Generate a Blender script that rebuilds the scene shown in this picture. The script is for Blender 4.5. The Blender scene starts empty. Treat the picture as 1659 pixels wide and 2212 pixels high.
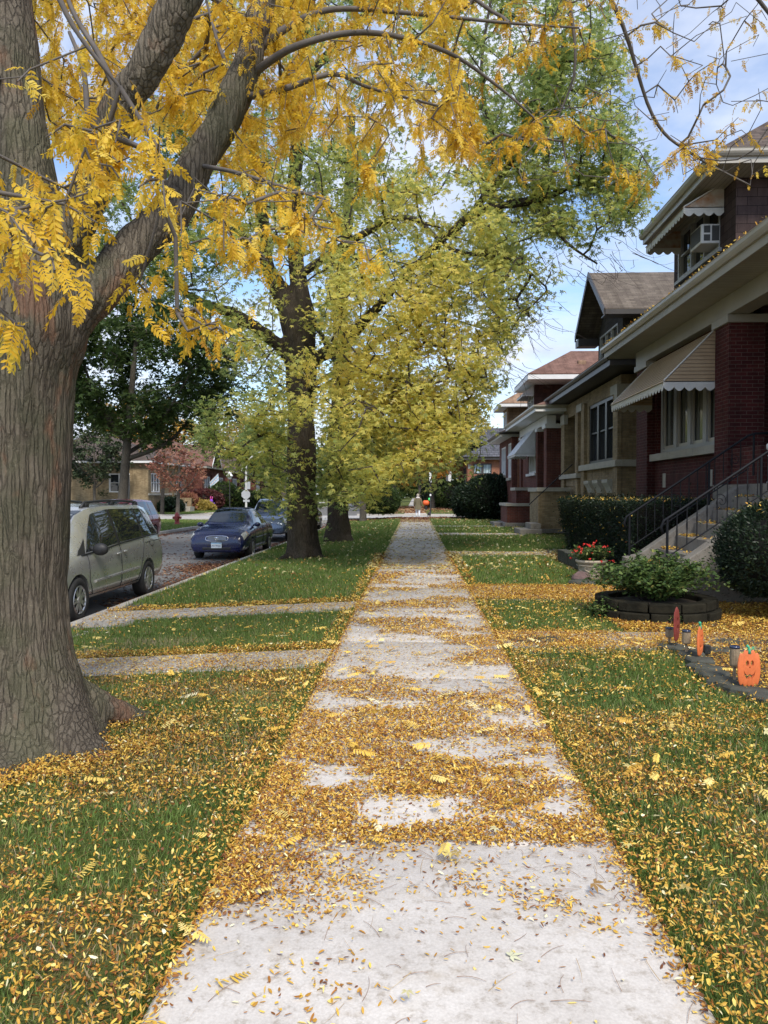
import bpy, bmesh, math, random
import numpy as np
from mathutils import Vector, Matrix, noise as mnoise
random.seed(7); RNG = np.random.default_rng(11)
D = bpy.data; SC = bpy.context.scene; COL = SC.collection
PI = math.pi
# ------------------------------------------------------------------ camera model (metres; +Y runs along the sidewalk)
F_, CX, CY, EYE = 1662.0, 829.5, 1106.0, 1.6
YAW = math.atan(66.5/F_); PIT = math.atan(40/F_)
def at(px, py, Y):
    u = (px-CX)/F_; v = -(py-CY)/F_
    cp, sp = math.cos(PIT), math.sin(PIT); cw, sw = math.cos(YAW), math.sin(YAW)
    d = (u, cp+v*sp, -sp+v*cp); d = (d[0]*cw-d[1]*sw, d[0]*sw+d[1]*cw, d[2])
    t = Y/d[1]
    return Vector((d[0]*t, Y, EYE+d[2]*t))
def pxof(P):
    """numpy points -> photo pixel coords (used only to thin distant geometry outside the view)"""
    P = np.asarray(P, float); x, y, z = P[...,0], P[...,1], P[...,2]-EYE
    cw, sw = math.cos(YAW), math.sin(YAW); X = x*cw+y*sw; Y = -x*sw+y*cw
    cp, sp = math.cos(PIT), math.sin(PIT); dep = Y*cp - z*sp; up = Y*sp + z*cp
    dep = np.maximum(dep, .01)
    return CX+F_*X/dep, CY-F_*up/dep, dep
# ------------------------------------------------------------------ object helpers
def link(o, parent=None):
    COL.objects.link(o)
    if parent: o.parent = parent
    return o
def tag(o, label, cat=None, group=None, kind=None):
    if label: o['label'] = label
    if cat: o['category'] = cat
    if group: o['group'] = group
    if kind: o['kind'] = kind
    return o
def thing(name, label, cat, loc=(0,0,0), rz=0, group=None):
    o = D.objects.new(name, None); link(o); o.location = loc; o.rotation_euler = (0,0,rz); o.empty_display_size = .1
    return tag(o, label, cat, group)
def setm(me, mat, smooth):
    if mat: me.materials.append(mat)
    if smooth: me.polygons.foreach_set('use_smooth', np.ones(len(me.polygons), bool))
class MB:
    """collects geometry; vertices in the parent's local frame"""
    def __init__(s): s.v = []; s.f = []
    def add(s, vs, fs):
        b = len(s.v); s.v += [tuple(v) for v in vs]; s.f += [tuple(i+b for i in f) for f in fs]; return s
    def box(s, x0, x1, y0, y1, z0, z1, R=None, c=None):
        vs = [Vector((x,y,z)) for x in (x0,x1) for y in (y0,y1) for z in (z0,z1)]
        if R: 
            c = Vector(c) if c else Vector(((x0+x1)/2,(y0+y1)/2,(z0+z1)/2)); vs = [R@(v-c)+c for v in vs]
        return s.add(vs, [(0,1,3,2),(4,6,7,5),(0,4,5,1),(2,3,7,6),(0,2,6,4),(1,5,7,3)])
    def quad(s, a, b, c, d): return s.add([a,b,c,d], [(0,1,2,3)])
    def tri(s, a, b, c): return s.add([a,b,c], [(0,1,2)])
    def slab(s, pts, n, t):
        """polygon pts extruded by t along n"""
        n = Vector(n)*t; k = len(pts); p = [Vector(q) for q in pts]; q = [a+n for a in p]
        return s.add(p+q, [tuple(range(k))[::-1], tuple(range(k,2*k))]+[(i,(i+1)%k,(i+1)%k+k,i+k) for i in range(k)])
    def tube(s, pts, rs, n=8, cap=True):
        pts = [Vector(p) for p in pts]
        if not hasattr(rs,'__len__'): rs = [rs]*len(pts)
        rings = []; b = len(s.v); ref = None
        for i, p in enumerate(pts):
            d = (pts[min(i+1,len(pts)-1)]-pts[max(i-1,0)])
            d = d.normalized() if d.length > 1e-9 else Vector((0,0,1))
            if ref is None: ref = d.orthogonal().normalized()
            ref = (ref-d*ref.dot(d)); ref = ref.normalized() if ref.length > 1e-6 else d.orthogonal().normalized()
            w = d.cross(ref)
            for k in range(n):
                a = 2*PI*k/n; s.v.append(tuple(p+(ref*math.cos(a)+w*math.sin(a))*rs[i]))
        for i in range(len(pts)-1):
            for k in range(n):
                k2 = (k+1)%n; s.f.append((b+i*n+k, b+i*n+k2, b+(i+1)*n+k2, b+(i+1)*n+k))
        if cap:
            s.f.append(tuple(b+k for k in range(n))[::-1]); s.f.append(tuple(b+(len(pts)-1)*n+k for k in range(n)))
        return s
    def lathe(s, prof, c=(0,0,0), n=24, axis='z', sx=1, sy=1):
        b = len(s.v); c = Vector(c)
        for r, h in prof:
            for k in range(n):
                a = 2*PI*k/n; x, y = r*math.cos(a)*sx, r*math.sin(a)*sy
                p = {'z':(x,y,h),'x':(h,x,y),'y':(x,h,y)}[axis]; s.v.append(tuple(c+Vector(p)))
        for i in range(len(prof)-1):
            for k in range(n):
                k2 = (k+1)%n; s.f.append((b+i*n+k, b+i*n+k2, b+(i+1)*n+k2, b+(i+1)*n+k))
        s.f.append(tuple(b+k for k in range(n))[::-1]); s.f.append(tuple(b+(len(prof)-1)*n+k for k in range(n)))
        return s
    def ball(s, c, rx, ry=None, rz=None, n=14, m=9):
        ry = ry or rx; rz = rz or rx; c = Vector(c); b = len(s.v)
        prof = [(math.sin(PI*(i+.02)/(m+.04)), -math.cos(PI*(i+.02)/(m+.04))) for i in range(m+1)]
        for r, h in prof:
            for k in range(n):
                a = 2*PI*k/n; s.v.append((c.x+r*math.cos(a)*rx, c.y+r*math.sin(a)*ry, c.z+h*rz))
        for i in range(m):
            for k in range(n):
                k2 = (k+1)%n; s.f.append((b+i*n+k, b+i*n+k2, b+(i+1)*n+k2, b+(i+1)*n+k))
        s.f.append(tuple(b+k for k in range(n))[::-1]); s.f.append(tuple(b+m*n+k for k in range(n)))
        return s
    def build(s, name, mat, parent=None, smooth=False, bevel=0, seg=2, fixn=True):
        me = D.meshes.new(name); me.from_pydata(s.v, [], s.f)
        if fixn:
            bm = bmesh.new(); bm.from_mesh(me); bmesh.ops.recalc_face_normals(bm, faces=bm.faces); bm.to_mesh(me); bm.free()
        setm(me, mat, smooth); me.update()
        o = D.objects.new(name, me); link(o, parent)
        if bevel:
            m = o.modifiers.new('bevel','BEVEL'); m.width = bevel; m.segments = seg; m.limit_method = 'ANGLE'; m.angle_limit = math.radians(40)
        return o
def fast_mesh(name, V, loops, counts, mat, parent=None, tone=None, smooth=False):
    """numpy mesh: V (n,3), loops flat vertex ids, counts per face, tone per face"""
    me = D.meshes.new(name); V = np.ascontiguousarray(V, np.float32)
    me.vertices.add(len(V)); me.vertices.foreach_set('co', V.ravel())
    me.loops.add(len(loops)); me.loops.foreach_set('vertex_index', np.ascontiguousarray(loops, np.int32))
    me.polygons.add(len(counts)); st = np.concatenate([[0], np.cumsum(counts)[:-1]]).astype(np.int32)
    me.polygons.foreach_set('loop_start', st); me.polygons.foreach_set('loop_total', np.asarray(counts, np.int32))
    if tone is not None:
        a = me.attributes.new('tone','FLOAT','FACE'); a.data.foreach_set('value', np.asarray(tone, np.float32))
    setm(me, mat, smooth); me.update(calc_edges=True)
    o = D.objects.new(name, me); return link(o, parent)
def scatter(parts):
    """parts: list of (template verts, template faces, P (n,3), R (n,3,3), S (n,), tone (n,)) -> V, loops, counts, tone"""
    Vs, Ls, Cs, Ts, off = [], [], [], [], 0
    for TV, TF, P, R, S, T in parts:
        if len(P) == 0: continue
        TV = np.asarray(TV, float); n = len(P); k = len(TV)
        S = np.asarray(S, float)
        W = TV[None]*(S[:,None,None] if S.ndim == 1 else S[:,None,:])
        V = np.einsum('nij,nkj->nki', R, W)+np.asarray(P)[:,None,:]
        fl = np.concatenate([np.asarray(f) for f in TF]); cn = np.array([len(f) for f in TF])
        L = (fl[None]+(np.arange(n)*k)[:,None]).ravel()+off
        Vs.append(V.reshape(-1,3)); Ls.append(L); Cs.append(np.tile(cn, n)); Ts.append(np.repeat(T, len(cn))); off += n*k
    return np.concatenate(Vs), np.concatenate(Ls), np.concatenate(Cs), np.concatenate(Ts)
def rots(yaw, pitch, roll):
    """R = Rz(yaw) Ry(-pitch) Rx(roll): template +x axis is pointed to yaw, raised by pitch"""
    cz, sz, cy, sy, cx, sx = np.cos(yaw), np.sin(yaw), np.cos(-pitch), np.sin(-pitch), np.cos(roll), np.sin(roll)
    R = np.empty((len(yaw),3,3))
    R[:,0,0]=cz*cy; R[:,0,1]=cz*sy*sx-sz*cx; R[:,0,2]=cz*sy*cx+sz*sx
    R[:,1,0]=sz*cy; R[:,1,1]=sz*sy*sx+cz*cx; R[:,1,2]=sz*sy*cx-cz*sx
    R[:,2,0]=-sy;   R[:,2,1]=cy*sx;          R[:,2,2]=cy*cx
    return R
def _h(ix, iy, iz, seed):
    n = (ix*374761393+iy*668265263+iz*2147483647+seed*974634777) & 0xffffffff
    n = ((n ^ (n >> 13))*1274126177) & 0xffffffff
    return ((n ^ (n >> 16)) & 0xffffff)/float(0xffffff)
def vnoise(x, y, z=0., seed=0):
    x, y, z = np.broadcast_arrays(np.asarray(x,float), np.asarray(y,float), np.asarray(z,float))
    ix, iy, iz = np.floor(x).astype(np.int64), np.floor(y).astype(np.int64), np.floor(z).astype(np.int64)
    fx, fy, fz = x-ix, y-iy, z-iz
    fx, fy, fz = [t*t*(3-2*t) for t in (fx,fy,fz)]; r = 0
    for a in (0,1):
        for b in (0,1):
            for c in (0,1):
                w = (fx if a else 1-fx)*(fy if b else 1-fy)*(fz if c else 1-fz)
                r = r+w*_h(ix+a, iy+b, iz+c, seed)
    return r
def fbm(x, y, z=0., seed=0, oc=4):
    s = 0; a = .5; t = 0
    for i in range(oc):
        f = 2**i; s = s+a*vnoise(np.asarray(x)*f, np.asarray(y)*f, np.asarray(z)*f, seed+i*17); t += a; a *= .55
    return s/t
# ------------------------------------------------------------------ materials
def newmat(name):
    m = D.materials.new(name); m.use_nodes = True; nt = m.node_tree; nt.nodes.clear()
    out = nt.nodes.new('ShaderNodeOutputMaterial'); return m, nt, out
def N(nt, t, **kw):
    n = nt.nodes.new(t)
    for k, v in kw.items():
        if k in n.inputs: n.inputs[k].default_value = v
        else: setattr(n, k, v)
    return n
def L(nt, a, b): nt.links.new(a, b)
def ramp(nt, stops, fac=None, interp='LINEAR'):
    r = nt.nodes.new('ShaderNodeValToRGB'); e = r.color_ramp; e.interpolation = interp
    while len(e.elements) < len(stops): e.elements.new(.5)
    for el, (p, c) in zip(e.elements, stops): el.position = p; el.color = (*c, 1) if len(c) == 3 else c
    if fac is not None: L(nt, fac, r.inputs[0])
    return r
def noise_node(nt, scale, detail=4, rough=.6, vec=None, stretch=None):
    n = N(nt, 'ShaderNodeTexNoise', Scale=scale, Detail=detail, Roughness=rough)
    if vec is None: vec = nt.nodes.new('ShaderNodeNewGeometry').outputs['Position']
    if stretch:
        mp = N(nt, 'ShaderNodeMapping'); mp.inputs['Scale'].default_value = stretch; L(nt, vec, mp.inputs[0]); vec = mp.outputs[0]
    L(nt, vec, n.inputs['Vector']); return n
def bump(nt, h, bs, strength=.3, dist=.01):
    b = N(nt, 'ShaderNodeBump', Strength=strength, Distance=dist); L(nt, h, b.inputs['Height']); L(nt, b.outputs[0], bs.inputs['Normal']); return b
def simple(name, col, rough=.6, var=.15, scale=6, metal=0, bmp=0, bscale=60, coat=0, spec=.5, stretch=None):
    """principled with mottled colour and a fine bump"""
    m, nt, out = newmat(name); bs = N(nt, 'ShaderNodeBsdfPrincipled', Roughness=rough, Metallic=metal)
    bs.inputs['Specular IOR Level'].default_value = spec
    if coat: bs.inputs['Coat Weight'].default_value = coat; bs.inputs['Coat Roughness'].default_value = .04
    tc = nt.nodes.new('ShaderNodeTexCoord').outputs['Object']
    n = noise_node(nt, scale, 5, .65, tc, stretch); lo = [c*(1-var) for c in col]; hi = [min(1,c*(1+var)) for c in col]
    r = ramp(nt, [(.3,lo),(.7,hi)], n.outputs[0]); L(nt, r.outputs[0], bs.inputs['Base Color'])
    if bmp: bump(nt, noise_node(nt, bscale, 4, .7, tc).outputs[0], bs, bmp, .01)
    L(nt, bs.outputs[0], out.inputs[0]); return m
def leafmat(name, stops, transl=.4, rough=.55, noise_s=0.):
    m, nt, out = newmat(name)
    a = N(nt, 'ShaderNodeAttribute', attribute_name='tone'); fac = a.outputs['Fac']
    r = ramp(nt, stops, fac)
    d = N(nt, 'ShaderNodeBsdfPrincipled', Roughness=rough); d.inputs['Specular IOR Level'].default_value = .3
    L(nt, r.outputs[0], d.inputs['Base Color'])
    t = nt.nodes.new('ShaderNodeBsdfTranslucent'); L(nt, r.outputs[0], t.inputs[0])
    mx = N(nt, 'ShaderNodeMixShader', Fac=transl); L(nt, d.outputs[0], mx.inputs[1]); L(nt, t.outputs[0], mx.inputs[2])
    L(nt, mx.outputs[0], out.inputs[0]); return m
def walluv(nt, su=1, sv=1):
    """u along the wall, v up it, from world position and the facing of the wall"""
    g = nt.nodes.new('ShaderNodeNewGeometry'); sp = nt.nodes.new('ShaderNodeSeparateXYZ'); L(nt, g.outputs['Position'], sp.inputs[0])
    sn = nt.nodes.new('ShaderNodeSeparateXYZ'); L(nt, g.outputs['True Normal'], sn.inputs[0])
    ax = N(nt,'ShaderNodeMath',operation='ABSOLUTE'); L(nt, sn.outputs[0], ax.inputs[0])
    ay = N(nt,'ShaderNodeMath',operation='ABSOLUTE'); L(nt, sn.outputs[1], ay.inputs[0])
    gt = N(nt,'ShaderNodeMath',operation='GREATER_THAN'); L(nt, ax.outputs[0], gt.inputs[0]); L(nt, ay.outputs[0], gt.inputs[1])
    mx = N(nt,'ShaderNodeMix',data_type='FLOAT'); L(nt, gt.outputs[0], mx.inputs[0]); L(nt, sp.outputs[0], mx.inputs[2]); L(nt, sp.outputs[1], mx.inputs[3])
    cb = nt.nodes.new('ShaderNodeCombineXYZ'); L(nt, mx.outputs[0], cb.inputs[0]); L(nt, sp.outputs[2], cb.inputs[1])
    mp = N(nt,'ShaderNodeMapping'); mp.inputs['Scale'].default_value = (su,sv,1); L(nt, cb.outputs[0], mp.inputs[0]); return mp.outputs[0]
def brickmat(name, c1, c2, mortar, bw=.215, bh=.074, ms=.0065, rough=.85, bmp=.5, patch=None, sv=1, bias=0):
    m, nt, out = newmat(name); bs = N(nt, 'ShaderNodeBsdfPrincipled', Roughness=rough); uv = walluv(nt, 1, sv)
    bs.inputs['Specular IOR Level'].default_value = .25
    b = N(nt, 'ShaderNodeTexBrick', Scale=1.0); b.inputs['Brick Width'].default_value = bw; b.inputs['Row Height'].default_value = bh
    b.inputs['Mortar Size'].default_value = ms; b.inputs['Mortar Smooth'].default_value = .2; b.inputs['Bias'].default_value = bias
    b.inputs['Color1'].default_value = (*c1,1); b.inputs['Color2'].default_value = (*c2,1); b.inputs['Mortar'].default_value = (*mortar,1)
    L(nt, uv, b.inputs['Vector'])
    n = noise_node(nt, 1.3, 5, .65); r = ramp(nt, [(.25,(.62,.6,.58)),(.75,(1.25,1.22,1.2))], n.outputs[0])
    n2 = noise_node(nt, 40, 3, .6); r2 = ramp(nt, [(.2,(.8,.8,.8)),(.8,(1.18,1.18,1.18))], n2.outputs[0])
    mu = N(nt,'ShaderNodeMix',data_type='RGBA',blend_type='MULTIPLY'); mu.inputs[0].default_value = 1; L(nt, b.outputs[0], mu.inputs[6]); L(nt, r.outputs[0], mu.inputs[7])
    mu2 = N(nt,'ShaderNodeMix',data_type='RGBA',blend_type='MULTIPLY'); mu2.inputs[0].default_value = 1; L(nt, mu.outputs[2], mu2.inputs[6]); L(nt, r2.outputs[0], mu2.inputs[7])
    uvs = walluv(nt, 3.2, .35); ns_ = noise_node(nt, 1.0, 6, .65, uvs); rs_ = ramp(nt, [(.3,(.68,.66,.64)),(.55,(1,1,1)),(.8,(1.12,1.11,1.1))], ns_.outputs[0])
    mu3 = N(nt,'ShaderNodeMix',data_type='RGBA',blend_type='MULTIPLY'); mu3.inputs[0].default_value = 1; L(nt, mu2.outputs[2], mu3.inputs[6]); L(nt, rs_.outputs[0], mu3.inputs[7])
    L(nt, mu3.outputs[2], bs.inputs['Base Color'])
    iv = N(nt,'ShaderNodeMath',operation='SUBTRACT'); iv.inputs[0].default_value = 1; L(nt, b.outputs['Fac'], iv.inputs[1])
    ad = N(nt,'ShaderNodeMath',operation='MULTIPLY_ADD'); L(nt, n2.outputs[0], ad.inputs[0]); ad.inputs[1].default_value = .3; L(nt, iv.outputs[0], ad.inputs[2])
    bump(nt, ad.outputs[0], bs, bmp, .008); L(nt, bs.outputs[0], out.inputs[0]); return m
def stripemat(name, col, pitch, axis, depth=.35, rough=.5, dark=.45):
    """soffit / siding boards: thin dark grooves every `pitch` metres along world axis"""
    m, nt, out = newmat(name); bs = N(nt, 'ShaderNodeBsdfPrincipled', Roughness=rough)
    g = nt.nodes.new('ShaderNodeNewGeometry'); sp = nt.nodes.new('ShaderNodeSeparateXYZ'); L(nt, g.outputs['Position'], sp.inputs[0])
    md = N(nt,'ShaderNodeMath',operation='MULTIPLY'); md.inputs[1].default_value = 1/pitch; L(nt, sp.outputs[axis], md.inputs[0])
    fr = N(nt,'ShaderNodeMath',operation='FRACT'); L(nt, md.outputs[0], fr.inputs[0])
    r = ramp(nt, [(0,[c*dark for c in col]),(.1,[c*dark for c in col]),(.16,col),(.9,[c*.93 for c in col]),(1,[c*.85 for c in col])], fr.outputs[0])
    n = noise_node(nt, 3, 5, .6); r2 = ramp(nt, [(.3,(.85,.84,.82)),(.7,(1.06,1.06,1.06))], n.outputs[0])
    mu = N(nt,'ShaderNodeMix',data_type='RGBA',blend_type='MULTIPLY'); mu.inputs[0].default_value = 1; L(nt, r.outputs[0], mu.inputs[6]); L(nt, r2.outputs[0], mu.inputs[7])
    L(nt, mu.outputs[2], bs.inputs['Base Color'])
    r3 = ramp(nt, [(0,(0,0,0)),(.12,(0,0,0)),(.2,(1,1,1))], fr.outputs[0]); bump(nt, r3.outputs[0], bs, depth, .01)
    L(nt, bs.outputs[0], out.inputs[0]); return m
def glassmat(name, col=(.02,.025,.03), rough=.04, spec=.8, curtain=None):
    m, nt, out = newmat(name); bs = N(nt, 'ShaderNodeBsdfPrincipled', Roughness=rough); bs.inputs['Specular IOR Level'].default_value = spec
    bs.inputs['Base Color'].default_value = (*col,1)
    if curtain:
        uv = walluv(nt, 14, .4); n = noise_node(nt, 1.0, 3, .5, uv)
        r = ramp(nt, [(.35,col),(.62,curtain)], n.outputs[0]); L(nt, r.outputs[0], bs.inputs['Base Color'])
    n = noise_node(nt, 1.2, 2, .5); bump(nt, n.outputs[0], bs, .06, .05)
    L(nt, bs.outputs[0], out.inputs[0]); return m
def barkmat(name, c_dark, c_light, moss=None, streak=None, sc=1, strength=1.):
    m, nt, out = newmat(name); bs = N(nt, 'ShaderNodeBsdfPrincipled', Roughness=.95); bs.inputs['Specular IOR Level'].default_value = .15
    g = nt.nodes.new('ShaderNodeNewGeometry').outputs['Position']
    n1 = noise_node(nt, 26*sc, 6, .72, g, (1,1,.10)); n2 = noise_node(nt, 60*sc, 5, .7, g, (1,1,.4)); n3 = noise_node(nt, 2.2, 3, .6, g)
    v = N(nt, 'ShaderNodeTexVoronoi', Scale=30*sc, feature='DISTANCE_TO_EDGE'); mp = N(nt,'ShaderNodeMapping'); mp.inputs['Scale'].default_value = (1,1,.085)
    wob = N(nt,'ShaderNodeMix',data_type='RGBA',blend_type='LINEAR_LIGHT'); wob.inputs[0].default_value = .016; nn = noise_node(nt, 5*sc, 4, .65, g)
    L(nt, g, wob.inputs[6]); L(nt, nn.outputs['Color'], wob.inputs[7]); L(nt, wob.outputs[2], mp.inputs[0]); L(nt, mp.outputs[0], v.inputs['Vector'])
    vr = ramp(nt, [(0,(.25,.25,.25)),(.18,(1,1,1))], v.outputs['Distance'])
    ad = N(nt,'ShaderNodeMath',operation='MULTIPLY'); L(nt, n1.outputs[0], ad.inputs[0]); L(nt, vr.outputs[0], ad.inputs[1])
    ad2 = N(nt,'ShaderNodeMath',operation='MULTIPLY_ADD'); L(nt, n2.outputs[0], ad2.inputs[0]); ad2.inputs[1].default_value = .5; L(nt, ad.outputs[0], ad2.inputs[2])
    r = ramp(nt, [(.28,c_dark),(.5,[(a+b)/2 for a,b in zip(c_dark,c_light)]),(.85,c_light)], ad2.outputs[0]); colr = r.outputs[0]
    if moss:
        rm = ramp(nt, [(.46,(0,0,0)),(.62,(1,1,1))], n3.outputs[0]); mx = N(nt,'ShaderNodeMix',data_type='RGBA'); 
        mm = N(nt,'ShaderNodeMath',operation='MULTIPLY'); L(nt, rm.outputs[0], mm.inputs[0]); mm.inputs[1].default_value = .55
        L(nt, mm.outputs[0], mx.inputs[0]); L(nt, colr, mx.inputs[6]); mx.inputs[7].default_value = (*moss,1); colr = mx.outputs[2]
    if True:
        nb = noise_node(nt, 1.1, 4, .65, g, (1,1,.6)); rb = ramp(nt, [(.3,(.62,.6,.6)),(.7,(1.28,1.25,1.2))], nb.outputs[0]); mb = N(nt,'ShaderNodeMix',data_type='RGBA',blend_type='MULTIPLY'); mb.inputs[0].default_value = 1; L(nt, colr, mb.inputs[6]); L(nt, rb.outputs[0], mb.inputs[7]); colr = mb.outputs[2]
        nl = noise_node(nt, 75, 2, .5, g); rl = ramp(nt, [(.68,(0,0,0)),(.74,(.5,.5,.5))], nl.outputs[0]); ml = N(nt,'ShaderNodeMix',data_type='RGBA'); L(nt, rl.outputs[0], ml.inputs[0]); L(nt, colr, ml.inputs[6]); ml.inputs[7].default_value = (c_light[0]*1.5,c_light[1]*1.6,c_light[2]*1.45,1); colr = ml.outputs[2]
    if streak:
        ns = noise_node(nt, 3.2, 4, .6, g, (1,1,.5)); rs = ramp(nt, [(.6,(0,0,0)),(.68,(1,1,1))], ns.outputs[0])
        mx = N(nt,'ShaderNodeMix',data_type='RGBA'); mm = N(nt,'ShaderNodeMath',operation='MULTIPLY'); L(nt, rs.outputs[0], mm.inputs[0]); L(nt, n1.outputs[0], mm.inputs[1])
        L(nt, mm.outputs[0], mx.inputs[0]); L(nt, colr, mx.inputs[6]); mx.inputs[7].default_value = (*streak,1); colr = mx.outputs[2]
    L(nt, colr, bs.inputs['Base Color']); bump(nt, ad2.outputs[0], bs, strength, .03)
    L(nt, bs.outputs[0], out.inputs[0]); return m
def paintmat(name, col, rough=.3, metal=.0, coat=.9):
    m, nt, out = newmat(name); bs = N(nt, 'ShaderNodeBsdfPrincipled', Roughness=rough, Metallic=metal)
    bs.inputs['Coat Weight'].default_value = coat; bs.inputs['Coat Roughness'].default_value = .05
    tc = nt.nodes.new('ShaderNodeTexCoord').outputs['Object']
    n = noise_node(nt, 2.2, 5, .7, tc); r = ramp(nt, [(.3,[c*.9 for c in col]),(.7,[min(1,c*1.07) for c in col])], n.outputs[0]); L(nt, r.outputs[0], bs.inputs['Base Color'])
    n2 = noise_node(nt, 5, 4, .7, tc); r2 = ramp(nt, [(.35,(rough*.8,)*3),(.75,(rough*1.35,)*3)], n2.outputs[0]); L(nt, r2.outputs[0], bs.inputs['Roughness'])
    L(nt, bs.outputs[0], out.inputs[0]); return m
# ================================================================== world, sun, camera
W = D.worlds.new('World'); SC.world = W; W.use_nodes = True; nt = W.node_tree; nt.nodes.clear()
SUN_EL, SUN_AZ = 48, 166      # degrees; azimuth measured clockwise from +Y (160 = behind the viewer, to the right)
wo = nt.nodes.new('ShaderNodeOutputWorld'); bg = N(nt, 'ShaderNodeBackground', Strength=.11)
sky = nt.nodes.new('ShaderNodeTexSky'); sky.sky_type = 'NISHITA'; sky.sun_disc = False
sky.sun_elevation = math.radians(SUN_EL); sky.sun_rotation = math.radians(SUN_AZ); sky.air_density = 1.1; sky.dust_density = .6; sky.ozone_density = 1.6
tc = nt.nodes.new('ShaderNodeTexCoord'); sx = nt.nodes.new('ShaderNodeSeparateXYZ'); L(nt, tc.outputs['Generated'], sx.inputs[0])
zz = N(nt,'ShaderNodeMath',operation='ADD'); L(nt, sx.outputs[2], zz.inputs[0]); zz.inputs[1].default_value = .22
dx = N(nt,'ShaderNodeMath',operation='DIVIDE'); L(nt, sx.outputs[0], dx.inputs[0]); L(nt, zz.outputs[0], dx.inputs[1])
dy = N(nt,'ShaderNodeMath',operation='DIVIDE'); L(nt, sx.outputs[1], dy.inputs[0]); L(nt, zz.outputs[0], dy.inputs[1])
cb = nt.nodes.new('ShaderNodeCombineXYZ'); L(nt, dx.outputs[0], cb.inputs[0]); L(nt, dy.outputs[0], cb.inputs[1])
cn = noise_node(nt, 1.15, 7, .56, cb.outputs[0]); cr = ramp(nt, [(.40,(.0,.0,.0)),(.50,(.55,.55,.55)),(.62,(1,1,1))], cn.outputs[0])
cn2 = noise_node(nt, 2.6, 6, .6, cb.outputs[0]); cc = ramp(nt, [(.3,(3.6,4.0,5.1)),(.7,(5.6,5.8,6.3))], cn2.outputs[0])
skb = N(nt,'ShaderNodeMix',data_type='RGBA',blend_type='MULTIPLY'); skb.inputs[0].default_value = 1; L(nt, sky.outputs[0], skb.inputs[6]); skb.inputs[7].default_value = (1.0,1.08,1.2,1)
mx = N(nt,'ShaderNodeMix',data_type='RGBA'); L(nt, cr.outputs[0], mx.inputs[0]); L(nt, skb.outputs[2], mx.inputs[6]); L(nt, cc.outputs[0], mx.inputs[7])
L(nt, mx.outputs[2], bg.inputs[0]); L(nt, bg.outputs[0], wo.inputs[0])
sl = D.lights.new('sun','SUN'); sl.energy = 2.3; sl.angle = math.radians(14); sl.color = (1,.93,.82)
so = D.objects.new('sun', sl); COL.objects.link(so)
az = math.radians(SUN_AZ); el = math.radians(SUN_EL)
so.rotation_euler = Vector((math.sin(az)*math.cos(el), math.cos(az)*math.cos(el), math.sin(el))).to_track_quat('Z','Y').to_euler()
cam = D.cameras.new('camera'); co = D.objects.new('camera', cam); COL.objects.link(co); SC.camera = co
cam.sensor_fit = 'VERTICAL'; cam.sensor_height = 24; cam.lens = 24*F_/2212; cam.clip_end = 3000; cam.clip_start = .05
co.location = (0,0,EYE); co.rotation_euler = (PI/2-PIT, 0, YAW)
SC.view_settings.view_transform = 'Standard'; SC.view_settings.look = 'None'; SC.view_settings.exposure = 0.85; SC.view_settings.gamma = 1
SC.render.engine = 'CYCLES'
# ================================================================== ground levels
KX0, KX1 = -4.68, -12.0          # kerb faces of the street on the left
CS0, CS1 = 51.0, 61.0            # the street crossing ahead
def gz(x, y):
    x = np.asarray(x, float); y = np.asarray(y, float)
    z = np.where(x > -.83, 0., np.where(x > KX0, -.2*(-.83-x)/(3.85), np.where(x > KX1, -.35, -.2+.1*np.clip((-12-x)/6,0,1))))
    z = np.where((y > CS0) & (y < CS1), np.minimum(z, -.12), z)
    return z
def gzf(x, y): return float(gz(x, y))
# ---- palette
M = {}
M['grass'] = leafmat('grass', [(0,(.085,.12,.03)),(.4,(.145,.235,.05)),(.6,(.24,.30,.085)),(.8,(.42,.33,.17)),(1,(.54,.42,.26))], .35)
m, nt, out = newmat('lawn_soil'); bs = N(nt,'ShaderNodeBsdfPrincipled',Roughness=1.0); bs.inputs['Specular IOR Level'].default_value = .05
n1 = noise_node(nt, .9, 5, .6); n2 = noise_node(nt, 60, 4, .75); n3 = noise_node(nt, 9, 5, .7)
r1 = ramp(nt, [(.35,(.06,.08,.025)),(.55,(.10,.12,.04)),(.75,(.18,.145,.075))], n1.outputs[0]); r2 = ramp(nt, [(.3,(.5,.5,.5)),(.7,(1.5,1.45,1.3))], n2.outputs[0])
mu = N(nt,'ShaderNodeMix',data_type='RGBA',blend_type='MULTIPLY'); mu.inputs[0].default_value = 1; L(nt, r1.outputs[0], mu.inputs[6]); L(nt, r2.outputs[0], mu.inputs[7]); L(nt, mu.outputs[2], bs.inputs['Base Color'])
bump(nt, n2.outputs[0], bs, .8, .03); L(nt, bs.outputs[0], out.inputs[0]); M['soil_lawn'] = m
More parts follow.
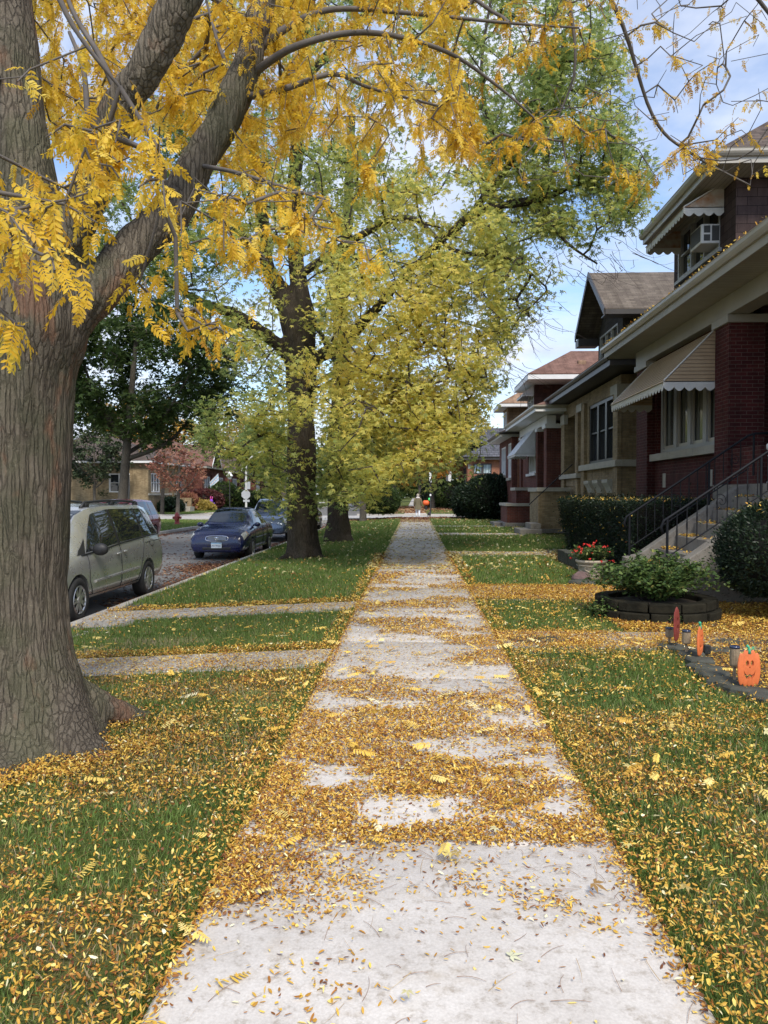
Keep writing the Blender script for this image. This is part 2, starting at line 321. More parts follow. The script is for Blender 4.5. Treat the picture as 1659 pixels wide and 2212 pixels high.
def concrete(name, a, b, stain=(.3,.27,.23), tone=False):
    m, nt, out = newmat(name); bs = N(nt,'ShaderNodeBsdfPrincipled',Roughness=.88); bs.inputs['Specular IOR Level'].default_value = .3
    n1 = noise_node(nt, 1.6, 6, .65); n2 = noise_node(nt, 90, 4, .7); n3 = noise_node(nt, 14, 6, .75)
    r = ramp(nt, [(.3,a),(.7,b)], n1.outputs[0]); r3 = ramp(nt, [(.34,(.66,.62,.57)),(.47,(.97,.96,.95)),(.8,(1.07,1.07,1.07))], n3.outputs[0])
    r2 = ramp(nt, [(.25,(.82,.81,.8)),(.7,(1.1,1.1,1.1))], n2.outputs[0])
    mu = N(nt,'ShaderNodeMix',data_type='RGBA',blend_type='MULTIPLY'); mu.inputs[0].default_value = 1; L(nt, r.outputs[0], mu.inputs[6]); L(nt, r3.outputs[0], mu.inputs[7])
    mu2 = N(nt,'ShaderNodeMix',data_type='RGBA',blend_type='MULTIPLY'); mu2.inputs[0].default_value = 1; L(nt, mu.outputs[2], mu2.inputs[6]); L(nt, r2.outputs[0], mu2.inputs[7])
    ns = noise_node(nt, 3.1, 6, .7); rs = ramp(nt, [(.56,(0,0,0)),(.74,(.6,.6,.6))], ns.outputs[0])
    m3 = N(nt,'ShaderNodeMix',data_type='RGBA'); L(nt, rs.outputs[0], m3.inputs[0]); L(nt, mu2.outputs[2], m3.inputs[6]); m3.inputs[7].default_value = (*stain,1)
    src = m3.outputs[2]
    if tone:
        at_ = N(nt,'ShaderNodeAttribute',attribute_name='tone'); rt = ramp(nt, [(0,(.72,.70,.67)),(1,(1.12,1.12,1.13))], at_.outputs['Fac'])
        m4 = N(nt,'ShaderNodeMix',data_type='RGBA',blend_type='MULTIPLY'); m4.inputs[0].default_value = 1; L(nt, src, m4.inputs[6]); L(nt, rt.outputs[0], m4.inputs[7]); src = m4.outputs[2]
    L(nt, src, bs.inputs['Base Color']); bump(nt, n2.outputs[0], bs, .25, .004); L(nt, bs.outputs[0], out.inputs[0]); return m
M['walk'] = concrete('sidewalk_concrete', (.42,.395,.365), (.56,.535,.50), (.34,.28,.21), True)
M['walk2'] = concrete('path_concrete', (.33,.31,.28), (.46,.44,.40))
M['kerb'] = concrete('kerb_concrete', (.34,.32,.29), (.48,.46,.42))
M['asphalt'] = concrete('asphalt', (.125,.122,.12), (.19,.187,.183), (.1,.095,.09))
M['crossroad'] = concrete('crossroad_concrete', (.36,.35,.34), (.45,.44,.42))
M['stoop'] = concrete('stoop_concrete', (.15,.14,.125), (.25,.235,.21), (.08,.075,.065))
# ---- ground sheet, with trenches for the two streets
xs = [-900,-200,-80,-40,-22,-18,-14,KX1-.02,KX1+.0,KX0-.16,KX0-.14,-3.4,-2.1,-.86,-.8,.9,3,6,12,25,60,200,900]
ys = [-60,-10,-2,0,3,6,10,15,20,30,40,CS0-.02,CS0,CS1,CS1+.02,75,100,140,200,350,700,1500]
V = []; 
for y in ys:
    for x in xs:
        inst = KX1-.01 < x < KX0-.15
        z = -.6 if inst else (gzf(x,y) - .012)
        if CS0-.01 < y < CS1+.01: z = -.6
        if -.84 < x < .95 : z -= .06
        V.append((x,y,z))
nx = len(xs); Fc = [(j*nx+i, j*nx+i+1, (j+1)*nx+i+1, (j+1)*nx+i) for j in range(len(ys)-1) for i in range(nx-1)]
g = MB(); g.add(V, Fc); tag(g.build('ground', M['soil_lawn']), None, None, None, 'structure')
# ---- street, kerbs, crossing street
def sheet(name, x0, x1, y0, y1, z, mat, t=.2, nx=1, ny=1):
    b = MB(); b.box(x0,x1,y0,y1,z-t,z); return tag(b.build(name, mat), None, None, None, 'structure')
sheet('street', KX1, KX0-.15, -60, CS0-.004, -.35, M['asphalt'])
sheet('street', KX1, KX0-.15, CS1+.004, 600, -.35, M['asphalt'])
sheet('cross_street', -500, 500, CS0, CS1, -.16, M['crossroad'])
for (x0,x1,zt) in ((KX0-.15,KX0,-.2),(KX1-.15,KX1,-.2)):
    for (y0,y1) in ((-60,CS0-2.4),(CS1+2.4,600)):
        b = MB(); y = y0
        while y < y1:
            ye = min(y+3.0, y1); b.box(x0,x1,y+.008,ye,-.55,zt+random.uniform(-.006,.006)); y = ye
        tag(b.build('kerb', M['kerb'], bevel=.02), None, None, None, 'structure')
for (y, s) in ((CS0-.15,1),(CS1,1)):
    b = MB(); b.box(-4.6,60,y,y+.15,-.5,-.02); b.box(-200,-12.2,y,y+.15,-.5,-.08); tag(b.build('kerb', M['kerb'], bevel=.02), None, None, None, 'structure')
# ---- the sidewalk, slab by slab, in one mesh
def slabs(name, joints, x0, x1, mat, zfun=None, th=.12, gap=.012, jit=.004, along='y', tones=None):
    Vv, Ll, Cc, Tt = [], [], [], []
    for i in range(len(joints)-1):
        a, b_ = joints[i]+gap/2, joints[i+1]-gap/2; z = random.uniform(-jit,jit); dz = random.uniform(-jit,jit)
        bx = MB()
        r = .015
        def P(u, v, zz): return (u, v, zz) if along == 'y' else (v, u, zz)
        zf = zfun or (lambda x, y: 0.)
        if along == 'y': cor = [(x0,a),(x1,a),(x1,b_),(x0,b_)]; cin = [(x0+r,a+r),(x1-r,a+r),(x1-r,b_-r),(x0+r,b_-r)]
        else: cor = [(a,x0),(b_,x0),(b_,x1),(a,x1)]; cin = [(a+r,x0+r),(b_-r,x0+r),(b_-r,x1-r),(a+r,x1-r)]
        vs = [(x,y,zf(x,y)-th) for x,y in cor]+[(x,y,zf(x,y)+z-.008) for x,y in cor]+[(x,y,zf(x,y)+z+dz*(k%2)) for k,(x,y) in enumerate(cin)]
        fs = [(0,1,5,4),(1,2,6,5),(2,3,7,6),(3,0,4,7),(4,5,9,8),(5,6,10,9),(6,7,11,10),(7,4,8,11),(8,9,10,11)]
        o = len(Vv); Vv += vs; Ll += [k+o for f in fs for k in f]; Cc += [4]*len(fs); Tt += [tones(i) if tones else random.random()]*len(fs)
    return tag(fast_mesh(name, np.array(Vv), np.array(Ll), np.array(Cc), mat, None, np.array(Tt)), None, None, None, 'structure')
J = [-3,-1.3,.3,1.9,3.49,5.12,6.66,8.3,9.9,11.5,13.1,14.7,16.3,17.9,19.5,21.1,22.7]
while J[-1] < CS0-.2: J.append(J[-1]+1.55)
J[-1] = CS0-.16
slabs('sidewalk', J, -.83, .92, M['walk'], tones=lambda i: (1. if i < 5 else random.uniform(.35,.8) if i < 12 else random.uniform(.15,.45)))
J2 = list(np.arange(CS1+.2, 330, 1.6)); slabs('sidewalk', J2, -.83, .92, M['walk'])
J3 = list(np.arange(-20, CS0-.1, 1.7)); slabs('sidewalk', J3, -18.4, -16.8, M['walk2'], zfun=lambda x,y: -.10)
J3 = list(np.arange(CS1+.2, 200, 1.7)); slabs('sidewalk', J3, -18.4, -16.8, M['walk2'], zfun=lambda x,y: -.10)
# corner crossings of the far parkway
# ---- paths crossing the parkway, and house walks on the right
def cross_path(name, yc0, yc1, x0, x1, zf, n, mat, skew=0):
    b = MB(); xs_ = np.linspace(x0, x1, n+1)
    for i in range(n):
        a, c = xs_[i]+.008, xs_[i+1]-.008; s0, s1 = skew*(a-x0), skew*(c-x0); dz = random.uniform(-.005,.005)
        p = [(a,yc0+s0),(c,yc0+s1),(c,yc1+s1),(a,yc1+s0)]
        b.slab([(x,y,zf(x,y)-.1) for x,y in p], (0,0,1), .104+dz)
    return tag(b.build(name, mat, bevel=.01), None, None, None, 'structure')
cross_path('path', 7.15, 7.95, KX0, -.84, gzf, 4, M['walk2'], -.02)
cross_path('path', 10.6, 11.45, KX0, -.84, gzf, 4, M['walk2'], -.02)
b = MB(); b.slab([(x,y,gzf(x,y)-.1) for x,y in ((KX0,10.0),(-3.9,10.55),(-3.9,11.45),(KX0,12.2))],(0,0,1),.109); tag(b.build('path', M['walk2']), None, None, None, 'structure')
cross_path('path', 8.0, 8.95, .93, 9, lambda x,y: 0, 6, M['walk2'])
cross_path('path', 11.6, 13.4, .93, 3.9, lambda x,y: 0, 2, M['walk2'])
cross_path('path', 19.9, 21.3, .93, 4.2, lambda x,y: 0, 2, M['walk2'])
cross_path('path', 29.4, 31.2, .93, 4.3, lambda x,y: 0, 2, M['walk2'])
cross_path('path', 37.0, 38.2, .93, 4.3, lambda x,y: 0, 2, M['walk2'])
# soil bed on the right in front of the houses
M['bed'] = simple('bed_soil', (.05,.037,.025), 1, .5, 14, bmp=1, bscale=40)
b = MB(); b.slab([(2.72,3,-.08),(8,3,-.08),(8,7.95,-.08),(2.72,7.95,-.08)],(0,0,1),.084); tag(b.build('soil_bed', M['bed']), None, None, None, 'structure')
b = MB(); b.slab([(2.6,8.97,-.08),(9,8.97,-.08),(9,11.35,-.08),(2.3,11.35,-.08)],(0,0,1),.084); tag(b.build('soil_bed', M['bed']), None, None, None, 'structure')
b = MB(); b.slab([(3.3,14.0,-.08),(6.0,14.0,-.08),(6.0,22,-.08),(3.6,22,-.08)],(0,0,1),.084); tag(b.build('soil_bed', M['bed']), None, None, None, 'structure')
# ================================================================== house kit
M['brick_red'] = brickmat('dark_red_brick', (.055,.011,.012), (.085,.018,.017), (.11,.072,.062))
M['brick_yel'] = brickmat('tan_brick', (.235,.175,.10), (.33,.26,.155), (.21,.18,.13), bmp=.35)
M['brick_brn'] = brickmat('brown_red_brick', (.11,.035,.028), (.165,.05,.035), (.13,.10,.085))
M['brick_org'] = brickmat('orange_brick', (.27,.10,.055), (.34,.135,.075), (.26,.2,.15))
M['soldier'] = brickmat('soldier_brick', (.06,.014,.014), (.085,.02,.02), (.12,.085,.07), bw=.075, bh=.23)
M['siding'] = brickmat('brown_shingle_siding', (.055,.037,.036), (.095,.066,.062), (.02,.014,.013), bw=.42, bh=.19, ms=.006, bmp=.6)
M['siding_dk'] = brickmat('dark_siding', (.03,.026,.024), (.045,.04,.036), (.012,.01,.01), bw=1.4, bh=.16, ms=.006)
M['siding_tan'] = brickmat('tan_shingle_siding', (.20,.13,.075), (.29,.2,.12), (.1,.06,.035), bw=.4, bh=.19, ms=.006)
M['siding_mar'] = brickmat('maroon_shingle_siding', (.06,.03,.028), (.10,.05,.045), (.03,.015,.012), bw=.4, bh=.2, ms=.006)
M['shingle_brn'] = brickmat('brown_roof_shingles', (.075,.058,.05), (.125,.098,.083), (.03,.023,.02), bw=.33, bh=.075, ms=.004, bmp=.5)
M['shingle_gry'] = brickmat('grey_brown_roof_shingles', (.12,.10,.085), (.175,.15,.125), (.05,.042,.035), bw=.33, bh=.075, ms=.004)
M['shingle_red'] = brickmat('red_brown_roof_shingles', (.15,.085,.068), (.215,.125,.10), (.07,.04,.03), bw=.33, bh=.075, ms=.004)
M['shingle_tan'] = brickmat('tan_roof_shingles', (.26,.17,.115), (.33,.22,.15), (.12,.08,.05), bw=.33, bh=.075, ms=.004)
M['stone'] = simple('limestone', (.36,.34,.29), .85, .14, 4, bmp=.3)
M['trim_beige'] = simple('beige_painted_trim', (.30,.28,.235), .5, .1, 1.5)
M['gutter_beige'] = simple('beige_aluminium_gutter', (.36,.33,.28), .35, .1, 1.2, coat=.2)
M['soffit_beige'] = stripemat('beige_soffit_boards', (.34,.315,.26), .105, 1)
M['soffit_beige_x'] = stripemat('beige_soffit_boards_across', (.34,.315,.26), .105, 0)
M['trim_white'] = simple('white_painted_trim', (.66,.66,.66), .5, .06, 2)
M['trim_dark'] = simple('dark_brown_trim', (.045,.04,.038), .45, .12, 2)
M['trim_grey'] = simple('grey_painted_frame', (.34,.34,.33), .5, .08, 2)
M['trim_black'] = simple('black_painted_frame', (.02,.022,.024), .4, .1, 2)
M['glass'] = glassmat('window_glass'); M['glass_cur'] = glassmat('window_glass_with_curtain', (.045,.05,.045), .08, .6, (.15,.155,.14)); M['glass_wht'] = glassmat('window_glass_with_blind', (.12,.17,.19), .15, .5, (.45,.55,.58))
M['dark_in'] = simple('dark_interior', (.012,.01,.01), .9)
M['awn_tan'] = simple('tan_aluminium_awning', (.44,.325,.205), .45, .08, 1.5)
M['awn_tan_side'] = stripemat('tan_awning_slats', (.42,.30,.185), .075, 2, .8)
M['awn_rust'] = simple('rust_stained_aluminium', (.34,.25,.17), .55, .35, 5)
m, nt, out = newmat('rusty_awning_slats'); bs = N(nt,'ShaderNodeBsdfPrincipled',Roughness=.6); n = noise_node(nt, 2.3, 5, .6); n.inputs['Scale'].default_value = 2.3
r = ramp(nt, [(.4,(.42,.38,.32)),(.6,(.30,.15,.07))], n.outputs[0]); L(nt, r.outputs[0], bs.inputs['Base Color']); L(nt, bs.outputs[0], out.inputs[0]); M['awn_rust_side'] = m
M['val_white'] = simple('white_scalloped_edge', (.55,.54,.51), .5, .08, 3)
M['awn_white'] = stripemat('white_awning_slats', (.62,.64,.66), .09, 1, .6, dark=.7)
M['ac'] = simple('white_enamel', (.62,.62,.6), .4, .05, 3); M['grille'] = simple('dark_grille', (.05,.05,.048), .6, .3, 40)

def wall(name, mat, parent, axis, pos, t, u0, u1, z0, z1, holes=(), zs=None):
    """wall with openings: axis 'x' stands in the plane x=pos and runs along y (thickness t along x)"""
    us = sorted({u0,u1,*[h[0] for h in holes],*[h[1] for h in holes]}); zz = sorted({z0,z1,*[h[2] for h in holes],*[h[3] for h in holes]})
    b = MB()
    P = (lambda d,u,z: (pos+d,u,z)) if axis == 'x' else (lambda d,u,z: (u,pos+d,z))
    def hole(u, z): return any(h[0] < u < h[1] and h[2] < z < h[3] for h in holes)
    for i in range(len(us)-1):
        for j in range(len(zz)-1):
            a, c, e, f = us[i], us[i+1], zz[j], zz[j+1]
            if hole((a+c)/2, (e+f)/2): continue
            for d in (0, t): b.quad(P(d,a,e),P(d,c,e),P(d,c,f),P(d,a,f))
    for (a,c,e,f) in [(u0,u1,z0,z1), *holes]:
        b.quad(P(0,a,e),P(t,a,e),P(t,c,e),P(0,c,e)); b.quad(P(0,a,f),P(t,a,f),P(t,c,f),P(0,c,f))
        b.quad(P(0,a,e),P(t,a,e),P(t,a,f),P(0,a,f)); b.quad(P(0,c,e),P(t,c,e),P(t,c,f),P(0,c,f))
    return b.build(name, mat, parent, fixn=False)
def window(parent, axis, pos, out, u0, u1, z0, z1, n=1, fm='trim_grey', gm='glass', fw=.07, sash=None, dep=.1, label=None, mw=None, muntin=0):
    """framed window; out = +1/-1 sign of the outward direction along the wall's normal; frame proud of `pos` by 2 cm"""
    P = (lambda d0,d1,a,c,e,f: (min(d0,d1),max(d0,d1),a,c,e,f)) if axis == 'x' else (lambda d0,d1,a,c,e,f: (a,c,min(d0,d1),max(d0,d1),e,f))
    b = MB(); o0 = pos+out*.02; o1 = pos-out*dep; mw = mw or fw
    def bx(a,c,e,f,p=o0,q=o1): b.box(*P(p,q,a,c,e,f))
    bx(u0,u0+fw,z0,z1); bx(u1-fw,u1,z0,z1); bx(u0+fw,u1-fw,z0,z0+fw); bx(u0+fw,u1-fw,z1-fw,z1)
    w = (u1-u0-2*fw)/n
    for i in range(1,n): bx(u0+fw+w*i-mw/2,u0+fw+w*i+mw/2,z0+fw,z1-fw)
    if sash:
        for i in range(n):
            a = u0+fw+w*i+(mw/2 if i else 0); c = u0+fw+w*(i+1)-(mw/2 if i < n-1 else 0)
            bx(a,c,z0+(z1-z0)*sash-.025,z0+(z1-z0)*sash+.025,pos-out*.02,o1)
            bx(a,a+.03,z0+fw,z1-fw,pos-out*.025,o1); bx(c-.03,c,z0+fw,z1-fw,pos-out*.025,o1)
            for k in range(muntin):
                x = a+(c-a)*(k+1)/(muntin+1); bx(x-.012,x+.012,z0+fw,z1-fw,pos-out*.03,o1)
    f = b.build('window', M[fm], parent); 
    if label: f['label'] = label
    g = MB(); g.box(*P(pos-out*(dep-.03),pos-out*(dep-.022),u0+fw,u1-fw,z0+fw,z1-fw)); g.build('pane', M[gm], f)
    return f
def boxpart(name, mat, parent, *c, bevel=0, label=None):
    o = MB().box(*c).build(name, M[mat] if isinstance(mat,str) else mat, parent, bevel=bevel)
    if label: o['label'] = label
    return o
def hip(name, mat, parent, x0, x1, y0, y1, z, rise, axis='x', th=.06):
    w = (y1-y0) if axis == 'x' else (x1-x0); r = w/2
    if axis == 'x': A, B = (x0+r,(y0+y1)/2,z+rise), (x1-r,(y0+y1)/2,z+rise)
    else: A, B = ((x0+x1)/2,y0+r,z+rise), ((x0+x1)/2,y1-r,z+rise)
    c = [(x0,y0,z),(x1,y0,z),(x1,y1,z),(x0,y1,z)]; b = MB(); lo = [(x,y,zz-th) for x,y,zz in c]
    vs = lo+c+[A,B]
    if axis == 'x': top = [(4,5,9,8),(6,7,8,9),(7,4,8),(5,6,9)]
    else: top = [(5,6,9,8),(7,4,8,9),(4,5,8),(6,7,9)]
    b.add(vs, [(3,2,1,0),(0,1,5,4),(1,2,6,5),(2,3,7,6),(3,0,4,7)]+top)
    return b.build(name, M[mat], parent)
def eaves(parent, x0, x1, y0, y1, zt, h, fm, sm, gut=None, gh=.13, soff_in=1.2, label=None):
    """fascia boards round a roof edge, a soffit under it and a gutter along its street side"""
    b = MB(); t = .03
    b.box(x0,x0+t,y0,y1,zt-h,zt); b.box(x1-t,x1,y0,y1,zt-h,zt); b.box(x0+t,x1-t,y0,y0+t,zt-h,zt); b.box(x0+t,x1-t,y1-t,y1,zt-h,zt)
    b.build('fascia', M[fm], parent)
    s = MB(); s.box(x0+t,x1-t,y0+t,y1-t,zt-h+.02,zt-h+.05); s.build('soffit', M[sm], parent)
    if gut:
        g = MB(); 
        prof = [(0,0),(-.05,.0),(-.085,.04),(-.105,.075),(-.105,gh-.02),(-.115,gh),(-.10,gh),(-.09,gh-.02),(0,gh-.02)]
        k = len(prof)
        for (fx, fy, along) in ((x0,(y0-.02,y1+.02),'y'),(y0,(x0-.1,x1),'x')):
            vs = []
            for e in fy: vs += [((fx+px_, e, zt-gh+.03+pz_) if along == 'y' else (e, fx+px_, zt-gh+.03+pz_)) for px_, pz_ in prof]
            g.add(vs, [tuple(range(k)), tuple(range(k,2*k))[::-1]]+[(i,(i+1)%k,(i+1)%k+k,i+k) for i in range(k)])
        g.build('gutter', M[gut], parent)
def awning(parent, xw, zw, xf, zf, y0, y1, val, tm, sm, vm, n=12, inset_top=0., label=None, scal=.13):
    b = MB(); d = Vector((xf-xw,0,zf-zw)); nrm = Vector((-d.z,0,d.x)).normalized(); nrm = nrm if nrm.z > 0 else -nrm
    for i in range(n):
        a = Vector((xw,0,zw))+d*(i/n); c = Vector((xw,0,zw))+d*((i+1.25)/n if i < n-1 else 1.02)
        up = nrm*.022; a2 = a+nrm*.004; c2 = c+up
        ya0 = y0+inset_top*(1-i/n); ya1 = y1-inset_top*(1-i/n)
        b.slab([(a2.x,ya0,a2.z),(c2.x,ya0,c2.z),(c2.x,ya1,c2.z),(a2.x,ya1,a2.z)], nrm, .008)
    top = b.build('awning', M[tm], parent)
    if label: top['label'] = label
    for y in (y0, y1):
        s = MB(); s.slab([(xw,y-.006,zw),(xf,y-.006,zf),(xw,y-.006,zf)], (0,1,0), .012); s.build('awning_side', M[sm], top)
        s = MB(); k = 14                                    # trim rod along the slope
        s.tube([(xw,y,zw+.03),(xf,y,zf+.03)], .016, 6); s.build('rib', M[vm], top)
    v = MB()
    def scallop(P, L_):
        k = max(2,int(L_/scal)); m_ = k*6
        for i in range(m_):
            a, c = i/m_, (i+1)/m_; f = lambda t: val*(.62+.38*abs(math.sin(PI*t*k)))
            v.slab([P(a,0),P(c,0),P(c,f(c)),P(a,f(a))], P(0,0,1), .006)
    def Pf(t, dz, nn=0): return (-1,0,0) if nn else (xf,y0+(y1-y0)*t,zf+.02-dz)
    scallop(Pf, y1-y0)
    for y, sgn in ((y0,-1),(y1,1)):
        def Ps(t, dz, nn=0, y=y, sgn=sgn): return (0,sgn,0) if nn else (xf+(xw-xf)*t,y,zf+.02-dz)
        scallop(Ps, abs(xw-xf))
    v.build('valance', M[vm], top)
    return top
def pillar(name, mat, parent, x0,x1,y0,y1,z0,z1,cap='stone',ch=.16,co_=.06):
    p = MB().box(x0,x1,y0,y1,z0,z1-ch).build(name, M[mat], parent)
    MB().box(x0-co_,x1+co_,y0-co_,y1+co_,z1-ch,z1-.003).build('capital', M[cap], p, bevel=.01); return p

# ================================================================== house 1: dark red brick, brown dormer with an air conditioner
H = thing('brick_house', 'dark red brick bungalow with beige gutter, tan awning and an air conditioner in its dormer', 'house', (6,16,0), 0, 'brick bungalows along the right side of the sidewalk')
o_ = Vector((6,16,0))
class Rel:                                                  # parts are written in world metres; shift them under the house Empty
    def __init__(s, root): s.root = root; s.before = set(D.objects)
    def done(s):
        inv = Matrix.Translation(-s.root.location)
        for ob in [q for q in D.objects if q not in s.before and q.parent == s.root and q.type == 'MESH']:
            ob.location = ob.location-s.root.location       # verts stay in world metres; object offset cancels the root
R_ = Rel(H)
zc = 5.0
wall('wall', M['brick_red'], H, 'x', 6.2, .3, 15.71, 21.1, 0, 5.2, [(16.05,20.1,2.6,4.95)])
b = MB(); b.box(6.5,18,20.8,21.1,0,5.3); b.box(7.6,18,9.7,10.0,0,5.3); b.box(17.7,18,10,20.8,0,5.3); b.box(7.6,7.9,10.0,15.3,1.76,5.3); b.build('wall', M['brick_red'], H)
boxpart('wall', 'brick_red', H, 6.7,7.6,15.3,15.6,0,5.3)
boxpart('porch_floor', 'stoop', H, 5.72,7.6,9.7,15.03,1.5,1.76)
boxpart('porch_wall', 'brick_red', H, 6.05,6.3,13.6,15.03,0,1.5); boxpart('porch_wall', 'brick_red', H, 6.05,6.3,9.7,11.3,0,1.5)
boxpart('porch_parapet', 'brick_red', H, 6.05,6.35,13.75,15.03,1.76,2.45)
pillar('pillar', 'brick_red', H, 6.0,6.68,15.03,15.71,0,5.02,'trim_beige')
pillar('pillar', 'brick_red', H, 6.0,6.68,20.2,21.15,0,5.02,'trim_beige')
pillar('pillar', 'brick_red', H, 6.0,6.68,9.7,10.4,0,5.02,'trim_beige')
boxpart('beam', 'trim_beige', H, 5.97,6.35,9.7,21.15,5.02,5.385)
boxpart('porch_ceiling', 'soffit_beige', H, 6.35,7.6,9.7,15.3,5.25,5.3)
b = MB()
for (a,c) in ((15.72,17.1),(17.11,18.6),(18.61,20.19)): b.box(6.06,6.32,a,c,2.42,2.6)
b.build('window_sill', M['stone'], H, bevel=.012)
window(H, 'x', 6.34, -1, 16.05, 20.1, 2.6, 4.95, 4, 'trim_grey', 'glass_cur', .12, None, .12, mw=.2)
b = MB()
for i in range(4):
    a = 16.17+(20.1-16.05-.24)/4*i+(.1 if i else .0); c = 16.17+(20.1-16.05-.24)/4*(i+1)-(.1 if i < 3 else 0)
    b.box(6.37,6.40,a,a+.05,2.75,4.8); b.box(6.37,6.40,c-.05,c,2.75,4.8); b.box(6.37,6.40,a+.05,c-.05,2.72,2.8)
b.build('window_sash', M['gutter_beige'], H)
boxpart('stone_block', 'stone', H, 6.185,6.22,16.3,16.5,1.75,2.1); boxpart('stone_block', 'stone', H, 6.185,6.22,19.3,19.5,1.75,2.1)
b = MB(); b.box(6.192,6.22,16.52,19.28,1.85,2.07); b.build('soldier_course', M['soldier'], H)
awning(H, 6.02, 4.88, 5.0, 3.84, 15.74, 19.85, .2, 'awn_tan', 'awn_tan_side', 'val_white', 16, label='tan slatted awning over the front windows', scal=.19)
hip('roof', 'shingle_brn', H, 5.3, 18.8, 9.1, 21.9, 5.70, 3.0)
eaves(H, 5.3, 18.7, 9.1, 21.9, 5.64, .27, 'trim_beige', 'soffit_beige', 'gutter_beige', .15)
# dormer
wall('dormer_wall', M['siding'], H, 'x', 6.9, .2, 17.0, 20.95, 5.9, 8.45, [(17.85,20.6,7.14,8.4)])
boxpart('dormer_wall', 'siding', H, 7.1,13,17.0,17.2,5.9,8.45); boxpart('dormer_wall', 'siding', H, 7.1,13,20.75,20.95,5.9,8.45)
hip('dormer_roof', 'shingle_brn', H, 6.2, 14, 16.2, 21.4, 8.66, 2.0)
eaves(H, 6.2, 13.9, 16.2, 21.4, 8.61, .24, 'gutter_beige', 'soffit_beige_x', 'gutter_beige', .14)
window(H, 'x', 6.9, -1, 17.85, 20.6, 7.14, 8.4, 3, 'trim_grey', 'glass', .08, .5, .12)
b = MB(); b.box(6.82,6.95,17.75,20.7,7.06,7.14); b.build('window_sill', M['trim_grey'], H)
awning(H, 6.88, 8.5, 6.0, 7.97, 17.6, 20.4, .2, 'awn_rust', 'awn_rust_side', 'val_white', 9, label='rust stained white awning over the dormer window', scal=.19)
R_.done()
A = thing('air_conditioner', 'white window air conditioner sticking out of the dormer window under the rusty awning', 'air conditioner', (6.9,18.2,7.27))
b = MB(); b.box(-.42,.08,-.34,.34,0,.44); a_ = b.build('case', M['ac'], A, bevel=.02)
b = MB(); b.box(-.428,-.421,-.29,.29,.06,.4); b.build('grille', M['grille'], A)
b = MB()
for (x0,x1,z0,z1) in ((-.36,-.22,.06,.2),(-.36,-.22,.24,.4),(-.18,.02,.06,.4)): b.box(x0,x1,-.347,-.341,z0,z1)
b.build('side_vent', M['grille'], A)
# ---- front stoop of house 1
ST = thing('front_stoop', 'worn concrete front steps between sloping side walls, yellow leaves on the treads', 'steps', (4.7,12.5,0))
o = Vector((4.7,12.5,0))
b = MB()
for k in range(1,9):
    x0 = 4.47+.31*(k-4); b.box(x0-4.7,(x0+.31 if k < 8 else 5.72)-4.7+.0,11.62-12.5,13.38-12.5,0,.22*k-(.002 if k < 8 else .004))
b.build('steps', M['stoop'], ST, bevel=.012)
for (y0,y1) in ((11.36,11.62),(13.38,13.6)):
    b = MB(); P = [(3.62,0),(6.05,0),(6.05,1.78),(5.55,1.74),(3.85,.55),(3.62,.5)]
    b.slab([(x-4.7,y0-12.5,z) for x,z in P],(0,1,0),y1-y0); b.build('side_wall', M['stoop'], ST, bevel=.015)
M['iron'] = simple('black_wrought_iron', (.007,.008,.011), .6, .2, 30, bmp=.2, spec=.25)
def handrail(y, lab):
    T = thing('handrail', lab, 'handrail', (3.72,y,.5), 0, 'black iron handrails beside the front steps')
    S = .68; g = MB(); top = lambda x: .72+S*x      # x from the first post
    g.tube([(-.06,0,.50),(-.09,0,.60),(-.05,0,.70),(.05,0,.765)]+[(x,0,top(x)+.01) for x in (.2,1.0,2.0)]+[(2.12,0,2.13),(2.45,0,2.14)], .02, 8); g.build('grip', M['iron'], T, smooth=True)
    g = MB(); g.tube([(0,0,top(0)-.56),(2.02,0,top(2.02)-.56)], .012, 6); g.build('lower_rail', M['iron'], T)
    for px_ in (0, 1.35, 2.1):
        g = MB(); g.tube([(px_,0,(0 if px_ == 0 else top(px_)-.74)),(px_,0,min(top(px_),2.12))], .02, 8); g.build('post', M['iron'], T)
    x = .14; k = 0
    while x < 2.0:
        if abs(x-1.35) > .05:
            g = MB(); z0, z1 = top(x)-.56, top(x); g.tube([(x,0,z0+(z1-z0)*t) for t in (0,.35,.42,.5,.58,.65,1)], [.008,.008,.011,.012,.011,.008,.008], 6); g.build('baluster', M['iron'], T)
        x += .145; k += 1
    for cx_ in (.78, 1.78):
        g = MB(); zc_ = top(cx_)-.27
        for s in (1,-1):
            pts = [(cx_+s*(.02+.085*t)*math.cos(5*t+.4), .012, zc_+s*(.02+.10*t)*math.sin(5*t+.4)) for t in np.linspace(0,1,18)]
            g.tube(pts, .006, 5)
        g.build('scroll', M['iron'], T)
    return T
handrail(11.49, 'near black iron handrail of the front steps, the one closer to the yew bush')
handrail(13.49, 'far black iron handrail of the front steps, the one beside the long hedge')
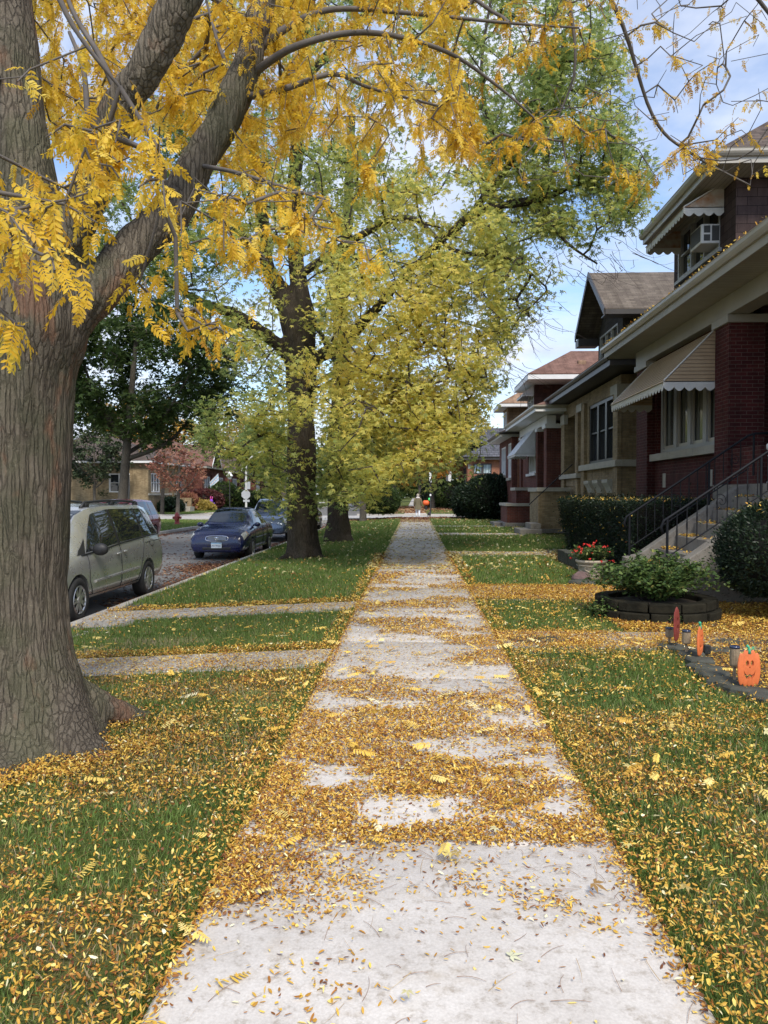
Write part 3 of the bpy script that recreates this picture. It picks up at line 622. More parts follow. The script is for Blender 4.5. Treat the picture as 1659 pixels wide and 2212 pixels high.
# garden statue on the porch edge
S_ = thing('garden_statue', 'small pale stone child statue standing at the top of the front steps', 'statue', (6.0,13.15,1.76))
M['statue'] = simple('weathered_white_stone', (.55,.56,.56), .85, .2, 14, bmp=.5)
b = MB(); b.lathe([(.09,0),(.10,.03),(.085,.05),(.07,.08),(.055,.16),(.06,.22),(.075,.28),(.085,.36),(.075,.42),(.04,.45)], n=16); b.build('figure', M['statue'], S_, smooth=True)
b = MB(); b.ball((0,0,.51),.055,.055,.065); b.build('head', M['statue'], S_, smooth=True)
b = MB(); b.lathe([(.10,.57),(.11,.6),(.11,.66),(.09,.68)], n=16); b.build('basin', M['statue'], S_, smooth=True)
for s in (-1,1):
    b = MB(); b.tube([(0,s*.075,.40),(-.03,s*.12,.48),(-.01,s*.085,.59)], [.022,.02,.016], 8); b.build('arm', M['statue'], S_, smooth=True)
    b = MB(); b.tube([(0,s*.035,.0),(-.01,s*.035,.2)], [.035,.04], 8); b.build('leg', M['statue'], S_, smooth=True)

# ================================================================== house 2: yellow brick, dark gable dormer
H = thing('brick_house', 'yellow tan brick bungalow with dark brown eaves and a dark gabled dormer', 'house', (6.4,28.8,0), 0, 'brick bungalows along the right side of the sidewalk')
R_ = Rel(H)
wall('wall', M['brick_yel'], H, 'x', 6.4, .3, 24.26, 33.4, 0, 5.3, [(25.0,28.66,2.65,4.8),(30.55,32.7,1.9,4.75)])
b = MB(); b.box(6.7,19,24.26,24.56,0,5.3); b.box(6.7,19,33.1,33.4,0,5.3); b.box(18.7,19,24.56,33.1,0,5.3); b.build('wall', M['brick_yel'], H)
b = MB(); b.box(8.0,8.1,29.8,33.1,1.9,5.0); b.box(6.7,8.0,29.7,29.8,1.9,5.0); b.build('porch_wall', M['brick_yel'], H)
boxpart('porch_floor', 'stoop', H, 6.7,8.0,29.8,33.1,1.7,1.86)
for (a,c) in ((24.2,24.75),(28.95,29.45),(30.05,30.55),(32.7,33.42)):
    p = MB().box(6.28,6.4,a,c,0,4.95).build('pilaster', M['brick_yel'], H)
b = MB(); b.box(6.25,6.42,24.17,25.0,4.72,5.0); b.box(6.25,6.42,24.17,24.5,4.4,4.72); b.box(6.42,7.3,24.17,24.3,4.72,5.0); b.build('stone_cap', M['stone'], H)
boxpart('stone_cap', 'stone', H, 6.25,6.4,29.3,30.2,4.72,5.0); boxpart('stone_cap', 'stone', H, 6.25,6.4,32.6,33.45,4.5,4.9)
b = MB(); b.box(6.2,6.42,24.15,29.5,2.44,2.65); b.box(6.42,18.9,24.14,24.3,2.44,2.65); b.box(6.2,6.42,29.95,33.45,2.2,2.38); b.build('stone_band', M['stone'], H, bevel=.01)
b = MB(); b.box(6.36,6.45,30.55,32.7,1.9,2.2); b.build('parapet', M['brick_yel'], H)
for y in (24.95,26.3,27.65):
    b = MB(); b.slab([(6.4,y,2.06),(6.4,y,1.6),(6.33,y,1.62),(6.26,y,1.8),(6.16,y,1.95),(6.16,y,2.06)],(0,1,0),.75); b.build('corbel', M['stone'], H)
window(H, 'x', 6.45, -1, 25.0, 28.66, 2.65, 4.8, 3, 'trim_black', 'glass', .12, .52, .14, mw=.24)
hip('roof', 'shingle_gry', H, 5.7, 19.6, 22.87, 33.75, 5.66, 2.7)
eaves(H, 5.7, 19.5, 22.87, 33.75, 5.62, .26, 'trim_dark', 'trim_dark', 'trim_dark', .12)
# gable dormer, its gable toward the street
gy0, gy1, gx, zap, ze = 25.4, 29.95, 6.15, 9.3, 7.5
b = MB(); ym = 27.75
for (ya, s) in ((gy0,1),(gy1,-1)):
    b.slab([(gx,ya,ze),(gx,ym,zap),(14,ym,zap),(14,ya,ze)], (0,0,1), .12)
b.build('dormer_roof', M['shingle_gry'], H)
b = MB()
for ya in (gy0,gy1): b.slab([(gx-.03,ya,ze-.1),(gx-.03,ym,zap-.06),(gx-.03,ym,zap+.15),(gx-.03,ya,ze+.13)],(1,0,0),.05)
b.box(gx+.02,14,gy0-.04,gy0+.0,ze-.08,ze+.08); b.box(gx+.02,14,gy0,gy0+.5,ze-.1,ze-.06); b.box(gx+.02,14,gy1-.5,gy1,ze-.1,ze-.06); b.box(gx,6.9,gy1-.55,gy1-.02,ze-.35,ze-.1)
b.build('bargeboard', M['trim_dark'], H)
wall('dormer_wall', M['siding_dk'], H, 'x', 6.9, .2, 26.0, 29.4, 5.9, 7.45, [(26.6,29.1,6.2,7.4)])
b = MB(); b.slab([(6.9,26.0,7.45),(6.9,29.4,7.45),(6.9,ym,9.0)],(1,0,0),.2); b.box(7.1,13,26.0,26.2,5.9,7.45); b.box(7.1,13,29.2,29.4,5.9,7.45); b.build('dormer_wall', M['siding_dk'], H)
window(H, 'x', 6.9, -1, 26.6, 29.1, 6.2, 7.4, 3, 'trim_grey', 'glass', .06, .5, .1)
# porch wing wall and its steps
b = MB(); b.box(5.0,6.28,31.4,31.75,0,1.68); b.box(5.0,5.3,31.75,33.7,0,1.68); b.build('wing_wall', M['brick_yel'], H)
boxpart('coping', 'stone', H, 4.93,6.28,31.33,31.82,1.68,1.84, bevel=.01); boxpart('coping', 'stone', H, 4.93,5.37,31.82,33.8,1.68,1.84)
b = MB(); b.box(4.1,4.95,30.1,31.9,0,.2); b.box(4.55,4.95,30.4,31.9,.2,.42); b.box(4.93,6.27,31.2,31.4,0,.17); b.build('steps', M['stoop'], H, bevel=.015)
g = MB(); g.tube([(4.6,31.2,1.15),(6.2,30.6,2.75)], .02, 6); g.build('handrail', M['iron'], H)
R_.done()

# ================================================================== house 3: brown red brick, white trim, maroon dormer
H = thing('brick_house', 'brown red brick bungalow with white eaves, white metal awnings and a maroon shingled dormer', 'house', (5.8,38.8,0), 0, 'brick bungalows along the right side of the sidewalk')
R_ = Rel(H)
wall('wall', M['brick_brn'], H, 'x', 5.9, .3, 37.2, 43.0, 0, 5.0, [(37.7,40.3,2.6,4.7)])
b = MB(); b.box(7.2,17,34.3,34.6,0,5.1); b.box(6.2,17,42.7,43.0,0,5.1); b.box(16.7,17,34.6,42.7,0,5.1); b.box(7.2,7.4,34.6,37.5,1.8,5.1); b.build('wall', M['brick_brn'], H)
boxpart('porch_wall', 'brick_brn', H, 6.48,7.2,34.3,34.6,0,4.9); boxpart('porch_wall','brick_brn',H, 6.2,7.2,37.2,37.5,0,5.0)
boxpart('porch_floor', 'stoop', H, 5.85,7.2,34.6,37.2,1.6,1.78); boxpart('porch_wall', 'brick_brn', H, 5.9,6.15,35.0,37.2,0,1.6)
pillar('pillar', 'brick_brn', H, 5.8,6.48,34.25,34.95,0,4.68,'trim_white',.2,.08)
pillar('pillar', 'brick_brn', H, 5.8,6.3,36.75,37.2,0,4.68,'trim_white',.16,.05)
pillar('pillar', 'brick_brn', H, 5.8,6.3,42.4,43.0,0,4.68,'trim_white',.16,.05)
boxpart('beam', 'trim_white', H, 5.8,6.2,34.25,43.0,4.68,5.06)
window(H, 'x', 5.95, -1, 37.7, 40.3, 2.6, 4.7, 3, 'trim_white', 'glass_cur', .1, .5, .12)
boxpart('window_sill', 'trim_white', H, 5.78,5.98,37.6,40.45,2.48,2.6)
awning(H, 5.82, 4.72, 4.85, 3.5, 37.55, 40.5, .14, 'awn_white', 'awn_white', 'trim_white', 10, label='white metal awning over the front windows')
hip('roof', 'shingle_red', H, 5.1, 17.6, 32.9, 43.6, 5.36, 2.2)
eaves(H, 5.1, 17.5, 32.9, 43.6, 5.32, .24, 'trim_white', 'trim_white', 'gutter_beige', .13)
wall('dormer_wall', M['siding_mar'], H, 'x', 6.2, .2, 40.25, 42.9, 5.5, 7.25, [(40.6,42.5,6.0,7.1)])
boxpart('dormer_wall', 'siding_mar', H, 6.4,12,40.25,40.45,5.3,7.25); boxpart('dormer_wall', 'siding_mar', H, 6.4,12,42.7,42.9,5.5,7.25)
window(H, 'x', 6.2, -1, 40.6, 42.5, 6.0, 7.1, 2, 'trim_white', 'glass_cur', .07, .5, .1)
hip('dormer_roof', 'shingle_red', H, 5.55, 14.5, 38.2, 43.4, 7.5, 1.55)
eaves(H, 5.55, 14.4, 38.2, 43.4, 7.46, .24, 'trim_white', 'trim_white')
MB().box(8.2,8.6,39.2,39.6,8.05,8.3).build('roof_vent', M['shingle_tan'], H, bevel=.03)
awning(H, 6.18, 7.2, 5.6, 6.75, 40.4, 42.7, .12, 'awn_white', 'awn_white', 'trim_white', 6, label='small white awning over the dormer window')
b = MB(); b.box(4.4,5.75,36.9,37.2,.2,1.0); b.box(4.4,4.7,37.2,39.6,.2,1.0); b.build('wing_wall', M['brick_brn'], H)
b = MB(); b.box(5.0,5.85,38.2,38.5,.2,1.75); b.box(5.0,5.3,38.5,39.9,.2,1.75); b.build('wing_wall', M['brick_brn'], H)
boxpart('coping', 'stone', H, 4.33,5.8,36.83,37.27,1.0,1.13); boxpart('coping', 'stone', H, 4.33,4.77,37.27,39.7,1.0,1.13); boxpart('coping', 'stone', H, 4.93,5.85,38.13,38.57,1.75,1.9); boxpart('coping','stone',H,4.93,5.37,38.57,40,1.75,1.9)
b = MB(); b.box(4.3,5.9,36.8,40,0,.2); b.box(3.9,4.3,38,40,0,.17); b.build('steps', M['stoop'], H, bevel=.02)
R_.done()

# ================================================================== house 4: brown brick at the corner, tan dormer
H = thing('brick_house', 'brown brick bungalow at the street corner with tall white windows and a tan shingled dormer', 'house', (5.5,47,0), 0, 'brick bungalows along the right side of the sidewalk')
R_ = Rel(H)
wall('wall', M['brick_brn'], H, 'x', 5.5, .3, 43.9, 50.3, 0, 4.9, [(44.3,45.7,2.5,4.5),(46.9,49.2,2.7,4.45)])
b = MB(); b.box(5.8,16,43.9,44.2,0,4.9); b.box(5.8,16,50,50.3,0,4.9); b.box(15.7,16,44.2,50,0,4.9); b.build('wall', M['brick_org'], H)
window(H, 'x', 5.53, -1, 44.3, 45.7, 2.5, 4.5, 2, 'trim_white', 'glass_wht', .1, .5, .1, muntin=2)
window(H, 'x', 5.53, -1, 46.9, 49.2, 2.7, 4.45, 3, 'trim_white', 'glass_wht', .1, .5, .1, muntin=1)
boxpart('window_sill', 'stone', H, 5.38,5.52,44.2,45.8,2.36,2.5); boxpart('window_sill', 'stone', H, 5.38,5.52,46.8,49.3,2.56,2.7)
hip('roof', 'shingle_brn', H, 4.85, 16.6, 43.7, 50.8, 5.08, 1.8)
eaves(H, 4.85, 16.5, 43.7, 50.8, 5.04, .24, 'trim_beige', 'trim_white', 'trim_dark', .12)
wall('dormer_wall', M['siding_tan'], H, 'x', 5.5, .2, 46.1, 48.2, 5.1, 6.7, [(46.5,47.9,5.5,6.5)])
boxpart('dormer_wall', 'siding_tan', H, 5.7,12,46.1,46.3,5.1,6.7); boxpart('dormer_wall', 'siding_tan', H, 5.7,12,48.0,48.2,5.1,6.7)
window(H, 'x', 5.5, -1, 46.5, 47.9, 5.5, 6.5, 2, 'trim_white', 'glass', .07, .5, .1)
hip('dormer_roof', 'shingle_tan', H, 4.95, 13, 45.3, 48.9, 6.9, 1.1)
eaves(H, 4.95, 12.9, 45.3, 48.9, 6.86, .18, 'trim_white', 'trim_white')
R_.done()

# ================================================================== house 5, beyond the crossing: grey tile roof
M['tile_grey'] = brickmat('grey_roof_tiles', (.085,.09,.105), (.115,.12,.14), (.03,.032,.038), bw=.42, bh=.2, ms=.02, bmp=.9)
H = thing('brick_house', 'orange brick house with a dark grey tiled roof across the side street', 'house', (4.9,72,0), 0, 'houses across the side street')
R_ = Rel(H)
wall('wall', M['brick_org'], H, 'y', 72, .3, 4.9, 14, 0, 4.9, [(5.45,7.15,3.4,4.4)])
wall('wall', M['brick_org'], H, 'x', 4.9, .3, 72.3, 80, 0, 4.9, [(74,78,2,4.2)])
b = MB(); b.box(5.2,14,79.7,80,0,4.9); b.build('wall', M['brick_org'], H)
boxpart('stone_block', 'stone', H, 4.95,5.25,71.985,72.01,3.9,4.3)
window(H, 'y', 72.03, -1, 5.45, 7.15, 3.4, 4.4, 2, 'trim_dark', 'glass_wht', .1, None, .1, mw=.22, muntin=0)
window(H, 'x', 4.93, -1, 74, 78, 2, 4.2, 4, 'trim_dark', 'glass', .12, .5, .1)
hip('roof', 'tile_grey', H, 4.2, 14.6, 71.3, 80.6, 5.0, 2.3)
eaves(H, 4.2, 14.5, 71.3, 80.6, 4.97, .25, 'trim_dark', 'trim_dark', 'trim_dark', .12)
b = MB(); b.box(4.9,13,75,80,4.9,6.3); b.build('upper_wall', M['siding_dk'], H)
hip('upper_roof', 'tile_grey', H, 4.1, 14, 74.2, 81, 6.45, 1.7)
g = MB(); g.tube([(8.3,71.9,0.2),(8.3,71.9,4.7)], .05, 8); g.build('downpipe', M['trim_dark'], H)
R_.done()
H = thing('brick_house', 'brick house with a white columned porch, beyond the grey tiled roof', 'house', (4.4,90,0), 0, 'houses across the side street')
R_ = Rel(H)
wall('wall', M['brick_org'], H, 'y', 90, .3, 5.6, 14, 0, 5.2, [(6.2,7.4,2.2,4)]); wall('wall', M['brick_org'], H, 'x', 5.6, .3, 90.3, 99, 0, 5.2, [(92,96,2,4.2)])
window(H, 'y', 90.03, -1, 6.2, 7.4, 2.2, 4, 2, 'trim_white', 'glass', .1, .5, .1)
hip('roof', 'shingle_gry', H, 3.4, 15, 89.4, 99.6, 5.4, 3.6); eaves(H, 3.4, 14.9, 89.4, 99.6, 5.36, .35, 'trim_white', 'trim_white')
for y in (90.1,93,96): pillar('porch_column', 'trim_white', H, 3.9,4.25,y,y+.35,1.4,5.0,'trim_white')
boxpart('porch_wall', 'brick_org', H, 3.8,5.6,90,99,0,1.4)
R_.done()

# ================================================================== houses on the far left corner
def far_bungalow(lab, x, y0, y1, bm, rm, gab=None, ez=3.9, rise=2.6, wins=(), bay=True, up=.0, xin=13):
    H = thing('brick_house', lab, 'house', (x,(y0+y1)/2,0), 0, 'bungalows at the far left beyond the side street'); R_ = Rel(H)
    holes = [(y0+.7,y0+2.9,1.7,3.35),(y1-3.4,y1-1.1,1.7,3.35)]
    wall('wall', M[bm], H, 'x', x, -.3, y0, y1, -.3, ez, holes)
    wall('wall', M[bm], H, 'y', y0, .3, x-xin, x-.3, -.3, ez, [(x-3.4,x-1.6,1.7,3.3),(x-8,x-7.1,2.7,3.3)])
    MB().box(x-xin,x-.3,y1-.3,y1,-.3,ez).build('wall', M[bm], H)
    window(H, 'x', x-.02, 1, *holes[0], 3, 'trim_white', 'glass', .1, .5, .1); window(H, 'x', x-.02, 1, *holes[1], 3, 'trim_white', 'glass', .1, .5, .1)
    window(H, 'y', y0+.02, -1, x-3.4, x-1.6, 1.7, 3.3, 2, 'trim_white', 'glass', .1, .5, .1); window(H, 'y', y0+.02, -1, x-8, x-7.1, 2.7, 3.3, 1, 'trim_beige', 'glass', .08, None, .1)
    MB().box(x+.0,x+.1,y0-.05,y1+.05,1.45,1.62).build('stone_band', M['stone'], H)
    for yy in (y0+3.2, (y0+y1)/2+.6): MB().box(x+.002,x+.16,yy,yy+.5,-.3,3.6).build('pilaster', M[bm], H)
    hip('roof', rm, H, x-xin-.5, x+.6, y0-.5, y1+.5, ez+.02, rise); eaves(H, x-xin-.5, x+.6, y0-.5, y1+.5, ez, .22, 'trim_white' if bm == 'brick_yel' else 'trim_beige', 'trim_beige')
    b = MB(); b.box(x,x+1.5,y0+4,y0+6,-.3,.75); b.box(x+1.5,x+2.3,y0+4.3,y0+5.7,-.3,.4); b.build('steps', M['stone'], H)
    boxpart('wing_wall', bm, H, x+.16,x+1.9,y0+3.7,y0+3.98,-.3,1.2); boxpart('wing_wall', bm, H, x+.16,x+1.9,y0+6.02,y0+6.3,-.3,1.2)
    if gab:
        ym, w, zt = gab; b = MB()
        for s in (-1,1): b.slab([(x+.8,ym+s*w,ez-.05),(x+.8,ym,zt),(x-6,ym,zt),(x-6,ym+s*w,ez-.05)],(0,0,1),.1)
        b.build('gable_roof', M[rm], H)
        b = MB(); b.slab([(x+.3,ym-w*.9,ez-.1),(x+.3,ym+w*.9,ez-.1),(x+.3,ym,zt-.15)],(-1,0,0),.2); b.build('gable_wall', M['siding_dk'], H)
        b = MB()
        for s in (-1,1): b.slab([(x+.83,ym+s*w,ez-.13),(x+.83,ym,zt-.08),(x+.83,ym,zt+.12),(x+.83,ym+s*w,ez+.1)],(-1,0,0),.06)
        b.build('bargeboard', M['trim_white'], H)
    R_.done(); return H
far_bungalow('yellow brick bungalow with white windows on the far corner, behind the one way sign', -22.6, 64.5, 75.5, 'brick_yel', 'shingle_brn', None, 4.4, 2.5)
L2 = far_bungalow('red brown bungalow with a small flag on its porch, right of the yellow brick house', -21.6, 77.5, 87, 'brick_brn', 'shingle_red', (80.4,1.9,6.6), 4.4, 3.0)
far_bungalow('red brown bungalow with a small white edged gable, third from the far corner', -21.4, 89, 99, 'brick_brn', 'shingle_brn', (92.5,1.6,5.9), 4.2, 3.4)
far_bungalow('dim brick bungalow last in the row behind the street lamp', -21.2, 101.5, 112, 'brick_brn', 'shingle_brn', None, 4.2, 3.2)
# ================================================================== cars: a lofted body (nose toward +x in its own frame), cut wheel arches, glass laid on the same surface
M['tyre'] = simple('tyre_rubber', (.018,.018,.018), .85, .2, 20, bmp=.2); M['rim'] = simple('silver_wheel', (.5,.5,.51), .3, .1, 8, metal=.8)
M['carblack'] = simple('black_plastic', (.016,.016,.017), .55, .15, 10); M['carglass'] = glassmat('car_glass', (.012,.016,.018), .02, 1.0)
M['lampglass'] = simple('clear_lamp_lens', (.42,.41,.36), .12, .2, 9, coat=1); M['lampred'] = simple('red_lamp_lens', (.25,.02,.015), .2, .1, 5, coat=1)
M['chrome'] = simple('chrome', (.6,.6,.62), .15, .05, 5, metal=1); M['seam'] = simple('panel_gap', (.02,.02,.02), .8); M['under'] = simple('car_underside', (.01,.01,.01), .9)
M['amber'] = simple('amber_lens', (.5,.22,.05), .25, .1, 5)
def catmull(ps, t):
    n = len(ps)-1; t = min(max(t,0),n-1e-6); i = int(t); f = t-i
    p0,p1,p2,p3 = ps[max(i-1,0)],ps[i],ps[min(i+1,n)],ps[min(i+2,n)]
    return [.5*((2*b)+(-a+c)*f+(2*a-5*b+4*c-d)*f*f+(-a+3*b-3*c+d)*f**3) for a,b,c,d in zip(p0,p1,p2,p3)]
class Car:
    """stations: rows (x, zbottom, halfwidth, zbelt, wbelt, zroof, wroof)"""
    def __init__(s, st): s.st = st; s.xs = [r[0] for r in st]
    def par(s, x):
        xs = s.xs; x = min(max(x, xs[0]), xs[-1])
        for i in range(len(xs)-1):
            if x <= xs[i+1]: break
        f = (x-xs[i])/(xs[i+1]-xs[i]); a, b = s.st[i], s.st[i+1]; 
        if not s.smooth: return [p+(q-p)*f for p,q in zip(a,b)][1:]
        h = f*f*(3-2*f)*.35+f*.65
        return [p+(q-p)*h for p,q in zip(a,b)][1:]
    smooth = True
    def ring(s, x):
        zb, w, zl, wl, zr, wr = s.par(x); h = zr-zl
        return [(0,zb),(w*.8,zb),(w*.965,zb+.1),(w,zb+(zl-zb)*.45),(w*.99,zb+(zl-zb)*.78),(wl,zl),(wl+(wr-wl)*.5,zl+h*.5),(wr,zr-min(.06,h*.35)),(wr*.84,zr-min(.012,h*.05)),(0,zr+.018)]
    def S(s, x, v, side=1, off=0.):
        y, z = catmull(s.ring(x), v)
        if off:
            e = .02; y1, z1 = catmull(s.ring(x), min(v+e,8.99)); y0, z0 = catmull(s.ring(x), max(v-e,0)); xa = catmull(s.ring(min(x+e,s.xs[-1])), v); xb = catmull(s.ring(max(x-e,s.xs[0])), v)
            t1 = Vector((0,y1-y0,z1-z0)); t2 = Vector((2*e, xa[0]-xb[0], xa[1]-xb[1])); n = t2.cross(t1)
            if n.length > 1e-9: n.normalize(); 
            if n.y*1+n.z*.3 < 0 and v > 1: n = -n
            return Vector((x+n.x*off, side*(y+n.y*off), z+n.z*off))
        return Vector((x, side*y, z))
    def patch(s, name, mat, parent, q, side=1, nu=14, nv=6, off=.006, th=.0):
        """q: four (x,v) corners: bottom rear, bottom front, top front, top rear"""
        b = MB(); vs = []
        for j in range(nv+1):
            t = j/nv
            for i in range(nu+1):
                u = i/nu; x = (q[0][0]*(1-u)+q[1][0]*u)*(1-t)+(q[3][0]*(1-u)+q[2][0]*u)*t; v = (q[0][1]*(1-u)+q[1][1]*u)*(1-t)+(q[3][1]*(1-u)+q[2][1]*u)*t
                vs.append(s.S(x, v, side, off))
        b.add(vs, [(j*(nu+1)+i, j*(nu+1)+i+1, (j+1)*(nu+1)+i+1, (j+1)*(nu+1)+i) for j in range(nv) for i in range(nu)])
        return b.build(name, mat, parent, smooth=True)
    def across(s, name, mat, parent, x_lo, x_hi, vlo, vhi, off=.006, nu=16, nv=6):
        """a patch spanning the car from side to side (windscreen, rear window)"""
        vs = []
        for j in range(nv+1):
            t = j/nv
            for i in range(nu+1):
                u = -1+2*i/nu; y_, z_ = 0, 0
                xx = x_lo+(x_hi-x_lo)*t
                # curve the top and bottom edges slightly
                xx -= (1 if x_lo > x_hi else -1)*.10*u*u
                zb, w, zl, wl, zr, wr = s.par(xx); half = wr*.93
                yy = u*half; k = abs(u)
                # find v with this y near the roof part of the ring
                lo, hi = 7.0, 9.0
                for _ in range(14):
                    m_ = (lo+hi)/2
                    if catmull(s.ring(xx), m_)[0] > abs(yy): lo = m_
                    else: hi = m_
                y, z = catmull(s.ring(xx), lo); e = .03
                za = catmull(s.ring(xx+e), lo)[1]; zc_ = catmull(s.ring(xx-e), lo)[1]; n = Vector((-(za-zc_)/(2*e),0,1)).normalized()
                vs.append((xx+n.x*off, yy, z+n.z*off))
        b = MB(); b.add(vs, [(j*(nu+1)+i, j*(nu+1)+i+1, (j+1)*(nu+1)+i+1, (j+1)*(nu+1)+i) for j in range(nv) for i in range(nu)])
        return b.build(name, mat, parent, smooth=True)
    def body(s, mat, parent, wheels, wr, name='body'):
        xs = np.unique(np.concatenate([np.linspace(s.xs[0], s.xs[-1], 72), s.xs])); nv = 46; b = MB(); vv = np.linspace(0, 8.999, nv)
        rows = []
        for x in xs:
            half = [s.S(x, v) for v in vv]; rows.append(half+[Vector((p.x,-p.y,p.z)) for p in half[1:-1]][::-1])
        k = len(rows[0]); vs = [p for r in rows for p in r]
        fs = [(i*k+j, i*k+(j+1)%k, (i+1)*k+(j+1)%k, (i+1)*k+j) for i in range(len(rows)-1) for j in range(k)]
        fs += [tuple(range(k))[::-1], tuple((len(rows)-1)*k+j for j in range(k))]
        b.add(vs, fs); o = b.build(name, mat, parent, smooth=True)
        c = MB()
        for (wx, hw) in wheels:
            for sd in (1,-1): c.lathe([(wr*1.16,min(sd*(hw-.34),sd*(hw+.2))),(wr*1.16,max(sd*(hw-.34),sd*(hw+.2)))], (wx,0,wr*1.0), 40, 'y')
        cut = c.build('cut', None, parent); md = o.modifiers.new('arches','BOOLEAN'); md.operation = 'DIFFERENCE'; md.object = cut; md.solver = 'EXACT'
        cut.data.materials.append(M['under'])
        dg = bpy.context.evaluated_depsgraph_get(); me = D.meshes.new_from_object(o.evaluated_get(dg)); o.modifiers.clear(); old = o.data; o.data = me; D.objects.remove(cut)
        try: me.set_sharp_from_angle(angle=math.radians(32))
        except Exception: pass
        return o
def wheel(parent, x, y, r, sd, w=.2, spokes=5, hub='rim', double=False):
    W_ = D.objects.new('wheel', None); link(W_, parent); W_.location = (x,y,r)
    b = MB(); b.lathe([(r*.64,sd*-w/2),(r*.94,sd*-w/2),(r,sd*-w*.38),(r,sd*w*.38),(r*.94,sd*w/2),(r*.70,sd*w/2),(r*.66,sd*w*.42)], n=36, axis='y'); b.build('tyre', M['tyre'], W_, smooth=True)
    b = MB(); b.lathe([(r*.67,sd*w*.42),(r*.62,sd*w*.44),(r*.60,sd*w*.25),(r*.2,sd*w*.2),(.01,sd*w*.2)], n=32, axis='y')
    b.build('rim_well', M['carblack'], W_, smooth=True)
    b = MB(); b.lathe([(r*.665,sd*w*.43),(r*.63,sd*w*.50),(r*.59,sd*w*.43)], n=32, axis='y')
    for i in range(spokes):
        for dd in ((-.16,.16) if double else (0,)):
            a = 2*PI*i/spokes+dd; c_, s_ = math.cos(a), math.sin(a); hw_ = r*(.055 if double else .085)
            p = []
            for rr, ww in ((.12,hw_*1.1),(.6,hw_*.8)):
                p += [(rr*r*c_-ww*s_, sd*w*(.40+.04*(rr > .3)), rr*r*s_+ww*c_), (rr*r*c_+ww*s_, sd*w*(.40+.04*(rr > .3)), rr*r*s_-ww*c_)]
            b.slab([p[0],p[1],p[3],p[2]], (0,sd,0), .012)
    b.lathe([(r*.17,sd*w*.36),(r*.17,sd*w*.47),(r*.13,sd*w*.5),(.01,sd*w*.5)], n=20, axis='y')
    b.build('rim', M[hub], W_)
    return W_
def strip(car, name, mat, parent, pts, side, w=.012, off=.004):
    """thin band following the body surface through (x,v) points"""
    b = MB(); P = []
    for i in range(len(pts)-1):
        for t in np.linspace(0,1,8,endpoint=(i == len(pts)-2)):
            P.append(car.S(pts[i][0]+(pts[i+1][0]-pts[i][0])*t, pts[i][1]+(pts[i+1][1]-pts[i][1])*t, side, off))
    b.tube(P, w/2, 5); return b.build(name, mat, parent)
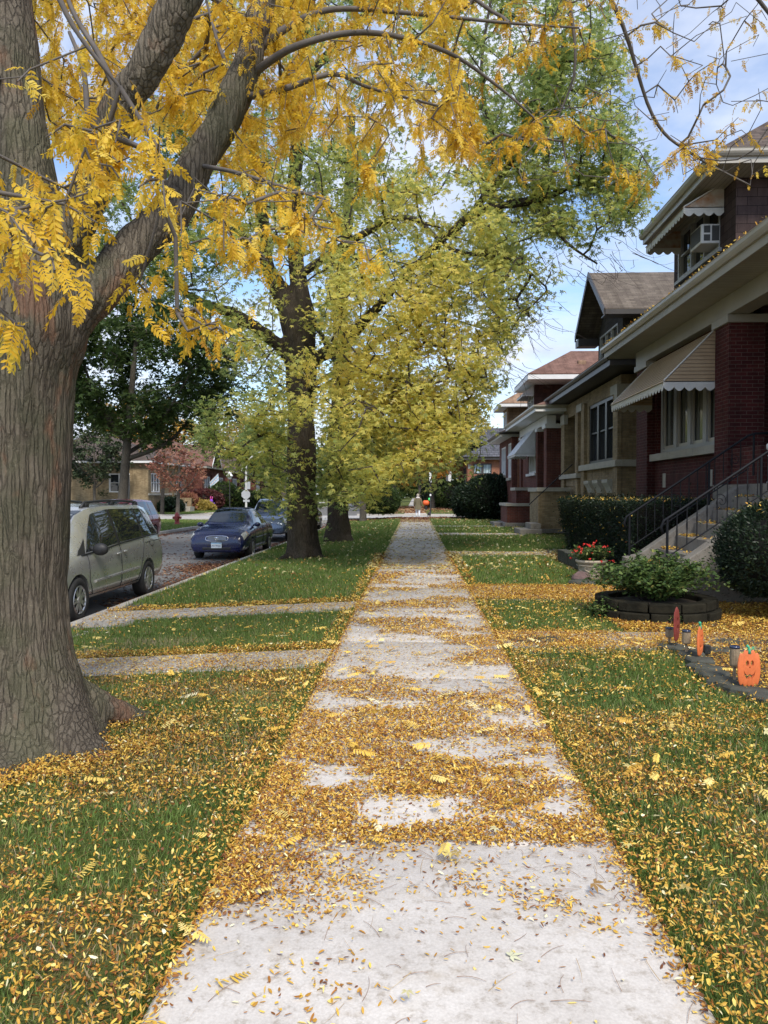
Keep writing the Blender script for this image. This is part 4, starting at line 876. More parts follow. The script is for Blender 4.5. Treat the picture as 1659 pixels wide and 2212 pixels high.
# ---------------------------------------------------------------- silver minivan
def minivan(loc, rz, label, paint, L_=5.0, group=None):
    T = thing('minivan', label, 'minivan', loc, rz, group); h = L_/2
    st = [(-h,.42,.80,1.02,.74,1.04,.62),(-h+.06,.34,.90,1.05,.84,1.12,.68),(-h+.16,.32,.955,1.08,.89,1.46,.66),(-h+.34,.30,.97,1.09,.92,1.69,.66),(-h+.8,.28,.98,1.09,.93,1.745,.69),(-.3,.27,.98,1.05,.94,1.755,.70),(.45,.27,.98,1.00,.94,1.73,.68),
          (.85,.27,.98,.985,.93,1.62,.64),(1.25,.27,.975,.975,.92,1.36,.66),(1.55,.28,.97,.965,.90,1.13,.70),(1.9,.29,.955,.94,.88,1.05,.72),(2.2,.30,.93,.88,.84,.98,.70),(h-.12,.31,.89,.80,.78,.87,.64),(h-.03,.33,.83,.70,.70,.75,.56),(h,.38,.76,.6,.64,.64,.5)]
    C_ = Car(st); wb = 1.52
    B = C_.body(M[paint], T, [(-wb+.02,.97),(wb,.97)], .335)
    for sd in (1,-1):
        C_.patch('quarter_window', M['carglass'], T, [(-2.22,5.28),(-1.42,5.2),(-1.42,6.85),(-1.98,6.85)], sd)
        C_.patch('side_window', M['carglass'], T, [(-1.33,5.2),(-.22,5.2),(-.22,6.9),(-1.33,6.85)], sd)
        C_.patch('side_window', M['carglass'], T, [(-.12,5.2),(1.12,5.2),(.52,6.75),(-.12,6.9)], sd)
        C_.patch('quarter_window', M['carblack'], T, [(1.16,5.15),(1.42,5.15),(1.3,5.5),(.98,5.9)], sd)
        for xa in (-1.375,-.17): C_.patch('window_pillar', M['carblack'], T, [(xa-.05,5.15),(xa+.05,5.15),(xa+.05,6.9),(xa-.05,6.9)], sd, 2, 6, .004)
        strip(C_, 'window_trim', M['carblack'], T, [(-2.2,5.2),(-.17,5.12),(1.3,5.08)], sd, .03)
        strip(C_, 'door_gap', M['seam'], T, [(-.17,5.05),(-.17,3),(-.17,1.9)], sd); strip(C_, 'door_gap', M['seam'], T, [(1.12,5.0),(1.14,3),(.98,1.9)], sd); strip(C_, 'door_gap', M['seam'], T, [(-1.36,5.05),(-1.28,4.2),(-1.1,2.6),(-1.0,2.0),(-.6,1.9),(.98,1.9)], sd)
        strip(C_, 'side_moulding', M[paint], T, [(-1.0,2.85),(.95,2.85)], sd, .05, .012)
        strip(C_, 'slide_rail', M['seam'], T, [(-2.2,4.75),(-1.4,4.7)], sd, .012)
        for xa in (-.32,-.02):
            b = MB(); p = C_.S(xa,4.35,sd,.03); b.ball(p,.09,.022,.02,10,6); b.build('door_handle', M[paint], T, smooth=True)
        b = MB(); p = C_.S(.92,5.35,sd,.0); b.ball(p+Vector((0,sd*.17,-.02)),.07,.13,.1,14,10); b.tube([p,p+Vector((0,sd*.1,-.04))],.03,6); b.build('wing_mirror', M['carblack'], T, smooth=True)
        b = MB(); 
        pr = [C_.S(x,8.05,sd,.0)+Vector((0,0,.075)) for x in (-2.0,-1.2,-.4,.35)]
        b.tube([C_.S(-2.12,8.05,sd,.0),*pr,C_.S(.5,8.05,sd,.0)], [.02,.024,.022,.022,.022,.03], 8)
        for xx in (-1.95,-.75,.3): b.box(*(lambda q:(q.x-.07,q.x+.07,q.y-.025,q.y+.025,q.z-.02,q.z+.07))(C_.S(xx,8.05,sd)))
        b.build('roof_rail', M['carblack'], T, smooth=True)
        C_.patch('tail_light', M['lampred'], T, [(-h+.05,5.0),(-h+.2,5.0),(-h+.17,5.9),(-h+.06,5.9)], sd, 6, 6, .01)
        C_.patch('fuel_flap', M[paint], T, [(-1.86,4.2),(-1.64,4.2),(-1.64,4.85),(-1.86,4.85)], sd, 4, 4, .006)
        b = MB(); P_ = [C_.S(-1.75+.125*math.cos(a), 4.53+.36*math.sin(a), sd, .006) for a in np.linspace(0,2*PI,21)]; b.tube(P_, .004, 5); b.build('flap_gap', M['seam'], T)
        C_.patch('headlight', M['lampglass'], T, [(2.12,4.3),(2.36,4.3),(2.3,5.2),(2.0,5.2)], sd, 6, 6, .008)
        for wx in (-wb+.02,wb): wheel(T, wx, sd*.875, .335, sd, .22, 7, 'rim', True)
        strip(C_, 'sill_line', M['seam'], T, [(-1.1,1.9),(1.1,1.9)], sd)
        P_ = [C_.S(-wb+.02+.42*math.cos(a), 1.9, sd) for a in (0,)]
    C_.across('windscreen', M['carglass'], T, 1.5, .72, 7, 9)
    b = MB(); vs = [(-h+.005+.0,y,z) for y,z in ((-.66,1.1),(.66,1.1))]
    b.slab([(-h+.07,-.62,1.12),(-h+.07,.62,1.12),(-h+.26,.56,1.6),(-h+.26,-.56,1.6)], (-1,0,.2), .02); b.build('rear_window', M['carglass'], T)
    return T
M['p_silver'] = paintmat('champagne_silver_paint', (.50,.50,.49), .3, .6); M['p_blue'] = paintmat('dark_blue_paint', (.004,.008,.05), .28, .0, .5); M['p_maroon'] = paintmat('maroon_paint', (.20,.022,.03), .28, .4)
M['p_steel'] = paintmat('steel_blue_paint', (.10,.13,.19), .28, .5); M['p_dk'] = paintmat('charcoal_paint', (.04,.045,.05), .3, .4)
ROAD = -.35
VX = -5.05
minivan((-6.05,12.95,ROAD+.002), -PI/2, 'champagne silver minivan with roof rails, half hidden behind the big yellow leaved tree', 'p_silver', 5.08, 'cars parked along the street')
# ---------------------------------------------------------------- blue compact saloon
def text_mesh(s, size, mat, parent, name, loc, rot, ext=.001):
    cu = D.curves.new(name, 'FONT'); cu.body = s; cu.size = size; cu.extrude = ext; cu.align_x = 'CENTER'; cu.align_y = 'CENTER'
    t = D.objects.new(name, cu); COL.objects.link(t); dg = bpy.context.evaluated_depsgraph_get(); me = D.meshes.new_from_object(t.evaluated_get(dg)); D.objects.remove(t)
    me.materials.clear(); me.materials.append(mat); o = D.objects.new(name, me); link(o, parent); o.location = loc; o.rotation_euler = rot; return o
M['plate'] = simple('licence_plate_face', (.62,.68,.72), .4, .05, 20); M['plateblue'] = simple('plate_sky_band', (.25,.45,.62), .4); M['ink'] = simple('dark_blue_lettering', (.03,.03,.12), .5)
def saloon(loc, rz, label, paint, group=None, plate=None, suv=False):
    T = thing('parked_car', label, 'car', loc, rz, group)
    if not suv:
        st = [(-2.26,.42,.66,.80,.60,.84,.5),(-2.2,.34,.80,.88,.70,.97,.55),(-2.05,.30,.84,.93,.76,1.04,.6),(-1.65,.28,.85,.95,.79,1.07,.6),(-1.35,.26,.855,.95,.80,1.20,.58),(-.95,.25,.86,.94,.81,1.40,.55),(-.4,.25,.86,.93,.81,1.475,.55),(.15,.25,.86,.92,.81,1.465,.55),
              (.5,.25,.86,.915,.81,1.38,.56),(.85,.25,.86,.91,.80,1.18,.6),(1.15,.26,.855,.90,.79,1.01,.64),(1.5,.26,.855,.88,.79,.965,.66),(1.85,.25,.845,.83,.77,.90,.64),(2.05,.24,.82,.77,.74,.83,.62),(2.16,.23,.79,.71,.71,.76,.58),(2.23,.24,.75,.62,.67,.66,.54),(2.265,.28,.70,.54,.62,.57,.5)]
        wb, R0, yo = 1.3, .30, .775
    else:
        st = [(-2.3,.45,.72,.95,.66,1.0,.56),(-2.22,.38,.86,1.02,.80,1.2,.62),(-2.05,.34,.90,1.06,.84,1.55,.6),(-1.8,.32,.92,1.07,.86,1.68,.62),(-.8,.32,.93,1.06,.87,1.73,.62),(.1,.32,.93,1.04,.87,1.72,.61),(.5,.32,.93,1.03,.87,1.62,.62),(.85,.32,.93,1.03,.86,1.36,.66),(1.15,.33,.925,1.02,.85,1.12,.7),(1.5,.33,.92,.98,.83,1.05,.68),(1.9,.33,.91,.95,.84,1.03,.7),(2.15,.33,.88,.88,.80,.95,.66),(2.26,.34,.83,.76,.75,.83,.6),(2.32,.38,.78,.64,.68,.69,.54)]
        wb, R0, yo = 1.33, .35, .83
    C_ = Car(st); C_.body(M[paint], T, [(-wb,yo+.08),(wb,yo+.08)], R0)
    for sd in (1,-1):
        if suv:
            C_.patch('side_window', M['carglass'], T, [(-1.95,5.25),(-1.15,5.2),(-1.15,6.85),(-1.75,6.85)], sd); C_.patch('side_window', M['carglass'], T, [(-1.08,5.2),(-.15,5.2),(-.15,6.85),(-1.08,6.85)], sd); C_.patch('side_window', M['carglass'], T, [(-.07,5.2),(.98,5.2),(.5,6.75),(-.07,6.85)], sd)
        else:
            C_.patch('side_window', M['carglass'], T, [(-1.2,5.25),(-.38,5.2),(-.38,6.85),(-.88,6.8)], sd); C_.patch('side_window', M['carglass'], T, [(-.3,5.2),(.85,5.2),(.3,6.75),(-.3,6.85)], sd)
        strip(C_, 'door_gap', M['seam'], T, [(-.34,5.1),(-.34,3),(-.34,1.9)], sd); strip(C_, 'door_gap', M['seam'], T, [(.92,5.05),(.9,3),(.82,1.9)], sd); strip(C_, 'door_gap', M['seam'], T, [(-1.15,5.1),(-1.1,4.0),(-.85,2.4),(-.8,1.9),(.82,1.9)], sd)
        strip(C_, 'side_moulding', M[paint], T, [(-.8,3.2),(.85,3.2)], sd, .035, .01)
        if not suv: strip(C_, 'side_skirt', M[paint], T, [(-.9,1.7),(.9,1.7)], sd, .08, .012)
        for xa in (-.5,.1):
            b = MB(); b.ball(C_.S(xa-.1,4.5,sd,.018),.08,.018,.018,10,6); b.build('door_handle', M[paint], T, smooth=True)
        b = MB(); p = C_.S(.78,5.4,sd,.0); b.ball(p+Vector((0,sd*.13,.02)),.06,.10,.07,14,10); b.tube([p,p+Vector((0,sd*.08,.0))],.025,6); b.build('wing_mirror', M[paint], T, smooth=True)
        xs_ = st[-1][0]
        C_.patch('headlight', M['lampglass'], T, [(xs_-.46,4.1),(xs_-.09,3.9),(xs_-.12,5.5),(xs_-.38,5.1)], sd, 8, 8, .008)
        C_.patch('turn_signal', M['amber'], T, [(xs_-.50,4.15),(xs_-.43,4.15),(xs_-.37,4.95),(xs_-.43,5.0)], sd, 4, 4, .009)
        C_.patch('fog_light', M['lampglass'], T, [(xs_-.14,2.3),(xs_-.06,2.0),(xs_-.06,2.7),(xs_-.14,2.9)], sd, 4, 4, .008)
        C_.patch('tail_light', M['lampred'], T, [(-xs_+.04,4.6),(-xs_+.2,4.6),(-xs_+.2,5.6),(-xs_+.06,5.6)], sd, 4, 4, .008)
        for wx in (-wb,wb): wheel(T, wx, sd*yo, R0, sd, .2, 5)
    C_.across('windscreen', M['carglass'], T, 1.08 if not suv else 1.1, .28 if not suv else .38, 7, 9)
    C_.across('rear_window', M['carglass'], T, -1.62 if not suv else -2.12, -1.02 if not suv else -1.95, 7, 9)
    if not suv:
        b = MB(); z = C_.S(-.15,9,1).z; b.box(-.55,.02,-.42,.42,z-.03,z+.012); b.build('sunroof', M['carblack'], T, bevel=.012)
    x = st[-1][0]
    # grille with chrome surround and an oval emblem, bumper intake, plate
    zg = .635 if not suv else .76
    def frontx(z, y=0):
        best = x-.6
        for xx in np.linspace(x, x-.7, 60):
            r_ = C_.par(xx)
            if r_[4] >= z and r_[1] > abs(y): return xx
        return best
    def ell(cy_, cz_, ry, rz_, n, flat=1.):
        return [(0, cy_+ry*math.copysign(abs(math.cos(a))**flat, math.cos(a)), cz_+rz_*math.copysign(abs(math.sin(a))**flat, math.sin(a))) for a in np.linspace(0,2*PI,n,endpoint=False)]
    gx = frontx(zg-.01)+.02; g = MB(); pts = [(gx-.012-(q[2]-zg)*.35-abs(q[1])*.10,q[1],q[2]) for q in ell(0,zg,.33,.075,28,.6)]
    g.slab(pts,(1,0,0),.02); gr = g.build('grille', M['carblack'], T)
    g = MB(); P_ = [Vector(p)+Vector((.02,0,0)) for p in pts]; g.tube(P_+[P_[0]], .011, 6)
    for dz in (-.03,0,.03): g.tube([(gx+.012-dz*.35-.027,-.27,zg+dz),(gx+.012-dz*.35,0,zg+dz),(gx+.012-dz*.35-.027,.27,zg+dz)], .004, 5)
    g.build('grille_trim', M['chrome'], gr)
    if plate:
        g = MB()
        for (ry,rz_) in ((.062,.042),(.034,.014)): P_ = [Vector((gx+.026,q[1],q[2]+(0 if ry > .05 else .016))) for q in ell(0,zg,ry,rz_,24)]; g.tube(P_+[P_[0]], .006, 6)
        P_ = [Vector((gx+.027,q[1],q[2]-.004)) for q in ell(0,zg,.016,.038,20)]; g.tube(P_+[P_[0]], .005, 6); g.build('emblem', M['chrome'], gr)
    b = MB(); b.box(x-.12,x+.012,-.42,.42,.30 if not suv else .40,.39 if not suv else .52); b.build('air_intake', M['carblack'], T, bevel=.02)
    b = MB(); b.tube([(x-.2,-.78,.43),(x-.03,-.55,.43),(x+.01,0,.43),(x-.03,.55,.43),(x-.2,.78,.43)], .012, 6); b.build('bumper_line', M['seam'], T)
    pl = MB().box(x+.012,x+.022,-.155,.155,.36,.52).build('licence_plate', M['plate'], T, bevel=.004)
    MB().box(x+.0222,x+.0235,-.15,.15,.485,.515).build('plate_band', M['plateblue'], pl)
    if plate: text_mesh(plate, .066, M['ink'], pl, 'plate_number', (x+.0235,0,.427), (PI/2,0,PI/2))
    return T
saloon((-5.76,24.4,ROAD+.002), -PI/2, 'dark blue compact car facing the viewer with a chrome ringed grille and sunroof', 'p_blue', 'cars parked along the street', 'AX 90221')
saloon((-5.98,32.6,ROAD+.002), -PI/2, 'steel blue tall car parked behind the dark blue one, partly hidden by low leaves', 'p_steel', 'cars parked along the street', None, True)
saloon((-5.95,40.3,ROAD+.002), -PI/2, 'charcoal car last in the line along the near kerb, glimpsed between the green tree trunks', 'p_dk', 'cars parked along the street')
saloon((-11.05,28.3,ROAD+.002), -PI/2, 'maroon sport utility car parked on the other side of the street, behind the minivan roof', 'p_maroon', 'cars parked along the street', None, True)
# ================================================================== trees
M['bark_locust'] = barkmat('locust_bark', (.045,.037,.03), (.20,.172,.135), (.095,.10,.06), (.26,.13,.08), 1.1, 1.)
M['bark_maple'] = barkmat('maple_bark', (.022,.018,.014), (.10,.083,.066), (.05,.045,.03), None, 1.2, 1.)
M['bark_grey'] = barkmat('grey_bark', (.05,.045,.038), (.15,.135,.115), None, None, 1.5, .6)
M['twig_dark'] = simple('dark_twig_bark', (.045,.035,.028), .95, .3, 5)
M['twig_grey'] = simple('grey_twig_bark', (.11,.095,.085), .95, .3, 5)
M['leaf_gold'] = leafmat('golden_locust_leaves', [(0,(.44,.23,.025)),(.3,(.68,.41,.03)),(.65,(.82,.57,.05)),(1,(.88,.70,.16))], .5, .5)
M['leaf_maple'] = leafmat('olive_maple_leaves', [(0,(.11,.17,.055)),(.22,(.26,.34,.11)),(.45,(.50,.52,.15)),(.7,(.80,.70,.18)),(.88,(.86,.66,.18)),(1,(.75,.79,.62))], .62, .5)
M['leaf_green'] = leafmat('green_tree_leaves', [(0,(.03,.055,.018)),(.5,(.07,.115,.032)),(.85,(.14,.18,.05)),(1,(.34,.28,.08))], .42, .5)
M['leaf_orange'] = leafmat('orange_maple_leaves', [(0,(.40,.17,.03)),(.4,(.60,.29,.05)),(.8,(.72,.43,.09)),(1,(.30,.29,.08))], .4, .5)
M['leaf_yellow'] = leafmat('pale_yellow_leaves', [(0,(.30,.24,.06)),(.5,(.52,.40,.10)),(1,(.64,.52,.2))], .4, .5)
M['leaf_red'] = leafmat('dusky_red_leaves', [(0,(.16,.05,.04)),(.4,(.28,.11,.075)),(.75,(.36,.20,.11)),(1,(.20,.19,.07))], .35, .5)
M['needles'] = leafmat('pine_needles', [(0,(.02,.035,.016)),(.6,(.05,.07,.03)),(1,(.16,.12,.05))], .15, .6)
# templates: +x is the pointing direction
LEAFLET4 = ([(0,0,0),(.42,.20,.02),(1,0,0),(.42,-.20,.02)], [(0,1,2,3)])
LEAFLET6 = ([(0,0,0),(.25,.155,.03),(.68,.165,.03),(1,0,0),(.68,-.165,.03),(.25,-.155,.03)], [(0,1,2,3),(0,3,4,5)])
def frond(n, six=False, curve=.25, seed=0):
    """a pinnate leaf of unit length: paired leaflets along a drooping midrib"""
    rg = np.random.default_rng(seed); V, Fc = [], []
    T, TF = LEAFLET6 if six else LEAFLET4
    def mid(t): return np.array([t, 0, -curve*t*t])
    for i in range(n):
        t = .12+.86*i/(n-1); L_ = .27*(1-.35*abs(2*(t-.5))**2)*rg.uniform(.7,1.15)*(rg.random() > .06)
        for s in (1,-1):
            a = s*math.radians(62-22*t+rg.uniform(-10,10)); dn = rg.uniform(.15,.7)
            d = np.array([math.cos(a), math.sin(a), -dn]); d /= np.linalg.norm(d); up = np.array([0,0,1.]); w = np.cross(up, d); w /= np.linalg.norm(w); u = np.cross(d, w)
            b = len(V)
            for (x,y,z) in T: V.append(mid(t)+(d*x+w*y*1.08+u*z)*L_)
            Fc += [tuple(b+k for k in f) for f in TF]
    b = len(V)
    for i in range(5):
        t = i/4; m_ = mid(t); V.append(m_+np.array([0,.008,0])); V.append(m_-np.array([0,.008,0]))
    Fc += [(b+2*i,b+2*i+2,b+2*i+3,b+2*i+1) for i in range(4)]
    return np.array(V), Fc
FR6 = [frond(n_,True,c_,s) for s,(n_,c_) in enumerate(((9,.35),(7,.1),(11,.55)))]; FR4 = [frond(n_,False,c_,s+5) for s,(n_,c_) in enumerate(((9,.3),(7,.05),(10,.6)))]
def star(k=5, seed=0):
    """lobed leaf: three or five pointed blades from one stalk"""
    V, Fc = [], []; A = {5:(-95,-48,0,48,95),3:(-52,0,52)}[k]; Ls = {5:(.5,.78,1,.78,.5),3:(.72,1,.72)}[k]
    for a, l in zip(A, Ls):
        a = math.radians(a); c, s = math.cos(a), math.sin(a); b = len(V)
        for (x,y,z) in ((0,0,0),(.42,.13 if k == 5 else .20,.03),(1,0,-.08*l),(.42,-.13 if k == 5 else -.20,.03)): x *= l; V.append((x*c-y*s,x*s+y*c,z))
        Fc.append((b,b+1,b+2,b+3))
    return np.array(V), Fc
ST5, ST3 = star(5), star(3)
def subdiv(poly, step=.3):
    P, R = [], []
    for (a, ra), (b, rb) in zip(poly[:-1], poly[1:]):
        a, b = np.array(a), np.array(b); n = max(1, int(np.linalg.norm(b-a)/step))
        for i in range(n): P.append(a+(b-a)*i/n); R.append(ra+(rb-ra)*i/n)
    P.append(np.array(poly[-1][0])); R.append(poly[-1][1]); return P, R
def smooth_poly(poly, n=6):
    out = []
    pts = [tuple(p)+(r,) for p, r in poly]
    for i in range((len(pts)-1)*n+1):
        q = catmull(pts, i/n if i < (len(pts)-1)*n else len(pts)-1); out.append((np.array(q[:3]), max(q[3], .004)))
    return out
def grow(limbs, targets, rg, bias=.35, wob=.10, tip=.006, droop=.0, minr=.05, kexp=.45, jit=.018, step=.28):
    """join every target point to the nearest wood so far; returns twig segments and a direction for each target"""
    P = []; par = []; fixed = []
    for poly in limbs:
        p, r = subdiv(poly, .25); base = len(P)
        for i, (a, b) in enumerate(zip(p, r)):
            P.append(a); par.append(-1 if i == 0 else base+i-1); fixed.append(b)
    base_n = len(P); P = list(P); dist0 = [0.]*len(P)
    arr = np.array(P)
    T = np.array(targets); d0 = np.min(np.linalg.norm(T[:,None]-arr[None],axis=2), axis=1) if len(T) < 5000 else None
    order = np.argsort(d0); buf = np.zeros((len(P)+len(T)*14, 3)); buf[:len(P)] = arr; cost = np.zeros(len(buf)); n = len(P); par = par+[0]*(len(buf)-n)
    usable = np.ones(len(buf), bool)
    ends = []; dirs = []; idx = []
    fx = np.array(fixed); usable[:base_n] = fx < 1e9
    for ti in order:
        t = T[ti]; dv = np.linalg.norm(buf[:n]-t, axis=1)+bias*cost[:n]
        j = int(np.argmin(dv)); a = buf[j].copy(); L_ = np.linalg.norm(t-a); k = int(np.clip(L_/step, 1, 13))
        if par[j] >= 0: pd = buf[j]-buf[par[j]]; pd /= (np.linalg.norm(pd)+1e-9)
        else: pd = np.array([0,0,1.])
        c1 = a+pd*L_*.28+np.array([0,0,.12*L_]); off = rg.normal(0, wob*L_, 3)
        last = j; lastp = a
        for i in range(1, k+1):
            s = i/k; q = (1-s)**2*a+2*s*(1-s)*(c1+off)+s*s*t if k > 1 else t
            q = q+(rg.normal(0,jit,3) if i < k else 0)
            if n >= len(buf): break
            buf[n] = q; par[n] = last; cost[n] = cost[last]+np.linalg.norm(q-lastp); last = n; lastp = q; n += 1
        e = buf[last]-buf[par[last]]; e /= (np.linalg.norm(e)+1e-9); ends.append(last); dirs.append(e); idx.append(ti)
    tips = np.zeros(n); 
    for e in ends: tips[e] += 1
    for i in range(n-1, base_n-1, -1): tips[par[i]] += tips[i] if par[i] >= 0 else 0
    rad = tip*np.maximum(tips,1)**kexp
    seg = [(i, par[i]) for i in range(base_n, n)]
    A = buf[[p for _, p in seg]]; B = buf[[i for i, _ in seg]]; rb = rad[[i for i, _ in seg]]
    ra = np.array([rb[q] if p < base_n else rad[p] for q, (_, p) in enumerate(seg)]); ra = np.minimum(np.maximum(ra, rb), rb*1.6)
    return A, B, ra, rb, T[idx], np.array(dirs)
def tubes(A, B, ra, rb, n=5):
    d = B-A; ln = np.linalg.norm(d, axis=1, keepdims=True); d = d/(ln+1e-9); ref = np.where(np.abs(d[:,2:3]) < .9, np.array([[0,0,1.]]), np.array([[1.,0,0]]))
    u = np.cross(d, ref); u /= np.linalg.norm(u, axis=1, keepdims=True); w = np.cross(d, u); a = np.arange(n)*2*PI/n
    c = np.cos(a)[None,:,None]*u[:,None]+np.sin(a)[None,:,None]*w[:,None]; A2 = A-d*ra[:,None]*.3; B2 = B+d*rb[:,None]*.3
    V = np.concatenate([A2[:,None]+c*ra[:,None,None], B2[:,None]+c*rb[:,None,None]], axis=1); m_ = len(A)
    q = np.array([[k,(k+1)%n,n+(k+1)%n,n+k] for k in range(n)]).ravel()
    Lp = (q[None]+(np.arange(m_)*2*n)[:,None]).ravel(); return V.reshape(-1,3), Lp, np.full(m_*n,4)
def trunk_mesh(name, limbs, mat, parent, voxel=.03, smooth_it=6, disp=.012, fr=(9,9,1.6), roots=(), seed=3):
    b = MB()
    for poly in list(limbs)+list(roots):
        sp = smooth_poly(poly, 5); b.tube([p for p, _ in sp], [r for _, r in sp], 14)
    o = b.build(name, None, parent); m1 = o.modifiers.new('r','REMESH'); m1.mode = 'VOXEL'; m1.voxel_size = voxel; m2 = o.modifiers.new('s','SMOOTH'); m2.iterations = smooth_it; m2.factor = .5
    dg = bpy.context.evaluated_depsgraph_get(); me = D.meshes.new_from_object(o.evaluated_get(dg)); o.modifiers.clear(); o.data = me
    n = len(me.vertices); co_ = np.empty(n*3, np.float32); me.vertices.foreach_get('co', co_); co_ = co_.reshape(-1,3).astype(float); nn = np.empty(n*3, np.float32); me.vertices.foreach_get('normal', nn); nn = nn.reshape(-1,3)
    f1 = fbm(co_[:,0]*fr[0], co_[:,1]*fr[1], co_[:,2]*fr[2], seed, 3); rid = 1-2*np.abs(f1-.5)*2; big = fbm(co_[:,0]*2.2, co_[:,1]*2.2, co_[:,2]*1.1, seed+9, 2)-.5
    co_ += nn*((-disp*np.clip(rid,0,1)**2)[:,None]+(disp*3.5*big)[:,None]); me.vertices.foreach_set('co', co_.astype(np.float32).ravel()); setm(me, mat, True); me.update(); return o
def dir_yp(d): return np.arctan2(d[:,1], d[:,0]), np.arcsin(np.clip(d[:,2],-1,1))
def poly_in(px, py, poly):
    ins = np.zeros(len(px), bool); n = len(poly)
    for i in range(n):
        (x1,y1),(x2,y2) = poly[i], poly[(i+1)%n]; c = ((y1 > py) != (y2 > py)); xi = (x2-x1)*(py-y1)/((y2-y1) if y2 != y1 else 1e-9)+x1; ins ^= c & (px < xi)
    return ins
def volume_from(poly, y0, y1, n, rg, hole=None, yfun=None, nsc=120., thr=.0, seed=1):
    """points filling a crown volume whose outline, as measured from the photograph, is `poly`; depths y0..y1 in metres"""
    xs_ = [p[0] for p in poly]; ys_ = [p[1] for p in poly]; out = []
    while len(out) < n:
        px = rg.uniform(min(xs_),max(xs_),n*2); py = rg.uniform(min(ys_),max(ys_),n*2); ok = poly_in(px,py,poly)
        Y = rg.uniform(y0,y1,n*2)
        if thr: ok &= vnoise(px/nsc, py/nsc, Y/2.5, seed) > thr
        for a, c, yy in zip(px[ok], py[ok], Y[ok]):
            out.append(tuple(at(a,c,yfun(a,c,yy) if yfun else yy)))
    return np.array(out[:n])

# ------------------------------------------------------------------ the big honey locust on the left
rg = np.random.default_rng(5)
TY = 5.04
def a2(px, py, Y, r): return (np.array(at(px,py,Y)), r)
LOC = thing('honey_locust_tree', 'big forked tree with furrowed bark and bright yellow feathery leaves, nearest on the left', 'tree', (-2.66,5.04,-.09))
lim = [
 [(np.array((-2.66,5.04,-.35)),.74),(np.array((-2.66,5.04,-.08)),.60),(np.array((-2.66,5.04,.08)),.50),(np.array((-2.66,5.04,.28)),.43),a2(22,1350,TY,.395),a2(26,1150,TY,.375),a2(28,950,TY,.37),a2(34,800,TY,.385),a2(50,700,TY,.42),a2(60,600,TY,.36),a2(30,400,TY,.27),a2(14,200,TY+.05,.235),a2(2,0,TY+.15,.215),a2(-12,-250,TY+.3,.18),a2(-40,-700,TY+.5,.1)],
 [a2(70,700,TY,.28),a2(112,570,TY-.03,.20),a2(169,476,TY-.1,.135),a2(214,357,TY-.16,.125),a2(262,222,TY-.22,.125),a2(313,150,TY-.28,.128),a2(393,0,TY-.35,.125),a2(470,-160,TY-.4,.11),a2(640,-480,TY-.3,.07)],
 [a2(60,780,TY,.24),a2(150,672,TY+.05,.20),a2(230,608,TY+.15,.165),a2(294,535,TY+.25,.15),a2(375,452,TY+.4,.145),a2(425,357,TY+.5,.135),a2(474,275,TY+.6,.13),a2(512,198,TY+.7,.12),a2(542,119,TY+.8,.115),a2(567,0,TY+.9,.115),a2(600,-160,TY+1.1,.10),a2(700,-420,TY+1.5,.06)],
]
roots = [[a2(110,1450,TY,.16),(np.array((-2.22,4.86,-.02)),.19),(np.array((-1.98,4.80,-.12)),.13),(np.array((-1.72,4.78,-.18)),.08)],
         [a2(70,1480,TY-.2,.13),(np.array((-2.5,4.68,.0)),.11),(np.array((-2.45,4.50,-.09)),.08),(np.array((-2.36,4.32,-.18)),.05)],
         [a2(-40,1480,TY-.2,.15),(np.array((-2.9,4.62,.0)),.12),(np.array((-3.0,4.35,-.12)),.07)],
         [(np.array((-3.0,5.0,.2)),.15),(np.array((-3.3,5.0,-.05)),.1),(np.array((-3.6,5.1,-.2)),.05)],
         [(np.array((-2.4,5.3,.2)),.13),(np.array((-2.1,5.55,-.05)),.09),(np.array((-1.9,5.8,-.16)),.05)]]
for o_ in [trunk_mesh('trunk', lim, M['bark_locust'], LOC, .021, 14, .017, (10,10,1.3), roots)]: o_.location = -LOC.location
